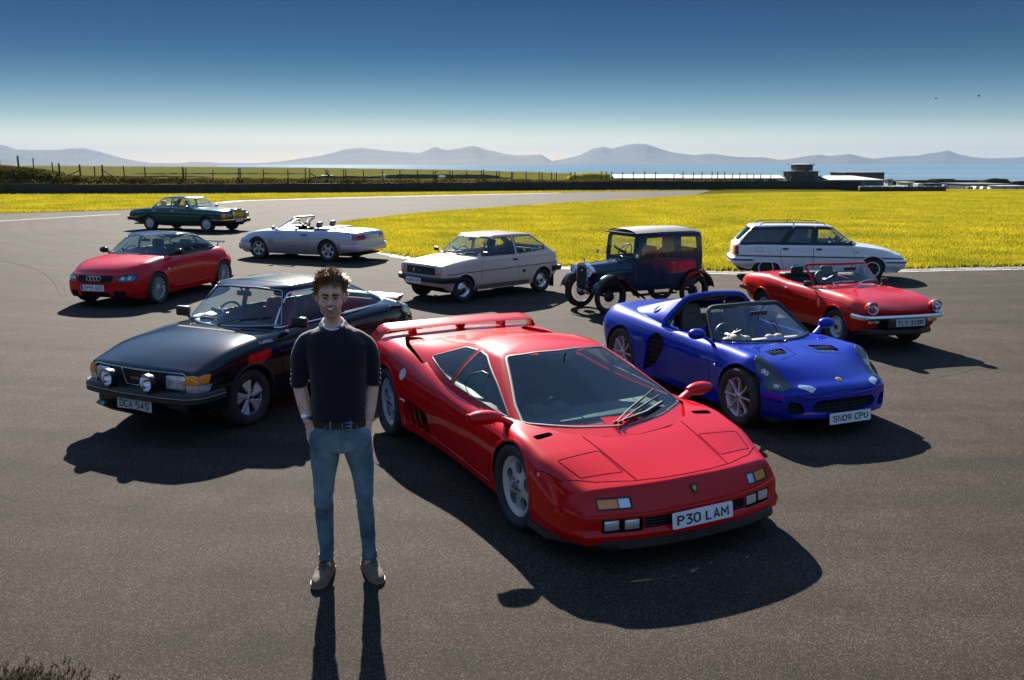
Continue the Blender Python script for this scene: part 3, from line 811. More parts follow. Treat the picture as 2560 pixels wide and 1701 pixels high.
def round_lamp(car, loc, r, direction=(1, 0, 0), depth=.08, rim=CHROME, name='headlight', body=None, bulge=.3):
    M = facing(loc, direction); mb = MB()
    mb.lathe([(r*1.08, -depth*.4), (r*1.12, -.004), (r*1.06, .008), (r*.98, .004)], 28, 'z', M=M); o = mb.obj(name, rim, car)
    mb = MB(); mb.lathe([(r*.98, 0), (r*.9, -depth*.25), (r*.7, -depth*.6), (r*.35, -depth*.85), (.02, -depth*.9), (0, -depth*.6)], 28, 'z', M=M); mb.obj('reflector', CHROME, o)
    mb = MB(); mb.lathe([(r*.98, .003), (r*.8, .003+bulge*r*.22), (r*.5, .003+bulge*r*.40), (r*.2, .003+bulge*r*.49), (0, .003+bulge*r*.5)], 28, 'z', M=M); mb.obj('lens', LENS, o)
    if body:
        mb = MB(); mb.lathe([(r*1.12, 0), (r*1.16, -depth*.4), (r*.9, -depth*1.1), (r*.4, -depth*1.5), (0, -depth*1.6)], 28, 'z', M=M); mb.obj('lamp_shell', body, o)
    return o
def pane(soup, name, car, mat=None, th=.004, inset=.0):
    if not soup.polys: return None
    return soup.obj(name, mat or GLASS, car, 0, -inset)
def recess(soup, d, mat, name, parent, wall=None):
    """sink a cut patch and close it to the surface with walls"""
    q = soup.offset(-d); o = q.obj(name, mat, parent)
    cnt = {}
    for p, pq in zip(soup.polys, q.polys):
        for i in range(len(p)):
            j = (i+1) % len(p); a = tuple(round(c, 4) for c in p[i][:3]); b = tuple(round(c, 4) for c in p[j][:3])
            cnt.setdefault((a, b), (p[i][:3], p[j][:3], pq[i][:3], pq[j][:3]))
    mb = MB()
    for (a, b), (p, r, pq, rq) in cnt.items():
        if (b, a) not in cnt and a != b: mb.add([p, r, rq, pq], [[0, 1, 2, 3]], False)
    if mb.F: mb.obj('recess_wall', wall or mat, o, recalc=False)
    return o
def place(car, X, Y, deg, sc=1., z=0.):
    car.location = (X, Y, z); car.rotation_euler = (0, 0, R(deg)); car.scale = (sc, sc, sc)
def underfloor(car, x0, x1, hw, z):
    mb = MB(); mb.box(((x0+x1)/2, 0, z), (x1-x0, 2*hw, .06), .02); return mb.obj('underfloor', DARK, car)
def axle_gap(): pass
# ================================================================ the setting
def vnoise(x, y, seed=0):
    """smooth value noise, vectorised"""
    x = np.asarray(x, float); y = np.asarray(y, float); xi = np.floor(x); yi = np.floor(y); fx = x-xi; fy = y-yi
    fx = fx*fx*(3-2*fx); fy = fy*fy*(3-2*fy)
    def h(a, b): v = np.sin(a*127.1+b*311.7+seed*74.7)*43758.5453; return v-np.floor(v)
    return (h(xi, yi)*(1-fx)+h(xi+1, yi)*fx)*(1-fy)+(h(xi, yi+1)*(1-fx)+h(xi+1, yi+1)*fx)*fy
def fbm(x, y, o=4, seed=0):
    return sum(vnoise(x*2**k, y*2**k, seed+k)*.5**(k+1) for k in range(o))
def struct(name, mb, mat, **k): o = mb.obj(name, mat, None, **k); o['kind'] = 'structure'; return o

# ---- materials
def asphalt_mat():
    m = pbsdf('asphalt', (.06, .053, .046), .9, spec=.09); nt = m.node_tree; N = nt.nodes.new; L = nt.links.new; b = nt.nodes['Principled BSDF']
    tc = N('ShaderNodeTexCoord')
    def noise(s, d=4, r=.6):
        n = N('ShaderNodeTexNoise'); n.inputs['Scale'].default_value = s; n.inputs['Detail'].default_value = d; n.inputs['Roughness'].default_value = r; L(tc.outputs['Object'], n.inputs['Vector']); return n
    vo = N('ShaderNodeTexVoronoi'); vo.inputs['Scale'].default_value = 190; L(tc.outputs['Object'], vo.inputs['Vector'])
    sep = N('ShaderNodeSeparateColor'); L(vo.outputs['Color'], sep.inputs[0])
    rp = N('ShaderNodeValToRGB'); L(sep.outputs[0], rp.inputs[0])
    ramp(rp, [(0, (.017, .0128, .0093)), (.55, (.031, .0240, .0178)), (.80, (.046, .0362, .0275)), (.96, (.115, .092, .072))])
    big = noise(.22, 5); rb = N('ShaderNodeMapRange'); rb.inputs[1].default_value = .3; rb.inputs[2].default_value = .7; rb.inputs[3].default_value = .72; rb.inputs[4].default_value = 1.25; L(big.outputs['Fac'], rb.inputs[0])
    mid = noise(2.6, 5); rm = N('ShaderNodeMapRange'); rm.inputs[1].default_value = .3; rm.inputs[2].default_value = .7; rm.inputs[3].default_value = .85; rm.inputs[4].default_value = 1.15; L(mid.outputs['Fac'], rm.inputs[0])
    mu = N('ShaderNodeMath'); mu.operation = 'MULTIPLY'; L(rb.outputs[0], mu.inputs[0]); L(rm.outputs[0], mu.inputs[1])
    # long faint tyre sweeps that follow the bend
    mp = N('ShaderNodeMapping'); mp.inputs['Location'].default_value = (-4, -52, 0); L(tc.outputs['Object'], mp.inputs[0])
    ln = N('ShaderNodeVectorMath'); ln.operation = 'LENGTH'; L(mp.outputs[0], ln.inputs[0])
    n1 = N('ShaderNodeTexNoise'); n1.noise_dimensions = '1D'; n1.inputs['Scale'].default_value = 1.5; n1.inputs['Detail'].default_value = 5; L(ln.outputs['Value'], n1.inputs['W'])
    r1 = N('ShaderNodeMapRange'); r1.inputs[1].default_value = .35; r1.inputs[2].default_value = .6; r1.inputs[3].default_value = .82; r1.inputs[4].default_value = 1.06; L(n1.outputs['Fac'], r1.inputs[0])
    mu2 = N('ShaderNodeMath'); mu2.operation = 'MULTIPLY'; L(mu.outputs[0], mu2.inputs[0]); L(r1.outputs[0], mu2.inputs[1])
    mx = N('ShaderNodeMix'); mx.data_type = 'RGBA'; mx.blend_type = 'MULTIPLY'; mx.inputs[0].default_value = 1; L(rp.outputs[0], mx.inputs[6]); L(mu2.outputs[0], mx.inputs[7]); L(mx.outputs[2], b.inputs['Base Color'])
    n3 = noise(70, 3); bp = N('ShaderNodeBump'); bp.inputs['Strength'].default_value = .3; bp.inputs['Distance'].default_value = .004; L(n3.outputs['Fac'], bp.inputs['Height'])
    b2 = N('ShaderNodeBump'); b2.inputs['Strength'].default_value = .12; b2.inputs['Distance'].default_value = .002; L(vo.outputs['Distance'], b2.inputs['Height']); b2.invert = True; L(bp.outputs[0], b2.inputs['Normal']); L(b2.outputs[0], b.inputs['Normal'])
    return m
def grass_ground(name, c1, c2, c3, s=1.2):
    m = pbsdf(name, c1, 1., spec=0.); nt = m.node_tree; N = nt.nodes.new; L = nt.links.new; b = nt.nodes['Principled BSDF']
    tc = N('ShaderNodeTexCoord'); mp = N('ShaderNodeMapping'); mp.inputs['Scale'].default_value = (1, 1.0, 1); L(tc.outputs['Object'], mp.inputs[0])
    n1 = N('ShaderNodeTexNoise'); n1.inputs['Scale'].default_value = s*.22; n1.inputs['Detail'].default_value = 8; n1.inputs['Roughness'].default_value = .7; L(mp.outputs[0], n1.inputs['Vector'])
    rp = N('ShaderNodeValToRGB'); L(n1.outputs['Fac'], rp.inputs[0]); ramp(rp, [(.30, c1), (.5, c2), (.70, c3)])
    n2 = N('ShaderNodeTexNoise'); n2.inputs['Scale'].default_value = 16*s; n2.inputs['Detail'].default_value = 5; L(mp.outputs[0], n2.inputs['Vector'])
    r2 = N('ShaderNodeMapRange'); r2.inputs[1].default_value = .3; r2.inputs[2].default_value = .7; r2.inputs[3].default_value = .55; r2.inputs[4].default_value = 1.3; L(n2.outputs['Fac'], r2.inputs[0])
    mx = N('ShaderNodeMix'); mx.data_type = 'RGBA'; mx.blend_type = 'MULTIPLY'; mx.inputs[0].default_value = 1; L(rp.outputs[0], mx.inputs[6]); L(r2.outputs[0], mx.inputs[7]); L(mx.outputs[2], b.inputs['Base Color'])
    bp = N('ShaderNodeBump'); bp.inputs['Strength'].default_value = .6; bp.inputs['Distance'].default_value = .05; L(n2.outputs['Fac'], bp.inputs['Height']); L(bp.outputs[0], b.inputs['Normal'])
    return m
def blade_mat(name, c1, c2, trans=.6):
    m = bpy.data.materials.new(name); m.use_nodes = True; nt = m.node_tree; nt.nodes.clear(); N = nt.nodes.new; L = nt.links.new
    out = N('ShaderNodeOutputMaterial'); d = N('ShaderNodeBsdfDiffuse'); t = N('ShaderNodeBsdfTranslucent'); mx = N('ShaderNodeMixShader'); mx.inputs[0].default_value = trans
    tc = N('ShaderNodeTexCoord'); no = N('ShaderNodeTexNoise'); no.inputs['Scale'].default_value = .35; no.inputs['Detail'].default_value = 6; L(tc.outputs['Object'], no.inputs['Vector'])
    rp = N('ShaderNodeValToRGB'); rp.color_ramp.elements[0].position = .32; rp.color_ramp.elements[1].position = .68; rp.color_ramp.elements[0].color = (*c1, 1); rp.color_ramp.elements[1].color = (*c2, 1); L(no.outputs['Fac'], rp.inputs[0])
    L(rp.outputs[0], d.inputs[0]); L(rp.outputs[0], t.inputs[0]); L(d.outputs[0], mx.inputs[1]); L(t.outputs[0], mx.inputs[2]); L(mx.outputs[0], out.inputs[0]); return m
GRASS = grass_ground('grass_turf', (.125, .130, .010), (.24, .20, .012), (.34, .265, .016))
ROUGH = grass_ground('rough_land', (.060, .062, .014), (.105, .100, .018), (.17, .15, .03), .5)

# ---- ground: one sheet falling away to the coast
def coast(az): return pchip([-180, -60, -30, -17, 0, 10, 25, 60, 180], [3500, 3500, 3400, 2300, 1100, 640, 580, 700, 900], az)
def land_z(x, y):
    d = np.hypot(x, y); az = np.degrees(np.arctan2(x, y)); front = np.clip((90-np.abs(az))/20, 0, 1)
    z = pchip([0, 97, 118, 170, 320, 700, 4000], [-.03, -.03, -2.2, -5.0, -6.3, -7.2, -7.5], d)
    z = z*front+(-.03)*(1-front)+(d > 150)*(fbm(x/90., y/90., 3)-.45)*1.2
    c = coast(az); return np.where(d > c, np.maximum(z-(d-c)*.45, -26), z)
def build_ground():
    az = np.r_[np.linspace(-180, -46, 30)[:-1], np.linspace(-46, 46, 160), np.linspace(46, 180, 30)[1:-1]]; rad = np.r_[0.5, 6, 15, 30, 45, 60, 75, 85, 92, np.linspace(97, 175, 14), np.geomspace(190, 3900, 70)]
    A, D = np.meshgrid(az, rad, indexing='ij'); X = D*np.sin(np.radians(A)); Y = D*np.cos(np.radians(A)); V = np.stack([X, Y, land_z(X, Y)], -1)
    mb = MB(); mb.grid(V, True, False); struct('ground', mb, ROUGH, recalc=False, sharp=None)
build_ground()
# near turf around the outside of the bend, and the asphalt
def P2(px, py): v = unproject(px, py); return (v.x, v.y)
outer = [P2(-400, 543), P2(0, 534), P2(150, 530), P2(300, 526), P2(420, 517), P2(520, 508), P2(600, 501), P2(800, 495), P2(1085, 488), P2(1350, 482.5), P2(1600, 478.5), P2(1780, 476.5)]
asph = [(-60, -25), (-45, 30)]+outer+[P2(1735, 489)]+[(28, 40), (40, 22), (60, -25)]
mb = MB(); n = len(asph)
bm_ = bmesh.new(); vs = [bm_.verts.new((x, y, 0)) for x, y in asph]; bm_.faces.new(vs); bmesh.ops.triangulate(bm_, faces=bm_.faces); me = bpy.data.meshes.new('asphalt'); bm_.normal_update()
if bm_.faces[:][0].normal.z < 0: bmesh.ops.reverse_faces(bm_, faces=bm_.faces)
bm_.to_mesh(me); bm_.free(); o = link('asphalt', me, asphalt_mat()); o['kind'] = 'structure'
infield = [P2(2700, 664), P2(2560, 665), P2(2380, 668), P2(2150, 674), P2(1850, 678), P2(1650, 672), P2(1450, 666), P2(1300, 661), P2(1150, 652), P2(1050, 644), P2(980, 634), P2(930, 622), P2(885, 606), P2(855, 590), P2(835, 577), P2(836, 568), P2(862, 558), P2(930, 549), P2(1000, 542), P2(1085, 533), P2(1250, 521), P2(1450, 507), P2(1620, 496.5), P2(1735, 489), P2(1850, 484), P2(2000, 482), (52, 88), (75, 70), (70, 30)]
infield = [tuple(p) for p in fillet(np.array(infield), [.3]*len(infield), 3, 3, True)]
def turf_slab(name, outline, z, jag=.10):
    """raised turf: ragged edge stepping down to the asphalt"""
    O = resample(np.array(outline), 420, True); c = O.mean(0); ring = []
    for k, p in enumerate(O):
        t = O[(k+1) % len(O)]-O[k-1]; t /= np.linalg.norm(t); nrm = np.array((-t[1], t[0]))
        if nrm @ (c-p) < 0: nrm = -nrm
        ring.append((p+nrm*(random.random()*jag), nrm))
    V = [(p[0], p[1], .004) for p, _ in ring]+[(p[0]+q[0]*.03, p[1]+q[1]*.03, z) for p, q in ring]; n = len(ring)
    mb = MB(); mb.add(V, [[i, (i+1) % n, n+(i+1) % n, n+i] for i in range(n)]+[[n+i for i in range(n)]], False); return struct(name, mb, GRASS, sharp=None)
turf_slab('infield_grass', infield, .05)
def verge():
    """outer turf between the track edge and the tyre barrier"""
    V = []; 
    far = [P2(-600, 486), P2(-200, 485.5), P2(0, 485), P2(300, 484.5), P2(600, 483), P2(900, 481), P2(1280, 477), P2(1600, 475), P2(1900, 474), P2(2100, 474.5)]
    F_ = resample(np.array([(-75, 62)]+far+[(52, 92)]), 120); N_ = resample(np.array([(-75, 30)]+outer+[(50, 87.5)]), 120)
    for a, b in zip(N_, F_): V.append([(*(a+(b-a)*t), .03*min(1, t*20)+.012) for t in (0, .01, .05, .2, .4, .6, .8, 1)])
    mb = MB(); mb.grid(V); struct('verge_grass', mb, GRASS, sharp=None)
    return far
far_edge = verge()
# concrete edging and painted line
def band(name, pts, w, z, mat, jag=0.):
    Q = resample(np.array(pts), max(20, int(len(pts)*12))); V = []
    for k, p in enumerate(Q):
        t = Q[min(k+1, len(Q)-1)]-Q[max(k-1, 0)]; t /= np.linalg.norm(t); nn = np.array((-t[1], t[0])); ww = w*(1+jag*(random.random()-.5)); V.append([(*(p-nn*ww/2), z), (*(p+nn*ww/2), z)])
    mb = MB(); mb.grid(V); return struct(name, mb, mat, sharp=None)
CONC = noise_col(pbsdf('concrete_edging', (.30, .28, .25), .85), (.12, .108, .095), (.27, .25, .22), 2, 6, bump=.3, bump_scale=40)
WLINE = noise_col(pbsdf('worn_white_line', (.6, .6, .57), .7), (.16, .15, .14), (.66, .65, .62), 5, 6, lo=.30, hi=.52)
near_edge = [P2(2700, 668), P2(2560, 669), P2(2380, 672), P2(2150, 678), P2(1850, 682), P2(1650, 676), P2(1450, 670), P2(1300, 665), P2(1150, 656), P2(1050, 648), P2(980, 638), P2(930, 626), P2(885, 609)]
band('concrete_edging', near_edge, .4, .004, CONC, .2); band('white_line', [(x, y-.42) for x, y in near_edge[:11]], .09, .008, WLINE)
back_edge = [P2(862, 556), P2(930, 547), P2(1000, 540), P2(1085, 531.3), P2(1250, 519.5), P2(1450, 505.8), P2(1620, 495.5)]; band('concrete_edging', back_edge, .4, .004, CONC, .2)
band('concrete_edging', [P2(540, 508), P2(600, 502.5), P2(700, 499.5), P2(800, 496.5), P2(940, 493), P2(1085, 489.5), P2(1250, 486), P2(1400, 483)], .9, .004, CONC, .6)
band('white_line', [P2(-60, 557), P2(60, 549.5), P2(180, 542.5), P2(300, 536)], .13, .004, WLINE)
TM = noise_col(pbsdf('rubber_mark', (.03, .028, .026), .9, spec=.1), (.029, .0225, .0168), (.041, .032, .024), 3, 8)
for pts, w in (([P2(-50, 640), P2(90, 668), P2(140, 700), P2(160, 740)], .12),):
    band('tyre_mark', fillet(np.array(pts, float), [.4]*len(pts), 5, 3), w, .0045, TM, .8)
CR = pbsdf('crack', (.012, .011, .010), .9)
cr = [P2(2290, 960), P2(2340, 945), P2(2395, 935), P2(2420, 925), P2(2490, 915)]; band('asphalt_crack', [(x+random.uniform(-.03, .03), y+random.uniform(-.03, .03)) for x, y in resample(np.array(cr), 30)], .012, .0045, CR, .8)

# ---- grass blades: tufts over the turf, dense near the edges one can see
def in_poly_np(X, Y, poly):
    P = np.asarray(poly); c = np.zeros(X.shape, bool); j = len(P)-1
    for i in range(len(P)):
        xi, yi = P[i]; xj, yj = P[j]
        c ^= ((yi > Y) != (yj > Y)) & (X < (xj-xi)*(Y-yi)/(yj-yi+1e-12)+xi); j = i
    return c
def tufts(name, pts, hmin, hmax, mat, label, nb=3, wd=.010):
    n = len(pts); H = rng.uniform(hmin, hmax, (n, nb)); A = rng.uniform(0, 2*math.pi, (n, nb)); S = rng.normal(0, .05, (n, nb, 2)); T = rng.normal(0, .35, (n, nb, 2))
    w = wd*(1+rng.random((n, nb))); base = np.array(pts)[:, None, :]+np.concatenate([S, np.zeros((n, nb, 1))], 2)
    dx = np.stack([np.cos(A)*w, np.sin(A)*w, np.zeros_like(A)], 2); tip = base+np.concatenate([T*H[..., None], H[..., None]], 2)
    V = np.stack([base-dx, base+dx, tip], 2).reshape(-1, 3); F = np.arange(len(V)).reshape(-1, 3)
    me = bpy.data.meshes.new(name); me.vertices.add(len(V)); me.vertices.foreach_set('co', V.ravel()); me.loops.add(F.size); me.loops.foreach_set('vertex_index', F.ravel()); me.polygons.add(len(F)); me.polygons.foreach_set('loop_start', np.arange(len(F))*3); me.update(calc_edges=True); me.validate()
    o = link(name, me, mat); tag(o, label, 'grass', kind='stuff'); return o
BLADE = blade_mat('grass_blade', (.17, .17, .012), (.40, .32, .018))
def scatter():
    pts = []
    # log-distributed in distance so that the picture is covered evenly
    n = 210000; px = rng.uniform(-40, 2600, n); py = 488+(690-488)*rng.random(n)**1.0
    X = []; 
    x = (px-1280)/FPX; y = -(py-850.5)/FPX; c, s = math.cos(PITCH), math.sin(PITCH); dy = c+y*s; dz = -s+y*c; t = -CAMH/dz; X = x*t; Y = dy*t
    m = in_poly_np(X, Y, infield); pts = np.stack([X[m], Y[m], np.full(m.sum(), .045)], 1)
    dens = vnoise(X[m]*.6, Y[m]*.6, 3); keep = rng.random(len(pts)) < .35+.65*dens; tufts('infield_grass_blades', pts[keep], .03, .085, BLADE, 'short yellow green grass of the flat infield inside the bend')
    # shaggy fringe along the near edge
    E = resample(np.array(infield), 9000, True); E = E[(E[:, 1] < 62) & (np.abs(E[:, 0]) < 40)]; E = np.repeat(E, 2, 0)+rng.normal(0, .09, (len(E)*2, 2)); tufts('infield_grass_fringe', np.c_[E, np.full(len(E), .01)], .05, .13, BLADE, 'shaggy grass fringe overhanging the edge of the infield turf')
    n = 60000; px = rng.uniform(-40, 1900, n); py = rng.uniform(476, 536, n); x = (px-1280)/FPX; y = -(py-850.5)/FPX; dy = c+y*s; dz = -s+y*c; t = -CAMH/dz; X = x*t; Y = dy*t
    poly = [tuple(p) for p in outer]+[tuple(p) for p in far_edge[::-1]]; m = in_poly_np(X, Y, poly); tufts('verge_grass_blades', np.stack([X[m], Y[m], np.full(m.sum(), .03)], 1), .04, .11, BLADE, 'yellow green grass verge between the track and the tyre wall', 3, .014)
scatter()

# ---- sea
def sea_mat():
    m = bpy.data.materials.new('sea_water'); m.use_nodes = True; nt = m.node_tree; nt.nodes.clear(); N = nt.nodes.new; L = nt.links.new; out = N('ShaderNodeOutputMaterial'); d = N('ShaderNodeBsdfDiffuse'); g = N('ShaderNodeBsdfGlossy'); mx = N('ShaderNodeMixShader'); mx.inputs[0].default_value = .16; g.inputs['Roughness'].default_value = .10
    tc = N('ShaderNodeTexCoord'); m2 = N('ShaderNodeMapping'); m2.inputs['Scale'].default_value = (.0005, .004, 1); L(tc.outputs['Object'], m2.inputs[0]); n2 = N('ShaderNodeTexNoise'); n2.inputs['Scale'].default_value = 1; n2.inputs['Detail'].default_value = 9; n2.inputs['Roughness'].default_value = .65; L(m2.outputs[0], n2.inputs['Vector'])
    rp = N('ShaderNodeValToRGB'); ramp(rp, [(.35, (.075, .145, .20)), (.65, (.14, .22, .28))]); L(n2.outputs['Fac'], rp.inputs[0]); L(rp.outputs[0], d.inputs[0]); L(d.outputs[0], mx.inputs[1]); L(g.outputs[0], mx.inputs[2]); L(mx.outputs[0], out.inputs[0]); return m
az = np.linspace(-70, 70, 60); rad = np.geomspace(380, 46000, 40); A, D = np.meshgrid(az, rad, indexing='ij'); V = np.stack([D*np.sin(np.radians(A)), D*np.cos(np.radians(A)), np.full_like(D, -20.)], -1)
mb = MB(); mb.grid(V); struct('sea', mb, sea_mat(), sharp=None)

# ---- hills across the water: ridge heights read off the skyline, at real distances
HILL = noise_col(pbsdf('hill_land', (.055, .058, .04), .95, spec=.1), (.035, .042, .030), (.085, .078, .055), .0012, 8)
def ridge(name, prof, D, depth, seed, label=None):
    K = 2560/2360; xs = np.array([p[0] for p in prof])*K; ys = np.array([p[1] for p in prof])*K; px = np.linspace(xs[0], xs[-1], 420)
    py = np.interp(px, xs, ys); py = .5*py+.5*pchip(xs, ys, px); V = []
    for x_, y_ in zip(px, py):
        p = at_depth(x_, min(y_, 412), D); h = max(p.z, -24); col = []
        rough = (fbm(np.array([x_*.05]), np.array([seed*7.]), 4, seed)[0]-.47)*.10*max(h, 0); h += rough
        for k, t in enumerate(np.linspace(0, 1, 12)):
            y = D-depth*(1-t); hh = -24+(h+24)*(t**1.25)*(1-.16*math.sin(t*math.pi)*(fbm(np.array([x_*.02+3]), np.array([t*3+seed]), 4, seed)[0])*2); sc = y/D; col.append((p.x*sc, y, hh))
        col.append((p.x*1.1, D*1.1, -24)); V.append(col)
    mb = MB(); mb.grid(V); return struct(name, mb, HILL, sharp=None)
ridge('hills', [(-250, 330), (-120, 322), (0, 333), (40, 345), (100, 347), (150, 344), (190, 342), (230, 350), (290, 367), (340, 375), (400, 379), (450, 384)], 15000, 3500, 1)
ridge('hills', [(330, 384), (400, 378), (450, 373), (480, 374), (520, 377), (570, 377), (640, 373), (720, 362), (770, 352), (800, 343), (830, 341), (880, 347), (925, 350), (965, 353), (985, 346), (1005, 340), (1030, 346), (1050, 343), (1092, 337), (1130, 347), (1180, 358), (1215, 358), (1243, 356), (1258, 363), (1272, 372), (1300, 380), (1330, 385)], 13500, 3200, 2)
ridge('hills', [(1210, 385), (1265, 373), (1330, 360), (1365, 344), (1388, 338), (1412, 343), (1440, 335), (1472, 330), (1500, 336), (1540, 349), (1600, 357), (1640, 355), (1700, 362), (1760, 363), (1800, 369), (1850, 362), (1888, 357), (1912, 360), (1960, 356), (1990, 362), (2012, 366), (2050, 373), (2100, 384)], 16500, 3200, 3)
ridge('hills', [(1960, 384), (2010, 367), (2060, 361), (2115, 359), (2140, 354), (2165, 351), (2185, 348), (2210, 356), (2240, 362), (2280, 365), (2330, 364), (2400, 360), (2560, 368), (2700, 384)], 19000, 3500, 4)
ridge('hills', [(-200, 394), (40, 395), (60, 391), (110, 392), (150, 391.5), (165, 390.5), (200, 394), (300, 396), (500, 397)], 4200, 700, 5)
# ---- tyre wall: dark belt in front of stacks of tyres
TYRE = noise_col(pbsdf('old_tyre', (.02, .02, .021), .55), (.012, .012, .013), (.05, .048, .045), 2.5)
TYREW = noise_col(pbsdf('pale_tyre', (.45, .45, .45), .6), (.25, .25, .25), (.6, .6, .6), 3)
def tyre_wall():
    root = empty('tyre_barrier', (0, 82, 0)); inv = Matrix.Translation((0, -82, 0))
    base = [P2(-220, 486.5), P2(0, 486), P2(300, 485.5), P2(600, 484), P2(900, 482), P2(1280, 478), P2(1600, 476), P2(1900, 475), P2(2060, 475.5), P2(2150, 477)]
    B = resample(np.array(base), 300); h = .86
    # belt panels, each a few metres long
    k0 = 0; BELT = noise_col(pbsdf('conveyor_belt', (.010, .011, .014), .6), (.007, .008, .010), (.018, .019, .022), .8, 6)
    while k0 < len(B)-2:
        k1 = min(k0+random.choice([14, 18, 22]), len(B)-1); seg = B[k0:k1+1]; hh = h+random.uniform(-.05, .03); V = []
        for p in seg: V.append([(p[0], p[1], 0), (p[0], p[1]-.02*math.sin(p[0]), hh), (p[0], p[1]+.03, hh), (p[0], p[1]+.03, 0)])
        mb = MB(); mb.grid(V, False, True, M=inv); mb.obj('belt_panel', BELT, root); k0 = k1
    r, w = .33, .20; mb = MB(); prof = [(.18, -.05), (.20, -.09), (.28, -.10), (.325, -.07), (.33, 0), (.325, .07), (.28, .10), (.20, .09), (.18, .05)]
    for k in range(4): mb.lathe([(a, b) for a, b in prof], 14, 'z', (random.uniform(-.02, .02), random.uniform(-.02, .02), .1+.2*k))
    st = mb.mesh('tyre_stack'); st.materials.append(TYRE)
    mb = MB(); mb.lathe(prof, 14, 'z', (0, 0, 0)); tp = mb.mesh('top_tyre'); tp.materials.append(TYRE); tw = tp.copy(); tw.materials.clear(); tw.materials.append(TYREW)
    L_ = np.r_[0, np.cumsum(np.linalg.norm(np.diff(B, axis=0), axis=1))]; d = .2; 
    while d < L_[-1]:
        x = np.interp(d, L_, B[:, 0]); y = np.interp(d, L_, B[:, 1])+.40
        o = bpy.data.objects.new('tyre_stack', st); COL.objects.link(o); o.parent = root; o.location = (x, y-82, random.uniform(-.09, -.03)); o.rotation_euler = (0, 0, random.random()*6)
        d += .66
    tag(root, 'long low wall of stacked tyres faced with dark belting along the verge', 'tyre barrier')
tyre_wall()
# ---- grassy bank behind the tyre wall, with scrub
def bank():
    tops = [(-220, 398, 82), (0, 417, 82), (60, 421, 82), (110, 428, 83), (150, 439, 83), (200, 443, 84), (300, 446, 85), (600, 449, 88), (900, 450, 91), (1280, 452, 95), (1600, 452, 97), (1800, 453, 98), (1950, 458, 98), (2060, 464, 98), (2130, 472, 97), (2180, 476, 97)]
    px = np.linspace(-220, 2180, 300); py = np.interp(px, [t[0] for t in tops], [t[1] for t in tops]); Yd = np.interp(px, [t[0] for t in tops], [t[2] for t in tops]); V = []; pts = []
    for k, (a, b, Y) in enumerate(zip(px, py, Yd)):
        p = at_depth(a, b, Y); z = max(p.z, 0)+.25*(fbm(np.array([a*.03]), np.array([1.]), 3)[0]-.5)*min(1, max(p.z, 0)); x0 = p.x
        row = [(x0, Y-4.3, -.02), (x0, Y-3.4, .30*z), (x0, Y-2.4, .55*z), (x0, Y-1.2, .88*z), (x0, Y, z), (x0, Y+2, z*.95), (x0, Y+6, -.3), (x0, Y+14, -2.6)]
        row = [(x, y, zz+(.16*(vnoise(np.array([x*1.3]), np.array([y*1.7]), 5)[0]-.5) if zz > .1 else 0)) for x, y, zz in row]; V.append(row)
    mb = MB(); mb.grid(V); struct('bank', mb, grass_ground('bank_turf', (.026, .026, .009), (.048, .044, .013), (.085, .068, .02), 1.5), sharp=None)
    # scrub and long dry grass
    V = np.array(V); n = 30000; i = rng.integers(0, len(V)-1, n); j = rng.integers(0, 5, n); t = rng.random((n, 1)); u = rng.random((n, 1)); P = V[i, j]*(1-t)*(1-u)+V[i+1, j]*t*(1-u)+V[i, j+1]*(1-t)*u+V[i+1, j+1]*t*u
    low = P[:, 2] < .55*np.maximum(V[i, 4, 2], .1); dry = rng.random(n) < np.where(low, .75, .15)
    tufts('dry_bank_grass', P[dry], .08, .24, blade_mat('dry_blade', (.13, .085, .022), (.25, .17, .05), .4), 'tawny dry grass along the foot of the bank', 3, .03)
    tufts('bank_scrub', P[~dry], .06, .20, blade_mat('scrub_blade', (.035, .035, .010), (.085, .075, .018), .35), 'dark scrubby growth on the bank behind the tyre wall', 3, .04)
    return V
BV = bank()
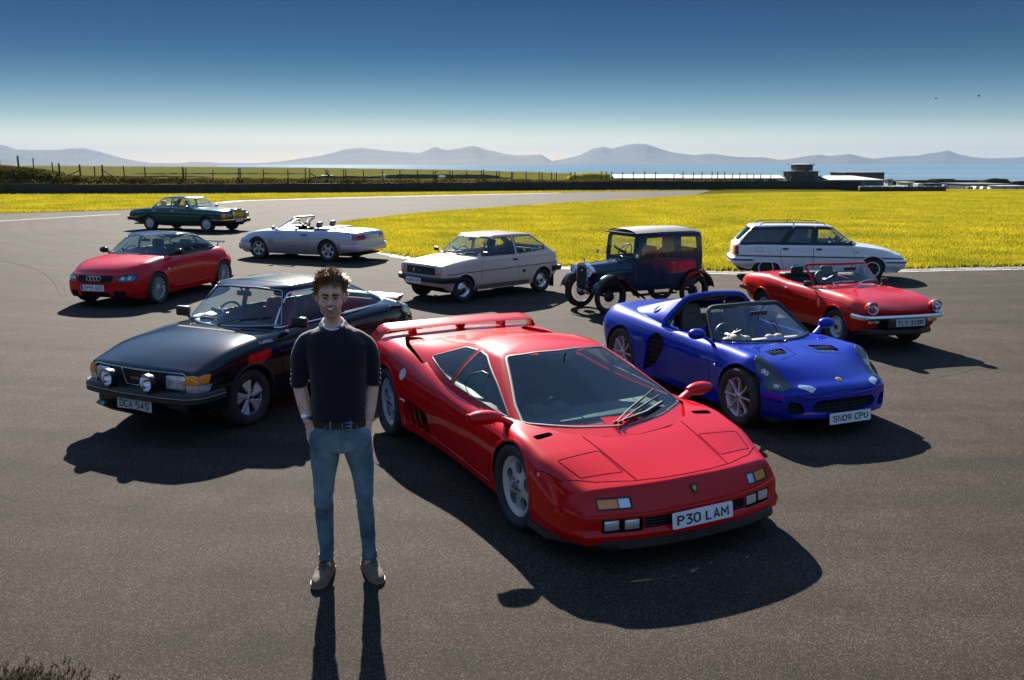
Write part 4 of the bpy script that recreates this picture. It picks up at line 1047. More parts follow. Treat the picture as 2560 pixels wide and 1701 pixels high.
# ---- post and wire fence on the bank
def fence():
    root = empty('post_and_wire_fence', (0, 86, 1)); inv = Matrix.Translation((0, -86, -1)); WOOD = noise_col(pbsdf('weathered_post', (.045, .034, .026), .9), (.030, .023, .018), (.075, .058, .045), 12)
    TX = V = BV[:, 4]; posts = []
    def top(x): return np.array([x, np.interp(x, TX[:, 0], TX[:, 1]), np.interp(x, TX[:, 0], TX[:, 2])])
    K = 300/2360; pxs = [16*K, 377*K, 613*K, 940*K, 1088*K, 1428*K, 1698*K, 1850*K, 2268*K]+[300+40*1, 434]; x8 = 1280/2360
    pxs += [p*x8 for p in (803, 814, 938, 1058, 1066, 1174, 1288, 1371, 1391, 1467, 1476, 1551, 1562, 1645, 1736, 1818, 1903, 1980, 1990, 2059, 2071, 2140, 2212, 2223, 2285, 2297, 2358)]
    pxs += [1280+p*x8 for p in (5, 69, 132, 147, 194, 217, 289, 310, 441, 466, 495, 549, 602, 661, 715, 810, 855, 907, 952, 1003, 1033, 1069, 1107, 1145, 1180, 1215, 1250, 1300)]
    for k, a in enumerate(pxs):
        Y = 82+8*min(max((a-100)/1200, 0), 1); x = (a-1280)/FPX*Y/math.cos(PITCH)*1.0; p = at_depth(a, 430, Y); b = top(p.x); posts.append(b)
        thick = .075 if k in (1, 4, 5, 7) else .05; hh = 1.08 if a < 500 else 1.0
        if a > 1280: hh = .92
        hh *= random.uniform(.93, 1.06); mb = MB(); lean = (random.uniform(-.02, .02), random.uniform(-.02, .02))
        mb.tube([(b[0], b[1], b[2]-.3), (b[0]+lean[0], b[1]+lean[1], b[2]+hh)], [thick*1.05, thick], 7, M=inv); mb.obj('post', WOOD, root)
    for a, d in ((1428*K, -1), (1850*K, 1), (1391*x8, 1), (1467*x8, 1)):
        p = at_depth(a, 430, 82+8*min(max((a-100)/1200, 0), 1)); b = top(p.x); e = top(p.x+d*1.1); mb = MB(); mb.tube([(b[0], b[1], b[2]+.62), (e[0], e[1], e[2]-.05)], .05, 6, M=inv); mb.obj('brace', WOOD, root)
    posts.sort(key=lambda p: p[0]); W = MB()
    for z in (.15, .35, .55, .75, .92):
        W.tube([(p[0], p[1], p[2]+z) for p in posts], .005, 3, M=inv)
    for x in np.arange(posts[0][0], posts[12][0], .3): b = top(x); W.tube([(b[0], b[1], b[2]+.1), (b[0], b[1], b[2]+.92)], .004, 3, M=inv)
    o = W.obj('wire_mesh', pbsdf('fence_wire', (.25, .25, .25), .5, .6), root); o['kind'] = 'stuff'
    tag(root, 'wooden post and wire fence running along the top of the bank', 'fence')
fence()

# ---- buildings towards the sea: pixel extents turned into metres at plausible distances
def bx(px0, px1, py0, py1, Y):
    a = at_depth(px0, py1, Y); b = at_depth(px1, py0, Y); return a.x, b.x, a.z, b.z
CW = noise_col(pbsdf('white_roof_sheet', (.62, .58, .54), .45), (.52, .48, .45), (.70, .66, .62), .6)
BGREY = noise_col(pbsdf('blue_grey_cladding', (.10, .14, .18), .6), (.085, .12, .155), (.12, .16, .20), .8); DKB = noise_col(pbsdf('dark_blue_cladding', (.025, .038, .05), .6), (.02, .03, .04), (.032, .048, .062), .7)
BROWN = noise_col(pbsdf('brown_cladding', (.075, .055, .05), .6), (.06, .045, .042), (.09, .066, .06), .8); PALEW = noise_col(pbsdf('pale_wall', (.42, .43, .42), .7), (.36, .37, .36), (.48, .49, .48), 1.)
WINM = pbsdf('dark_pane', (.015, .02, .025), .12); DOORM = pbsdf('roller_door', (.045, .065, .085), .5)
def crop_px(ox, oy, k): return lambda x0, x1, y0, y1: (ox+x0*k, ox+x1*k, oy+y0*k, oy+y1*k)
c1 = crop_px(1940, 380, 300/2360); c2 = crop_px(1280, 340, 1280/2360); c3 = crop_px(2240, 400, 320/2360)
def wall_box(root, e, Y, depth, mat, name='wall', zb=None, r=.0):
    x0, x1, z0, z1 = bx(*e, Y); z0 = zb if zb is not None else z0; mb = MB(); mb.box(((x0+x1)/2, Y+depth/2, (z0+z1)/2), (x1-x0, depth, z1-z0), r); return mb.obj(name, mat, root)
def front_panel(root, e, Y, mat, name, t=.12):
    x0, x1, z0, z1 = bx(*e, Y); mb = MB(); mb.box(((x0+x1)/2, Y-t/2, (z0+z1)/2), (x1-x0, t, z1-z0), 0); return mb.obj(name, mat, root)
def thing(name, label, cat, group=None): o = empty(name); tag(o, label, cat, group); return o
GZ = -7.0
def tower():
    t = thing('control_tower', 'dark two storey control tower with overhanging flat roofs near the sea', 'tower'); Y = 262
    wall_box(t, c1(285, 835, 392, 620), Y, 7.5, DKB, 'lower_storey', GZ); wall_box(t, c1(405, 730, 262, 372), Y+.8, 5.6, DKB, 'upper_storey')
    wall_box(t, c1(240, 872, 378, 392), Y-.9, 9.4, BGREY, 'lower_roof'); wall_box(t, c1(360, 770, 246, 262), Y-.2, 7.4, BGREY, 'roof')
    x0, x1, z0, z1 = bx(*c1(400, 740, 226, 246), Y); mb = MB(); mb.add([(x0, Y, z0), (x1, Y, z0), (x1, Y+6.8, z0), (x0, Y+6.8, z0), ((x0*.6+x1*.4), Y+2.6, z1), ((x0*.4+x1*.6), Y+2.6, z1), ((x0*.4+x1*.6), Y+4.2, z1), ((x0*.6+x1*.4), Y+4.2, z1)], [[0, 1, 5, 4], [1, 2, 6, 5], [2, 3, 7, 6], [3, 0, 4, 7], [4, 5, 6, 7]], False); mb.obj('roof_cap', BGREY, t)
    for e in (c1(412, 492, 275, 350), c1(510, 580, 285, 350), c1(610, 650, 300, 330), c1(660, 720, 285, 350)): front_panel(t, e, Y+.8, WINM, 'window')
    for e in (c1(292, 372, 405, 470), c1(430, 520, 420, 480), c1(560, 650, 420, 480), c1(700, 790, 420, 480)): front_panel(t, e, Y, WINM, 'window')
    front_panel(t, c1(285, 300, 395, 600), Y, PALEW, 'corner_panel'); front_panel(t, c1(560, 645, 372, 404), Y, BROWN, 'sign_panel')
tower()
def pitched(name, label, e_roof, e_wall, Y, depth, wm, doors=(), group=None, cat='building', skew=0.):
    t = thing(name, label, cat, group); wall_box(t, e_wall, Y, depth, wm, 'wall', GZ); x0, x1, z0, z1 = bx(*e_roof, Y); s = skew
    mb = MB(); V = [(x0-.2, Y-.4, z0), (x1+.2, Y-.4, z0), (x1+.2-s, Y+depth*.55, z1), (x0-.2+0, Y+depth*.55, z1), (x1+.2, Y+depth+.4, z0), (x0-.2, Y+depth+.4, z0)]
    V += [(a, b, c-.15) for a, b, c in V]; mb.add(V, [[0, 1, 2, 3], [3, 2, 4, 5], [6, 9, 8, 7], [9, 11, 10, 8], [0, 6, 7, 1], [1, 7, 8, 2], [2, 8, 10, 4], [3, 5, 11, 9], [0, 3, 9, 6], [4, 10, 11, 5]], False); mb.obj('roof', CW, t)
    for d in doors: front_panel(t, d, Y, DOORM, 'roller_door')
    return t
pitched('pit_garage', 'shorter white roofed low garage beside the green grassy mound', c2(475, 785, 180, 194), c2(480, 782, 193, 212), 212, 9, PALEW, [c2(500+60*k, 540+60*k, 197, 208) for k in range(5)])
pitched('pit_garage', 'long white roofed low garage beside the control tower', c2(800, 1255, 182, 195), c2(806, 1250, 194, 212), 218, 9, PALEW, [c2(820+60*k, 860+60*k, 197, 208) for k in range(7)])
t = thing('office_block', 'flat roofed blue grey link block between tower and white roofed shed', 'building'); wall_box(t, c1(842, 1042, 505, 640), 258, 8, BGREY, 'wall', GZ); wall_box(t, c1(838, 1046, 497, 508), 257.5, 9, DKB, 'roof'); front_panel(t, c1(870, 900, 540, 580), 258, WINM, 'window'); front_panel(t, c1(930, 1000, 540, 580), 258, WINM, 'window')
s_ = pitched('workshop', 'blue grey workshop with big roller doors and a white pitched roof', c1(1045, 2125, 475, 550), c1(1045, 2118, 548, 680), 250, 14, BGREY, [c1(1330, 1590, 583, 662), c1(1760, 2022, 590, 662), c1(1072, 1200, 580, 650)], skew=6.)
for k in range(6): e = c1(1215+150*k, 1219+150*k, 556, 664); front_panel(s_, e, 250, DKB, 'cladding_joint', .05)
t = thing('storage_shed', 'large plain brown storage shed standing behind the workshop', 'shed'); wall_box(t, c1(1365, 2135, 410, 560), 285, 14, BROWN, 'wall', GZ); wall_box(t, c1(1360, 2142, 402, 411), 284.7, 14.8, BGREY, 'roof_edge')
t = thing('site_hut', 'small grey site hut standing alone in the field', 'hut'); wall_box(t, c1(2198, 2300, 548, 625), 300, 4, PALEW, 'wall', GZ); wall_box(t, c1(2190, 2306, 536, 549), 299.6, 4.8, BGREY, 'roof'); front_panel(t, c1(2215, 2260, 565, 600), 300, WINM, 'window')
# blue panelled canopy roof
t = thing('panel_canopy', 'sloping dark blue panelled canopy roof in front of the workshop', 'canopy'); PB = pbsdf('solar_blue', (.03, .09, .17), .15)
for k in range(7):
    f0, f1 = k/7, (k+1)/7
    def q(f, top, g): x = (1780+(2130-1780)*f) if top else (1815+(2350-1815)*f); return at_depth(1940+x*300/2360, 380+(667 if top else 752)*300/2360, 196 if top else 190)
    a, b, c, d = q(f0, False, 0), q(f1, False, 0), q(f1, True, 0), q(f0, True, 0); e = Vector((.06, 0, 0)); mb = MB(); V = [a+e, b-e, c-e, d+e]; mb.add([*V, *[v-Vector((0, 0, .12)) for v in V]], [[0, 1, 2, 3], [7, 6, 5, 4], [0, 4, 5, 1], [1, 5, 6, 2], [2, 6, 7, 3], [3, 7, 4, 0]], False); mb.obj('panel', PB, t)
a, d = q(0, False, 0), q(0, True, 0)
mb = MB(); mb.add([a-Vector((.3, 0, .05)), q(1, False, 0)+Vector((.3, 0, -.05)), q(1, True, 0)+Vector((.3, 0, -.05)), d-Vector((.3, 0, .05))], [[0, 1, 2, 3]], False); mb.obj('deck', PALEW, t)
for f in (0, .5, 1): p = q(f, False, 0); mb = MB(); mb.tube([(p.x, p.y, p.z), (p.x, p.y, GZ)], .09, 6); mb.obj('leg', DKB, t)
# dark crash wall continuing to the right, and fence boards
t = thing('crash_wall', 'low black crash wall of joined blocks below the paddock vehicles', 'barrier')
for k in range(8):
    x0 = 2150+27*k; e = (x0, x0+26.5, 478+.3*k, 485+.3*k); a = bx(*e, 86); mb = MB(); mb.box(((a[0]+a[1])/2, 86.3, .22), (a[1]-a[0], .6, .5), .05); mb.obj('wall_block', TYRE, t)
t = thing('board_fence', 'dark green grey board fence in front of the parked vehicles', 'fence'); BF = noise_col(pbsdf('dark_boards', (.022, .035, .036), .7), (.018, .028, .03), (.03, .045, .046), 1.)
ed = [850, 1005, 1160, 1310, 1470, 1540, 1700, 1840, 2055]
for k in range(8): tp = [548, 552, 552, 552, 560, 545, 553, 548][k]; front_panel(t, c3(ed[k]+2, ed[k+1]-2, tp, 640), 96, BF, 'board', .1)
for k in range(9): p = bx(*c3(ed[k]-6, ed[k]+6, 545, 640), 96.1); mb = MB(); mb.box(((p[0]+p[1])/2, 96.15, (p[2]+p[3])/2), (p[1]-p[0], .12, p[3]-p[2]), 0); mb.obj('post', BF, t)
# vehicles and cabins in the paddock
def cabin(name, label, e, Y, mat, wins=(), doors=(), roofm=None, depth=2.6, cat='cabin', legs=True):
    t = thing(name, label, cat); wall_box(t, e, Y, depth, mat, 'wall'); x0, x1, y0, y1 = e; wall_box(t, (x0-.4, x1+.4, y0-.8, y0+.15), Y-.1, depth+.2, roofm or mat, 'roof')
    for w in wins: front_panel(t, w, Y, WINM, 'window', .06)
    for w in doors: front_panel(t, w, Y, DOORM, 'door', .06)
    if legs:
        for xx in (x0+1, x1-1):
            a = bx(xx-.4, xx+.4, y1-1, y1, Y); mb = MB(); mb.box(((a[0]+a[1])/2, Y+depth/2, (a[2]-1.2)), (.3, depth*.9, 2.6), 0); mb.obj('support', DKB, t)
    return t
cabin('box_trailer', 'plain white box trailer parked behind the black crash wall', c3(215, 370, 418, 540), 165, PALEW, (), (c3(225, 262, 440, 530),), depth=5, cat='trailer')
cabin('marshal_hut', 'small yellow and dark hut with pale window panels', c3(622, 850, 440, 560), 120, pbsdf('hut_dark', (.06, .07, .06), .6), (c3(640, 675, 452, 520), c3(755, 790, 452, 520)), (c3(690, 745, 455, 520),), pbsdf('hut_blue', (.04, .10, .16), .5), 2.4, 'hut')
cabin('portable_cabin', 'long pale blue portable cabin with narrow windows', c3(1950, 2420, 486, 632), 110, pbsdf('pale_blue_wall', (.30, .38, .50), .6), [c3(a, a+26, 515, 570) for a in (2160, 2240, 2320)]+[c3(1985, 2025, 520, 545)], (c3(2205, 2228, 500, 592),), pbsdf('cabin_roof', (.42, .45, .48), .6), 3)
cabin('low_shed', 'wide grey shallow roofed shed in the paddock', c3(1340, 2180, 452, 500), 175, pbsdf('shed_grey', (.10, .10, .115), .7), (), (), pbsdf('shed_roof', (.09, .09, .10), .7), 12, 'shed')
cabin('blue_shed', 'small pale shed with two blue grey doors by the crash wall', c3(-60, 330, 500, 575), 112, BGREY, (), (c3(75, 160, 508, 560),), PALEW, 3, 'shed')
def van(name, label, e, Y, mat, band_=None, flip=False, roofm=None, cat='van'):
    """panel van seen side on: stepped nose, windows, wheels"""
    t = thing(name, label, cat); x0, x1, z0, z1 = bx(*e, Y); L_ = x1-x0; h = z1-z0; X = lambda u: x0+L_*(1-u if not flip else u)
    o = [(0, .12), (0, .95), (.06, 1.0), (.66, 1.0), (.80, .60), (.97, .50), (1.0, .36), (1.0, .12)]; mb = MB(); mb.prism([(X(u), z0+h*v) for u, v in o], Y, Y+1.9, 'side'); mb.obj('body', mat, t)
    mb = MB(); mb.prism([(X(u), z0+h*v) for u, v in [(.52, .60), (.52, .90), (.655, .90), (.755, .60)]], Y-.02, Y+1.92, 'side'); mb.obj('side_window', WINM, t)
    if band_: mb = MB(); mb.prism([(X(u), z0+h*v) for u, v in [(.02, .40), (.02, .58), (.5, .58), (.5, .40)]], Y-.015, Y+.1, 'side'); mb.obj('stripe', band_, t)
    for u in (.18, .82): mb = MB(); mb.lathe([(0, -.1), (.2*h/1.9, -.1), (h*.17, -.06), (h*.17, .12)], 14, 'y', (X(u), Y+.05, z0+h*.16)); mb.obj('wheel', RUBBER, t)
    return t
van('panel_van', 'white van with a broad yellow green stripe next to the box trailer', c3(400, 600, 438, 545), 150, PALEW, pbsdf('hi_vis', (.45, .55, .03), .5), True)
van('panel_van', 'white and blue van next to the marshal hut', c3(872, 992, 464, 540), 150, PALEW, pbsdf('van_blue', (.02, .12, .4), .5), True)
van('panel_van', 'plain white van behind the middle of the board fence', c3(1445, 1552, 490, 570), 150, PALEW); van('panel_van', 'cream van with dark windows behind the board fence', c3(1560, 1690, 500, 570), 152, pbsdf('cream_van', (.42, .40, .34), .5)); van('panel_van', 'short white van parked at the end of the vehicle row', c3(1695, 1812, 502, 572), 154, PALEW)
for k in range(4):
    a = bx(*c3(1165+32*k, 1193+32*k, 492, 560), 150); mb = MB(); r = (a[1]-a[0])/2; mb.lathe([(0, a[3]), (r*.5, a[3]-.03), (r*.92, a[3]-.2), (r, a[3]-.5), (r, a[2]-.5), (0, a[2]-.5)], 16, 'z', ((a[0]+a[1])/2, 150.5, 0)); o = mb.obj('water_tank', PALEW); tag(o, 'upright white cylindrical tank behind the board fence', 'tank', 'row of white tanks')
for k, (x0, x1, c) in enumerate(((1345, 1380, (.12, .05, .045)), (1385, 1428, (.16, .14, .13)))):
    a = bx(*c3(x0, x1, 495, 570), 150); mb = MB(); mb.box(((a[0]+a[1])/2, 150.6, (a[2]+a[3])/2), (a[1]-a[0], 1.2, a[3]-a[2]), .06); o = mb.obj('skip_bin', pbsdf('bin%d' % k, c, .6)); tag(o, ['dark red upright bin beside the white tanks', 'grey brown upright bin beside the dark red bin'][k], 'bin')
# hedges and field boundaries
HEDGE = grass_ground('hedge_green', (.010, .014, .006), (.020, .026, .010), (.038, .042, .014), 1.)
def hedge(label, e, Y, seed, depth=4., mat=None, bump_=.35):
    x0, x1, z0, z1 = bx(*e, Y); n = max(24, int((x1-x0)/2.2)); V = []
    for i in range(n+1):
        x = x0+(x1-x0)*i/n; h = (z1-z0)*(1-bump_+bump_*2*(fbm(np.array([x*.22+seed]), np.array([seed*1.]), 4, seed)[0])); h *= min(1, 6*i/n+.25, 6*(1-i/n)+.25); dd = depth*(.8+.4*vnoise(np.array([x*.5]), np.array([2.]), seed)[0])
        V.append([(x, Y-dd/2, z0-1), (x, Y-dd/2, z0+h*.5), (x+.3*math.sin(i*3.), Y-dd*.3, z0+h*.9), (x, Y, z0+h), (x, Y+dd*.3, z0+h*.85), (x, Y+dd/2, z0-1)])
    mb = MB(); mb.grid(V); o = mb.obj('hedge', mat or HEDGE, None, sharp=None); tag(o, label, 'hedge'); return o
hedge('long dark hedge along the coast beyond the paddock', c3(-250, 1985, 376, 412), 400, 1, 6, bump_=.2); hedge('rounded green mound of gorse on the coastal hedge', c3(630, 1060, 350, 385), 405, 2, 10); hedge('clump of dark bushes at the end of the coastal hedge', c3(1555, 2070, 360, 425), 390, 3, 8, bump_=.5); hedge('dark clipped hedge block near the pale blue cabin roof', c3(2180, 2600, 390, 420), 380, 4, 5, bump_=.1)
hedge('green grassy mound beside the shorter white garage', c2(250, 470, 178, 205), 260, 5, 14, GRASS, .6)
FH = [((330, 1010, 185, 195), 640), ((200, 800, 172, 178), 980), ((560, 1500, 172, 180), 820), ((640, 900, 166, 171), 1150), ((1400, 2360, 186, 195), 560), ((160, 360, 158, 170), 1500), ((380, 760, 163, 169), 1350), ((1750, 2300, 178, 186), 640)]
for k, ((a, b, c, d), Y) in enumerate(FH): hedge('%s field hedge crossing the low fields beyond the fence' % ['broken', 'thin far', 'long wavering', 'short far', 'straggling near', 'dark inland', 'sparse distant', 'low seaward'][k], (a*1280/2360, b*1280/2360, 340+c*.5424, 340+d*.5424), Y, 10+k, 5)
for k, (a, b, c, d, Y) in enumerate(((1756, 1772, 182, 200, 500), (2022, 2050, 187, 200, 480), (1478, 1530, 184, 196, 520))):
    e = (a*1280/2360, b*1280/2360, 340+c*.5424, 340+d*.5424); cabin('field_shed', ['tiny pale shed among the fields beyond the fence', 'small white shed in the fields nearer the sea', 'low dark barn among the fields beyond the fence'][k], e, Y, PALEW if k < 2 else BROWN, (), (), None, 4, 'shed', False)
# two gulls far up in the sky, right
for k, (a, b) in enumerate(((2340, 247.5), (2447, 241))):
    p = at_depth(a, b, 130); mb = MB(); w = .32; mb.add([(-w, .1, .10), (-w*.45, .12, .16), (0, .1, .02), (w*.45, .12, .16), (w, .1, .10), (w*.4, -.12, .13), (0, -.16, .02), (-w*.4, -.12, .13)], [[0, 1, 7], [1, 2, 6, 7], [2, 3, 5, 6], [3, 4, 5]], True)
    mb.ico((0, 0, .0), 1, 2, (.04, .15, .035)); o = mb.obj('gull', pbsdf('gull_dark', (.05, .05, .055), .8), None, p, (0, .2*k, .5+k)); tag(o, ['small dark gull gliding, the one further from the frame edge', 'small dark gull gliding, the one closer to the frame edge'][k].replace('the one further from the frame edge', 'wings tilted level').replace('the one closer to the frame edge', 'banking slightly'), 'bird')
# put each building's empty at the foot of its own walls
for o in [o for o in bpy.data.objects if o.type == 'EMPTY' and o.parent is None and o.children and o.location.length < 1e-6]:
    P = np.array([v.co for c in o.children for v in c.data.vertices]); b = Vector((float((P[:, 0].min()+P[:, 0].max())/2), float((P[:, 1].min()+P[:, 1].max())/2), float(P[:, 2].min()))); o.location = b
    for c in o.children: c.location -= b
# ---- air
def haze():
    mb = MB(); mb.box((0, 11500, 190), (60000, 27000, 436), 0); o = mb.obj('haze', None, None, sharp=None); o['kind'] = 'stuff'; o['label'] = 'thin pale sea haze over the bay'; o['category'] = 'haze'
    m = bpy.data.materials.new('haze_air'); m.use_nodes = True; nt = m.node_tree; nt.nodes.clear(); out = nt.nodes.new('ShaderNodeOutputMaterial'); v = nt.nodes.new('ShaderNodeVolumePrincipled')
    v.inputs['Color'].default_value = (.28, .42, .62, 1); v.inputs['Density'].default_value = 4.2e-5; v.inputs['Anisotropy'].default_value = .0; nt.links.new(v.outputs[0], out.inputs['Volume']); o.data.materials.append(m)
haze()
# ================================================================ red wedge supercar
def rails_xyz(xs, rows):
    """rows: list of (ys, zs) over shared xs"""
    return [[(x, y, z) for x, y, z in zip(xs, ys, zs)] for ys, zs in rows]
def both(body, outline, name, car, mat, f=None, **kw):
    """cut a side outline on both flanks, returning [right, left] objects"""
    return [body.cut(outline, 'side', (fR if s < 0 else fL)) for s in (-1, 1)]
def supercar():
    car = empty('sports_car'); P = paint('red_paint', (.55, .002, .004), 0, .35, 0, .015, .7)
    xs = [2.21, 2.08, 1.88, 1.62, 1.325, .95, .45, -.1, -.6, -1.0, -1.325, -1.75, -2.11]
    body = loft_body(rails_xyz(xs, [
        ([.80, .86, .91, .93, .93, .90, .87, .86, .89, .95, .98, .98, .93], [.165, .155, .15, .155, .16, .15, .14, .14, .15, .17, .18, .22, .30]),
        ([.84, .90, .95, .965, .965, .92, .885, .88, .91, .98, 1.01, 1.0, .95], [.22, .23, .25, .28, .30, .25, .22, .22, .24, .30, .32, .34, .38]),
        ([.83, .89, .94, .965, .97, .945, .93, .94, .98, 1.01, 1.02, 1.01, .95], [.38, .40, .44, .49, .53, .54, .56, .58, .61, .64, .66, .68, .66]),
        ([.79, .84, .88, .90, .905, .88, .855, .845, .86, .89, .92, .92, .90], [.500, .530, .578, .640, .698, .705, .715, .755, .82, .88, .90, .895, .86]),
        ([.62, .66, .70, .72, .72, .66, .58, .52, .52, .56, .62, .68, .72], [.520, .550, .598, .655, .708, .742, .76, .80, .86, .91, .925, .915, .88]),
        ([0]*13, [.527, .556, .602, .660, .714, .76, .79, .82, .88, .93, .945, .93, .90]),
    ]), [0, .35, .45, .42, .45, 0], .018, .04,
        nose=dict(x0=1.6, bow=.24, pw=2.4, rake=[(.10, .10), (.18, .13), (.235, .13), (.25, .10), (.345, .097), (.36, .094), (.40, .072), (.44, .05), (.48, .026), (.51, .008), (.53, 0)]),
        tail=dict(x0=-1.6, bow=.12, rake=[(.2, -.10), (.5, 0), (.9, -.02)]), nx=100, nb=5, ns=3)
    bv = body.bvh()
    # cabin
    gh = greenhouse([(0, 1.58), (.5, 1.0), (1, .40)], [(0, -1.98), (.5, -1.40), (1, -.60)], [(0, .845), (.5, .715), (1, .54)],
                    [(-2.1, .86), (-1.2, .89), (-.6, .80), (0, .73), (.6, .69), (1.58, .66)], [(-2.1, .92), (-1.3, .985), (-.7, 1.04), (-.2, 1.066), (.2, 1.065), (.40, 1.055), (1.3, .9)],
                    bowf=[(0, .33), (1, .14)], bowr=[(0, .2), (1, .12)], crown=.042, wf=[(0, .93), (1, .90)], wr=.66, ff=.22, fr=.4, nl=12, side_curve=.015)
    gv = gh.bvh()
    body.cut([(1.60, 0), (1.555, .30), (1.42, .55), (1.15, .73), (-.40, .70), (-.7, .45), (-.7, -.45), (-.40, -.70), (1.15, -.73), (1.42, -.55), (1.555, -.30)], 'top', fT)
    win = rnd([(.96, .72), (.55, .885), (.13, 1.030), (-.02, 1.046), (-.05, .775)], [.06, .1, .12, .08, .05])
    qtr = rnd([(-.105, .785), (-.08, 1.045), (-.32, 1.03), (-.72, .885)], [.05, .06, .15, .08])
    ws = [(-.73, .715), (-.68, .80), (-.475, 1.052), (-.2, 1.068), (.2, 1.068), (.475, 1.052), (.68, .80), (.73, .715), (.4, .697), (0, .690), (-.4, .697)]
    w0 = gh.cut(rnd(ws, .12, 3), 'front', lambda p: cen(p, 3) > .25)
    pane(w0, 'windscreen', car, TGLASS)
    strip(gv, rnd(ws, .12, 3), 'front', 1, .022, .004, BLACK, 'windscreen_rubber', car)
    for s_, f in ((-1, fR), (1, fL)):
        pane(gh.cut(win, 'side', f), 'side_window', car, TGLASS); pane(gh.cut(qtr, 'side', f), 'quarter_window', car, TGLASS)
        strip(gv, win, 'side', s_, .016, .004, BLACK, 'window_rubber', car); strip(gv, qtr, 'side', s_, .016, .004, BLACK, 'window_rubber', car)
        strip(gv, [(.33, .74), (.13, .815), (.13, .89), (.25, .935), (.36, .93), (.40, .85)], 'side', s_, .010, .005, BLACK, 'window_rubber', car, closed=False)
    # openings cut in the body
    arches(body, car, [(1.325, .320, .342, .30), (-1.325, .335, .385, .36)], P, .006)
    for s_, f in ((-1, fR), (1, fL)):
        # side intake with three slats ahead of the rear wheel
        i1 = body.cut(rnd([(-.38, .215), (-.40, .44), (-.84, .50), (-.90, .235)], .12), 'side', f)
        o = recess(i1, .10, DARK, 'side_intake', car, P)
        for k in range(3):
            mb = MB(); x = -.53-.115*k; h0 = .225; h1 = .475+.008*k
            yy = 1.0 if k else .985
            q0 = cast(bv, (x, .23), 'side', s_)[0]; q1 = cast(bv, (x-.03, h1), 'side', s_)[0]; qm = cast(bv, (x-.015, .35), 'side', s_)[0]
            mb.tube([q0-Vector((0, s_*.01, 0)), qm-Vector((0, s_*.004, 0)), q1-Vector((0, s_*.01, 0))], .022, 8, flat=(1.4, .45)); mb.obj('slat', P, o)
        # door
        dr = [(.86, .225), (.93, .40), (.95, .60), (.93, .68), (.2, .72), (-.26, .77), (-.345, .62), (-.30, .40), (-.20, .19)]
        d = body.cut(rnd(dr, .12), 'side', f); dd = d.obj('door', P, car)
        strip(bv, rnd(dr, .12), 'side', s_, .006, .001, SEAM, 'door_gap', dd)
        strip(bv, [(-1.0, .33), (-.8, .255), (-.2, .215), (.5, .20), (.9, .21)], 'side', s_, .012, .006, P, 'sill_crease', car, closed=False)
        # upper rear intake on the haunch
        it = body.cut(rnd([(-.70, s_*.84), (-.74, s_*.62), (-1.45, s_*.56), (-1.60, s_*.68), (-1.2, s_*.82)], .15), 'top', fT)
        recess(it, .12, DARK, 'engine_intake', car, P)
        # fender badge, side repeater
        q = cast(bv, (-.90, .70), 'side', s_); mb = MB(); mb.lathe([(0, .004), (.052, .004), (.056, 0)], 28, 'z', M=facing(q[0], q[1])); mb.obj('round_badge', pbsdf('badge_white', (.55, .5, .5), .4), car)
        q = cast(bv, (1.72, .53), 'side', s_); mb = MB(); mb.ico(q[0], .018, 2, (1, .5, 1)); mb.obj('side_repeater', AMBER, car)
        q = cast(bv, (-.88, .46), 'side', s_); mb = MB(); mb.box((0, 0, 0), (.10, .018, .003), .001, facing(q[0], q[1])); mb.obj('name_badge', PLATEW, car)
    # nose: indicators, driving lamps, grille, badge, plate
    for s_ in (-1, 1):
        ind = body.cut(rrect(min(s_*.585, s_*.72), max(s_*.585, s_*.72), .402, .458, .004), 'front', fF); o = recess(ind, .008, AMBER, 'indicator', car, BLACK)
        ind = body.cut(rrect(min(s_*.50, s_*.582), max(s_*.50, s_*.582), .402, .458, .004), 'front', fF); recess(ind, .008, WHITELENS, 'clear_lens', o, BLACK) if False else ind.obj('clear_lens', WHITELENS, o, off=-.008)
        strip(bv, rrect(min(s_*.495, s_*.725), max(s_*.495, s_*.725), .397, .463, .005), 'front', 1, .010, .004, BLACK, 'lamp_rubber', o)
        lm = body.cut(rrect(min(s_*.435, s_*.715), max(s_*.435, s_*.715), .245, .335, .01), 'front', fF); o = recess(lm, .05, DARK, 'lamp_recess', car, BLACK)
        for y in (.507, .645):
            q = cast(bv, (s_*y, .29), 'front', 1); n = Vector((1, s_*.18, .05))
            M = facing(q[0]-Vector((.012, 0, 0)), n)
            mb = MB(); mb.box((0, 0, -.02), (.118, .080, .05), .010, M, 2); l = mb.obj('driving_lamp', BLACK, o)
            mb = MB(); mb.box((0, 0, .006), (.104, .066, .012), .005, M, 2); mb.obj('lens', WHITELENS, l)
    gr = body.cut(rrect(-.425, .425, .255, .33, .008), 'front', fF); o = recess(gr, .06, DARK, 'grille', car, BLACK)
    for k in range(4):
        z = .263+.02*k; pth = []
        for y in np.linspace(-.425, .425, 13):
            q = cast(bv, (y, z), 'front', 1); pth.append(q[0]-Vector((.012, 0, 0)))
        mb = MB(); mb.tube(pth, .005, 6); mb.obj('slat', BLACK, o)
    q = cast(bv, (.02, .292), 'front', 1); M = facing(q[0]+Vector((.03, 0, -.005)), (1, .02, .12)); plate(car, M, 'P30 LAM', .52, .112)
    q = cast(bv, (0, .455), 'front', 1)
